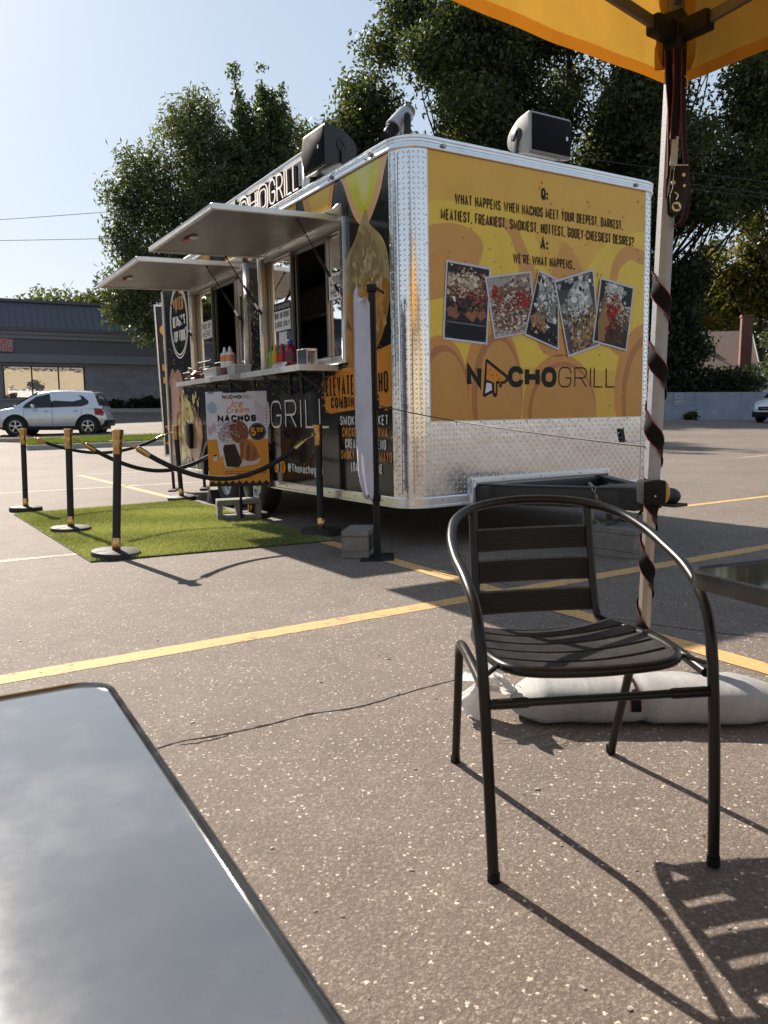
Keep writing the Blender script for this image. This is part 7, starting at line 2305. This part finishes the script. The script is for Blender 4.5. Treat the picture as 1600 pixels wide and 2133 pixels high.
def table(label, corner, ang, size, z=.73, r=.045, glass=None, rim=None):
    """corner: the point where two edges meet; ang: direction of the first edge; the second runs to its left"""
    e1 = V((math.cos(ang), math.sin(ang), 0)); e2 = V((-e1.y, e1.x, 0))
    c = V((corner[0], corner[1], 0)) + (e1 + e2) * size / 2
    GL_ = glass or GLT
    t = thing('cafe_table', label, 'table', c, ang, 'dark cafe tables')
    fr = frame((0, 0, z), (1, 0, 0), (0, 1, 0), (0, 0, 1))
    mb = MB()
    h = size / 2
    prof = [(0, -.032), (0, -.005), (-.002, -.001), (-.005, -.0003), (-.008, -.003), (-.0085, -.030)]
    rows = []
    for g_, dz in prof:
        rows.append([tuple(fr(p[0], p[1], dz)) for p in rrect(h + g_, h + g_, r + g_)])
    m = len(rows[0])
    mb.add([q for r_ in rows for q in r_], [(j * m + i, j * m + (i + 1) % m, (j + 1) * m + (i + 1) % m, (j + 1) * m + i) for j in range(len(prof) - 1) for i in range(m)], 0, True)
    mb.build('rim', rim or RIMT, t, angle=50)
    mb = MB(); P = rrect(h - .0078, h - .0078, r - .0078); mb.prism(P, fr, -.009, -.0035); mb.build('glass_top', GL_, t)
    mb = MB(); mb.prism(rrect(h - .0095, h - .0095, r - .0095), fr, -.028, -.012); mb.build('under_tray', BLACKM, t)
    mb = MB(); mb.tube([(0, 0, .02), (0, 0, z - .02)], .035, 14); mb.build('pedestal', LEGT, t)
    for k in range(4):
        c_, s_ = math.cos(PI / 4 + k * PI / 2), math.sin(PI / 4 + k * PI / 2)
        mb = MB(); mb.tube([(0, 0, .05), (c_ * .18, s_ * .18, .03), (c_ * .27, s_ * .27, .012)], [.018, .015, .012], 8); mb.build('foot', LEGT, t)
    return t
T1_ = table('dark glass topped cafe table filling the lower left foreground', (-.318, .862), R(-60.3) - PI / 2, .80)
table('dark cafe table whose corner enters at the right edge behind the chair', (.545, 1.415), R(-69), .65, glass=simple('dark_glass', (.012, .013, .013), .06, var=.3, scale=5, spec=.6), rim=simple('shaded_rim', (.05, .048, .046), .25, .8, var=.2, scale=20))  # rim is a darkened copy of the other table's: shade put into colour

# water drops left on the near table
DROP = m_glass('water_drop', (.9, .9, .9), .25, .02)
rr = random.Random(12)
mb = MB()
for k in range(60):
    u_ = rr.gauss(0, 1)
    x, y = .10 + .05 * rr.gauss(0, 1), -.02 + .10 * u_
    if k > 34: x, y = rr.uniform(-.3, .34), rr.uniform(-.36, .36)
    s_ = rr.uniform(.0012, .0034)
    mb.ell((x, y, .7265), (s_, s_ * rr.uniform(.8, 2.2), s_ * .35), 10, 6, rot=Matrix.Rotation(rr.uniform(0, 3), 3, 'Z'))
mb.build('water_drops', DROP, T1_)['kind'] = 'stuff'

# ------------------------------------------------------------------ yellow tent
TENTC = m_fabric('yellow_tent_cloth', (.50, .285, .045), .34)
HEM = m_fabric('orange_hem', (.46, .17, .012), .3)
POLE = simple('hammered_silver', (.33, .345, .37), .55, .1, var=.10, scale=40, bump=.35, bscale=150, bdist=.002)
POLEY = simple('aluminium_leg_warm', (.40, .36, .30), .35, .7, var=.1, scale=20, stretch=(1, 1, .05))
TRUSS = simple('truss_grey', (.13, .12, .11), .5, .5)
tent = thing('canopy_tent', 'yellow pop-up canopy overhead with silver leg at right', 'canopy', (.918, 2.735, 0))
TO = V((.918, 2.735, 0))
Cn = V((1.055, 2.93, 2.155)) - TO            # bottom of the valance at the corner
dA, dB = V((-.806, -.592, 0)), V((.592, -.806, 0))
foot = V((0, 0, 0)); joint = V((1.012, 2.80, 2.255)) - TO
def lp(z): return foot.lerp(joint, z / joint.z)
def hexa(mb, a, b, r, n=6, ph=.2):
    mb.tube([a, b], r, n)
mb = MB(); mb.tube([lp(.78), lp(2.28)], .030, 8); 
leg = mb.build('upper_leg', POLE, tent, angle=30)
mb = MB(); mb.tube([lp(.0), lp(.80)], .0235, 8); mb.build('lower_leg', POLEY, tent, angle=30)
mb = MB(); mb.box(lp(.005), (.14, .14, .01)); mb.build('foot_plate', BLACKM, tent)
mb = MB(); mb.box(lp(.735), (.082, .082, .085)); br = mb.build('leg_clamp', BLACKP, tent, bevel=.01)
YK = simple('amber_knob', (.55, .30, .04), .35)
mb = MB(); mb.ell(lp(.732) + V((.048, .0, 0)), (.018, .022, .040), 14, 10); mb.build('release_knob', YK, br)
mb = MB(); mb.ell(lp(.735) + V((.0, -.044, -.012)), (.004,) * 3, 8, 6); mb.build('bolt', ALU, br)
mb = MB(); mb.box(joint + V((0, 0, .0)), (.066, .066, .17), Matrix.Rotation(R(-36), 3, 'Z')); mb.box(joint + dA * .07 + V((0, 0, .02)), (.12, .05, .06), Matrix.Rotation(math.atan2(dA.y, dA.x), 3, 'Z')); mb.box(joint + dB * .07 + V((0, 0, .02)), (.12, .05, .06), Matrix.Rotation(math.atan2(dB.y, dB.x), 3, 'Z')); mb.build('corner_joint', BLACKP, tent, bevel=.008)
for d in (dA, dB):
    mb = MB()
    fr = frame(joint + d * .08 + V((0, 0, .02)), (0, 0, 1), (-d.y, d.x, 0), tuple(d + V((0, 0, .10))))
    mb.prism([(-.018, -.009), (.018, -.009), (.018, .009), (-.018, .009)], fr, 0, 1.5); mb.build('truss_bar', TRUSS, tent, bevel=.003)
    mb = MB()
    fr = frame(joint + d * .03 + V((0, 0, -.06)), (0, 0, 1), (-d.y, d.x, 0), tuple(d * .85 + V((0, 0, .62))))
    mb.prism([(-.013, -.008), (.013, -.008), (.013, .008), (-.013, .008)], fr, .1, 1.2) if False else None
# diagonal hip bar up to the peak and the vertical sleeve above the joint
mb = MB(); hip = (dA + dB).normalized(); mb.tube([joint + V((0, 0, .1)), joint + hip * 1.9 + V((0, 0, 1.1))], .016, 8); mb.build('hip_bar', TRUSS, tent)
mb = MB(); mb.tube([joint + V((0, 0, .05)), joint + V((0, 0, .22))], .03, 8); mb.build('post_cap', TRUSS, tent)
# valances and roof cloth
def valance(d, L, seed, name):
    rr_ = np.random.default_rng(seed)
    n, m = 60, 8
    out = V((-dB.x, -dB.y, 0)) if d is dA else V((-dA.x, -dA.y, 0))
    ph = rr_.random(6) * 6
    vs = []
    for i in range(n + 1):
        a = L * i / n
        for k in range(m + 1):
            f = k / m
            w = (.004 * math.sin(a * 9 + ph[0]) + .005 * math.sin(a * 4.3 + ph[1] + f * 1.5)) * (1 - .5 * f) + .002 * math.sin(a * 21 + f * 4 + ph[2])
            w -= .02 * math.exp(-a / .05) * (1 - f)
            p = Cn + d * a + out * (w + .0) + V((0, 0, .315 * f + .004 * math.sin(a * 6 + ph[3]) * (1 - f)))
            vs.append(p)
    mb = MB()
    fs0 = [(i * (m + 1) + k, (i + 1) * (m + 1) + k, (i + 1) * (m + 1) + k + 1, i * (m + 1) + k + 1) for i in range(n) for k in range(m)]
    hem = [f for q, f in enumerate(fs0) if q % m == 0]
    rest = [f for q, f in enumerate(fs0) if q % m != 0]
    mb.add(vs, rest, 0, True)
    o = mb.build('valance', TENTC, tent, angle=80)
    mb = MB(); mb.add(vs, hem, 0, True); h_ = mb.build('hem', HEM, o, angle=80)
    return o
valance(dA, 3.05, 1, 'a'); valance(dB, 3.05, 2, 'b')
top_ = Cn + V((0, 0, .315))
mb = MB()
pk = top_ + (dA + dB) * 1.52 + V((0, 0, .95))
cs = [top_, top_ + dA * 3.05, top_ + (dA + dB) * 3.05, top_ + dB * 3.05]
vs = []
N_ = 14
fs = []
for q in range(4):
    a, b = cs[q], cs[(q + 1) % 4]
    base = len(vs)
    for i in range(N_ + 1):
        for k in range(N_ + 1):
            p = a.lerp(b, i / N_).lerp(pk, k / N_)
            p.z -= .08 * math.sin(PI * k / N_) * math.sin(PI * i / N_)
            vs.append(p)
    fs += [(base + i * (N_ + 1) + k, base + (i + 1) * (N_ + 1) + k, base + (i + 1) * (N_ + 1) + k + 1, base + i * (N_ + 1) + k + 1) for i in range(N_) for k in range(N_)]
mb.add(vs, fs, 0, True)
mb.build('roof_cloth', TENTC, tent, angle=60)
for d in (dA, dB):   # far valances, out of view
    o_ = top_ + d * 3.05
    e = dB if d is dA else dA
    mb = MB(); mb.poly([o_, o_ + e * 3.05, o_ + e * 3.05 - V((0, 0, .3)), o_ - V((0, 0, .3))]); mb.build('valance', TENTC, tent)
# gathered cloth in the corner
mb = MB()
vs = []
for i in range(13):
    f = i / 12
    for k in range(9):
        u = k / 8
        an = PI * (.15 + .9 * u)
        rr0 = .06 + .018 * math.sin(u * 19 + f * 3) + .01 * math.sin(f * 9)
        vs.append(joint + V((rr0 * math.cos(an) + .02, rr0 * math.sin(an) * .9 + .02, -.07 + .30 * f)))
mb.add(vs, [(i * 9 + k, (i + 1) * 9 + k, (i + 1) * 9 + k + 1, i * 9 + k + 1) for i in range(12) for k in range(8)], 0, True)
mb.build('corner_flap', TENTC, tent, angle=80)
for dx in (1, 2):
    a_ = joint + V((0, 0, 2)) 
# other legs stand outside the picture
for q in (cs[1], cs[2], cs[3]):
    p = V((q.x, q.y, 0)) - (q - pk).normalized() * .1
    mb = MB(); mb.tube([(p.x, p.y, 0), (p.x, p.y, 2.4)], .03, 8); mb.build('leg', POLE, tent)

# ------------------------------------------------------------------ ratchet straps
STRAPB = simple('strap_black', (.007, .006, .006), .85, spec=.2, var=.2, scale=80, bump=.3, bscale=400, bdist=.001)
STRAPR = simple('strap_red', (.22, .016, .02), .7, var=.2, scale=80)
def strap_ribbon(pts, w, side, name, parent, n=8):
    """flat webbing along pts; side: width direction (vector or per-point list); red edge lines"""
    P = [V(p) for p in spline(pts, n)]
    N_ = len(P)
    S = side if isinstance(side, list) else [V(side).normalized()] * N_
    if len(S) != N_:
        S = [V(s).normalized() for s in spline([tuple(s) for s in S], n)]
    Tn = [(P[min(i + 1, N_ - 1)] - P[max(i - 1, 0)]).normalized() for i in range(N_)]
    mb = MB()
    e = .0012
    def band(u0, u1, off, mi):
        vs = []
        for p, s, t in zip(P, S, Tn):
            nn = s.cross(t).normalized()
            for u, o in ((u0, off), (u1, off), (u1, -off), (u0, -off)):
                vs.append(p + s * (w * u) + nn * o)
        fs = [(i * 4 + k, (i + 1) * 4 + k, (i + 1) * 4 + (k + 1) % 4, i * 4 + (k + 1) % 4) for i in range(N_ - 1) for k in range(4)]
        mb.add(vs, fs, mi, True)
    band(-.46, .46, e, 0); band(-.5, -.45, e * 1.3, 1); band(.45, .5, e * 1.3, 1)
    return mb.build(name, [STRAPB, STRAPR], parent, angle=50)
rs = thing('ratchet_strap', 'black webbing strap with red edges and ratchet hanging on the tent leg', 'strap', TO)
J = joint
vx = V((.94, .30, 0))          # width direction facing the viewer
strap_ribbon([J + V((-.040, -.05, -.05)), J + V((-.036, -.055, -.15)), J + V((-.026, -.052, -.25)), J + V((-.024, -.050, -.32))], .028, vx, 'webbing', rs)
strap_ribbon([J + V((-.012, -.06, -.05)), J + V((-.010, -.062, -.15)), J + V((-.013, -.060, -.25)), J + V((-.016, -.058, -.335))], .034, vx, 'webbing', rs)
strap_ribbon([J + V((.012, -.05, -.05)), J + V((.012, -.055, -.20)), J + V((.020, -.05, -.34)), J + V((.033, -.05, -.45)), J + V((.038, -.05, -.52)), J + V((.026, -.05, -.59)), J + V((.002, -.05, -.615))], .026, vx * .9 + V((0, .3, 0)), 'webbing', rs)
strap_ribbon([J + V((-.030, -.045, -.30)), J + V((-.028, -.045, -.40)), J + V((-.029, -.04, -.48)), J + V((-.031, -.04, -.52))], .010, vx, 'webbing', rs)
STEELP = simple('strap_tag_steel', (.42, .45, .46), .35, .5)
mb = MB(); mb.box(J + V((-.014, -.056, -.372)), (.022, .003, .095), Matrix.Rotation(R(4), 3, 'Y')); mb.build('tag', STEELP, rs)
rg = V(J + V((.000, -.06, -.505)))
mb = MB()
fr = frame(tuple(rg), (.58, 0, 0), (0, 0, .50), (0, -.6, 0))
pr = [(-.035, .14), (-.02, .165), (.03, .165), (.055, .13), (.060, .03), (.05, -.06), (.02, -.13), (-.02, -.16), (-.05, -.14), (-.055, -.03), (-.04, .02)]
for o_ in (-.025, .020):
    mb.prism(pr, fr, o_, o_ + .005)
rat = mb.build('ratchet', BLACKM, rs, bevel=.002)
mb = MB(); mb.prism(circle(-.018, -.105, .027, 20, .031), fr, .025, .032); mb.build('axle', ALU, rat)
mb = MB(); mb.box(fr(-.026, -.105, .036), (.005, .003, .018), Matrix.Rotation(R(-25), 3, 'Y')); mb.box(fr(-.011, -.105, .036), (.005, .003, .018), Matrix.Rotation(R(-25), 3, 'Y')); mb.build('axle_slots', simple('slot_dark', (.04, .04, .04), .4, .8), rat)
mb = MB()
for (a, b) in ((-.04, .05),): mb.lathe([(.0035, 0), (.007, 0), (.007, .004), (.0035, .004)], 14, fr(a, b, .026), Matrix.Rotation(R(90), 3, 'X'))
mb.tube([fr(.02, .10, -.03), fr(.02, .10, .03)], .006, 10); mb.tube([fr(.025, .03, -.03), fr(.025, .03, .03)], .005, 10); mb.tube([fr(-.03, .163, .025), fr(.045, .163, .025)], .002, 6)
mb.tube(spline([tuple(fr(-.02, -.06, .03)), tuple(fr(-.012, -.03, .034)), tuple(fr(-.03, -.01, .03))], 4), .002, 6)
mb.build('pawl', ALU, rat)['kind'] = 'stuff'
mb = MB(); mb.tube(spline([tuple(J + V((.014, -.05, -.13))), tuple(J + V((.026, -.05, -.145))), tuple(J + V((.024, -.05, -.17))), tuple(J + V((.010, -.05, -.165)))], 5), .0018, 6); mb.build('wire_hook', ALU, rs)
# the strap spiralling down the leg and round the sandbag
sw = thing('leg_strap', 'black and red strap wound in a spiral down the tent leg to the sandbag', 'strap', TO)
pts, sd = [], []
z = 1.52
ph = 1.9
turns = 0
K = 150
Ps, Ss = [], []
for i in range(K + 1):
    f = i / K
    zz_ = 1.50 - f * 1.36
    pitch = .235
    an = ph + 2 * PI * (1.50 - zz_) / pitch
    r_ = .0345 if zz_ > .80 else (.030 if zz_ > .67 else .0285)
    c = lp(zz_)
    Ps.append(c + V((math.cos(an) * r_, math.sin(an) * r_, 0)))
    tdir = V((-math.sin(an) * r_ * 2 * PI / pitch, math.cos(an) * r_ * 2 * PI / pitch, -1)).normalized()
    rad = V((math.cos(an), math.sin(an), 0))
    Ss.append(tdir.cross(rad).normalized())
mb = MB()
def helix(u0, u1, off, mi, w=.05):
    vs = []
    for p, s in zip(Ps, Ss):
        c = lp(p.z)
        rad = (p - c); rad.z = 0; rad.normalize()
        for u in (u0, u1):
            q = p + s * (w * u)
            c2 = lp(q.z); rv = q - c2; rv.z = 0
            R0 = (p - c); R0.z = 0
            q = c2 + V((rv.x, rv.y, 0)).normalized() * (R0.length + off) + V((0, 0, q.z - c2.z))
            vs.append(q)
    mb.add(vs, [(2 * i, 2 * i + 2, 2 * i + 3, 2 * i + 1) for i in range(K)], mi, True)
helix(-.52, .52, .001, 0); helix(-.58, -.51, .0018, 1); helix(.51, .58, .0018, 1)
mb.build('webbing', [STRAPB, STRAPR], sw, angle=60)

# ------------------------------------------------------------------ sandbag lying on the leg foot
def m_sack():
    k = NT('woven_sack')
    co = k.coord()
    w1 = k.n('ShaderNodeTexWave', wave_type='BANDS', bands_direction='X'); w1.inputs['Scale'].default_value = 85; w1.inputs['Distortion'].default_value = .4
    w2 = k.n('ShaderNodeTexWave', wave_type='BANDS', bands_direction='DIAGONAL'); w2.inputs['Scale'].default_value = 70; w2.inputs['Distortion'].default_value = .4
    k.l(co, w1.inputs[0]); k.l(co, w2.inputs[0])
    weave = k.math('MULTIPLY', w1.outputs['Fac'], w2.outputs['Fac'])
    dirt = k.ramp(k.noise(5, 5, .65).outputs[0], [(.3, (.62, .60, .58)), (.7, (1, 1, 1))])
    c = k.ramp(weave, [(0, (.36, .355, .35)), (1, (.56, .555, .55))])
    k.bsdf(k.mix(1.0, c, dirt, 'MULTIPLY'), .6, 0, .4)
    hs = k.math('ADD', k.math('MULTIPLY', weave, .3), k.noise(11, 4, .6, stretch=(3, .6, 1)).outputs[0])
    k.bump(hs, .5, .012)
    return k.m
SACK = m_sack()
sb = thing('sandbag', 'white woven sandbag lying on the tent foot behind the chair', 'sandbag', (.88, 2.53, 0), R(-3))
g_ = np.random.default_rng(3)
nU, nV = 64, 28
vs = []
for i in range(nU + 1):
    f = i / nU
    x = -.47 + .95 * f
    e = min(1, (min(f, 1 - f) / .20)) ** .55
    if f < .5: e = min(1, (f / .11)) ** .55
    pinch = .55 if .44 < f < .46 else 0
    for k in range(nV):
        a = 2 * PI * k / nV
        ry_, rz_2 = .125 * (.14 + .86 * e), .070 * (.16 + .84 * e)
        cx, sx = math.cos(a), math.sin(a)
        y = ry_ * math.copysign(abs(cx) ** .85, cx)
        z = rz_2 * math.copysign(abs(sx) ** (.8 if sx > 0 else .55), sx)
        dimple = 1 - .09 * math.exp(-((f - .45) / .02) ** 2)
        fold = 1 + .025 * math.sin(a * 5 + f * 22) * (1 - e) * 2 + .018 * math.sin(f * 31 + 2 * cx) + .03 * math.sin(a * 9) * max(0, .3 - min(f, 1 - f)) 
        vs.append((x, y * fold * dimple + .01 * math.sin(f * 5), max(.002, (z * fold * dimple) + .066 - .02 * (1 - e))))
mb = MB()
mb.add(vs, [(i * nV + k, i * nV + (k + 1) % nV, (i + 1) * nV + (k + 1) % nV, (i + 1) * nV + k) for i in range(nU) for k in range(nV)], 0, True)
mb.poly(vs[:nV]); mb.poly(vs[-nV:][::-1])
mb.build('sack', SACK, sb, angle=70)
P, S = [], []
for k in range(25):
    a = -.15 + (PI + .3) * k / 24
    P.append((-.075, -.120 * math.cos(a), max(.004, .068 + .066 * math.sin(a)))); S.append((1, 0, 0))
strap_ribbon(P, .034, [V(s) for s in S for _ in (0,)] if False else V((1, 0, 0)), 'strap_band', sb, 2)
FRILL = m_fabric('clear_poly', (.66, .65, .64), .5)
def frill(c, d, L, r0, r1, seed, name, folds=9):
    rr_ = random.Random(seed)
    d = V(d).normalized()
    s = d.cross(V((0, 0, 1))).normalized(); t = s.cross(d)
    mb = MB()
    n, m = 12, 40
    vs = []
    for i in range(n + 1):
        f = i / n
        for k in range(m):
            a = 2 * PI * k / m
            r = (r0 + (r1 - r0) * f ** .8) * (1 + (.10 + .14 * f) * math.sin(a * folds + f * 2.2) + .18 * f * math.sin(a * 3 + 1) + .05 * math.sin(a * 17 + f * 9))
            p = V(c) + d * (L * f * (1 + .10 * math.sin(a * 2 + seed) * f)) + s * r * math.cos(a) + t * r * .7 * math.sin(a)
            p.z = max(p.z, .004)
            vs.append(p)
    mb.add(vs, [(i * m + k, i * m + (k + 1) % m, (i + 1) * m + (k + 1) % m, (i + 1) * m + k) for i in range(n) for k in range(m)], 0, True)
    return mb.build(name, FRILL, sb, angle=80)
frill((-.455, 0, .085), (-1, .12, .55), .10, .020, .045, 2, 'sack_neck', 11)
frill((-.50, .01, .12), (-.95, .12, .75), .11, .03, .085, 5, 'plastic_frill', 7)
frill((-.54, .0, .12), (-.6, -.1, -.7), .12, .02, .06, 8, 'plastic_frill', 6)
frill((.475, 0, .055), (1, -.05, -.25), .05, .014, .028, 4, 'sack_tail', 6)
mb = MB(); mb.tube([(-.462 + .003 * k, .023 * math.cos(k * .9), .088 + .02 * math.sin(k * .9)) for k in range(16)], .0022, 5)
mb.tube([(.470 + .002 * k, .016 * math.cos(k * .9), .055 + .014 * math.sin(k * .9)) for k in range(16)], .0025, 5); mb.build('tie_string', WHITEP, sb)

# ------------------------------------------------------------------ thin cord from the banner post to the tent leg
a = V((-.03, 5.60, 1.10)); b = TO + lp(.895) + V((-.03, 0, 0))
cable(a, b, .02, 'thin dark cord stretched from the banner post to the tent leg', .0035, 'cord', 'cord', None)
# short dry grass stems lying by the sandbag
mb = MB()
rr = random.Random(9)
for k in range(7):
    x, y = rr.uniform(.30, .56), rr.uniform(2.28, 2.5)
    an = rr.uniform(-.5, .9)
    P = [(x + i * .045 * math.cos(an + .2 * i), y + i * .03 * math.sin(an + .35 * i), .005 + .004 * math.sin(i)) for i in range(5)]
    mb.tube(P, .0011, 4, col=(.28, .27, .09))
tag(mb.build('dry_grass', MATTE), 'few dry grass stems on the asphalt by the sandbag', 'grass', kind='stuff')
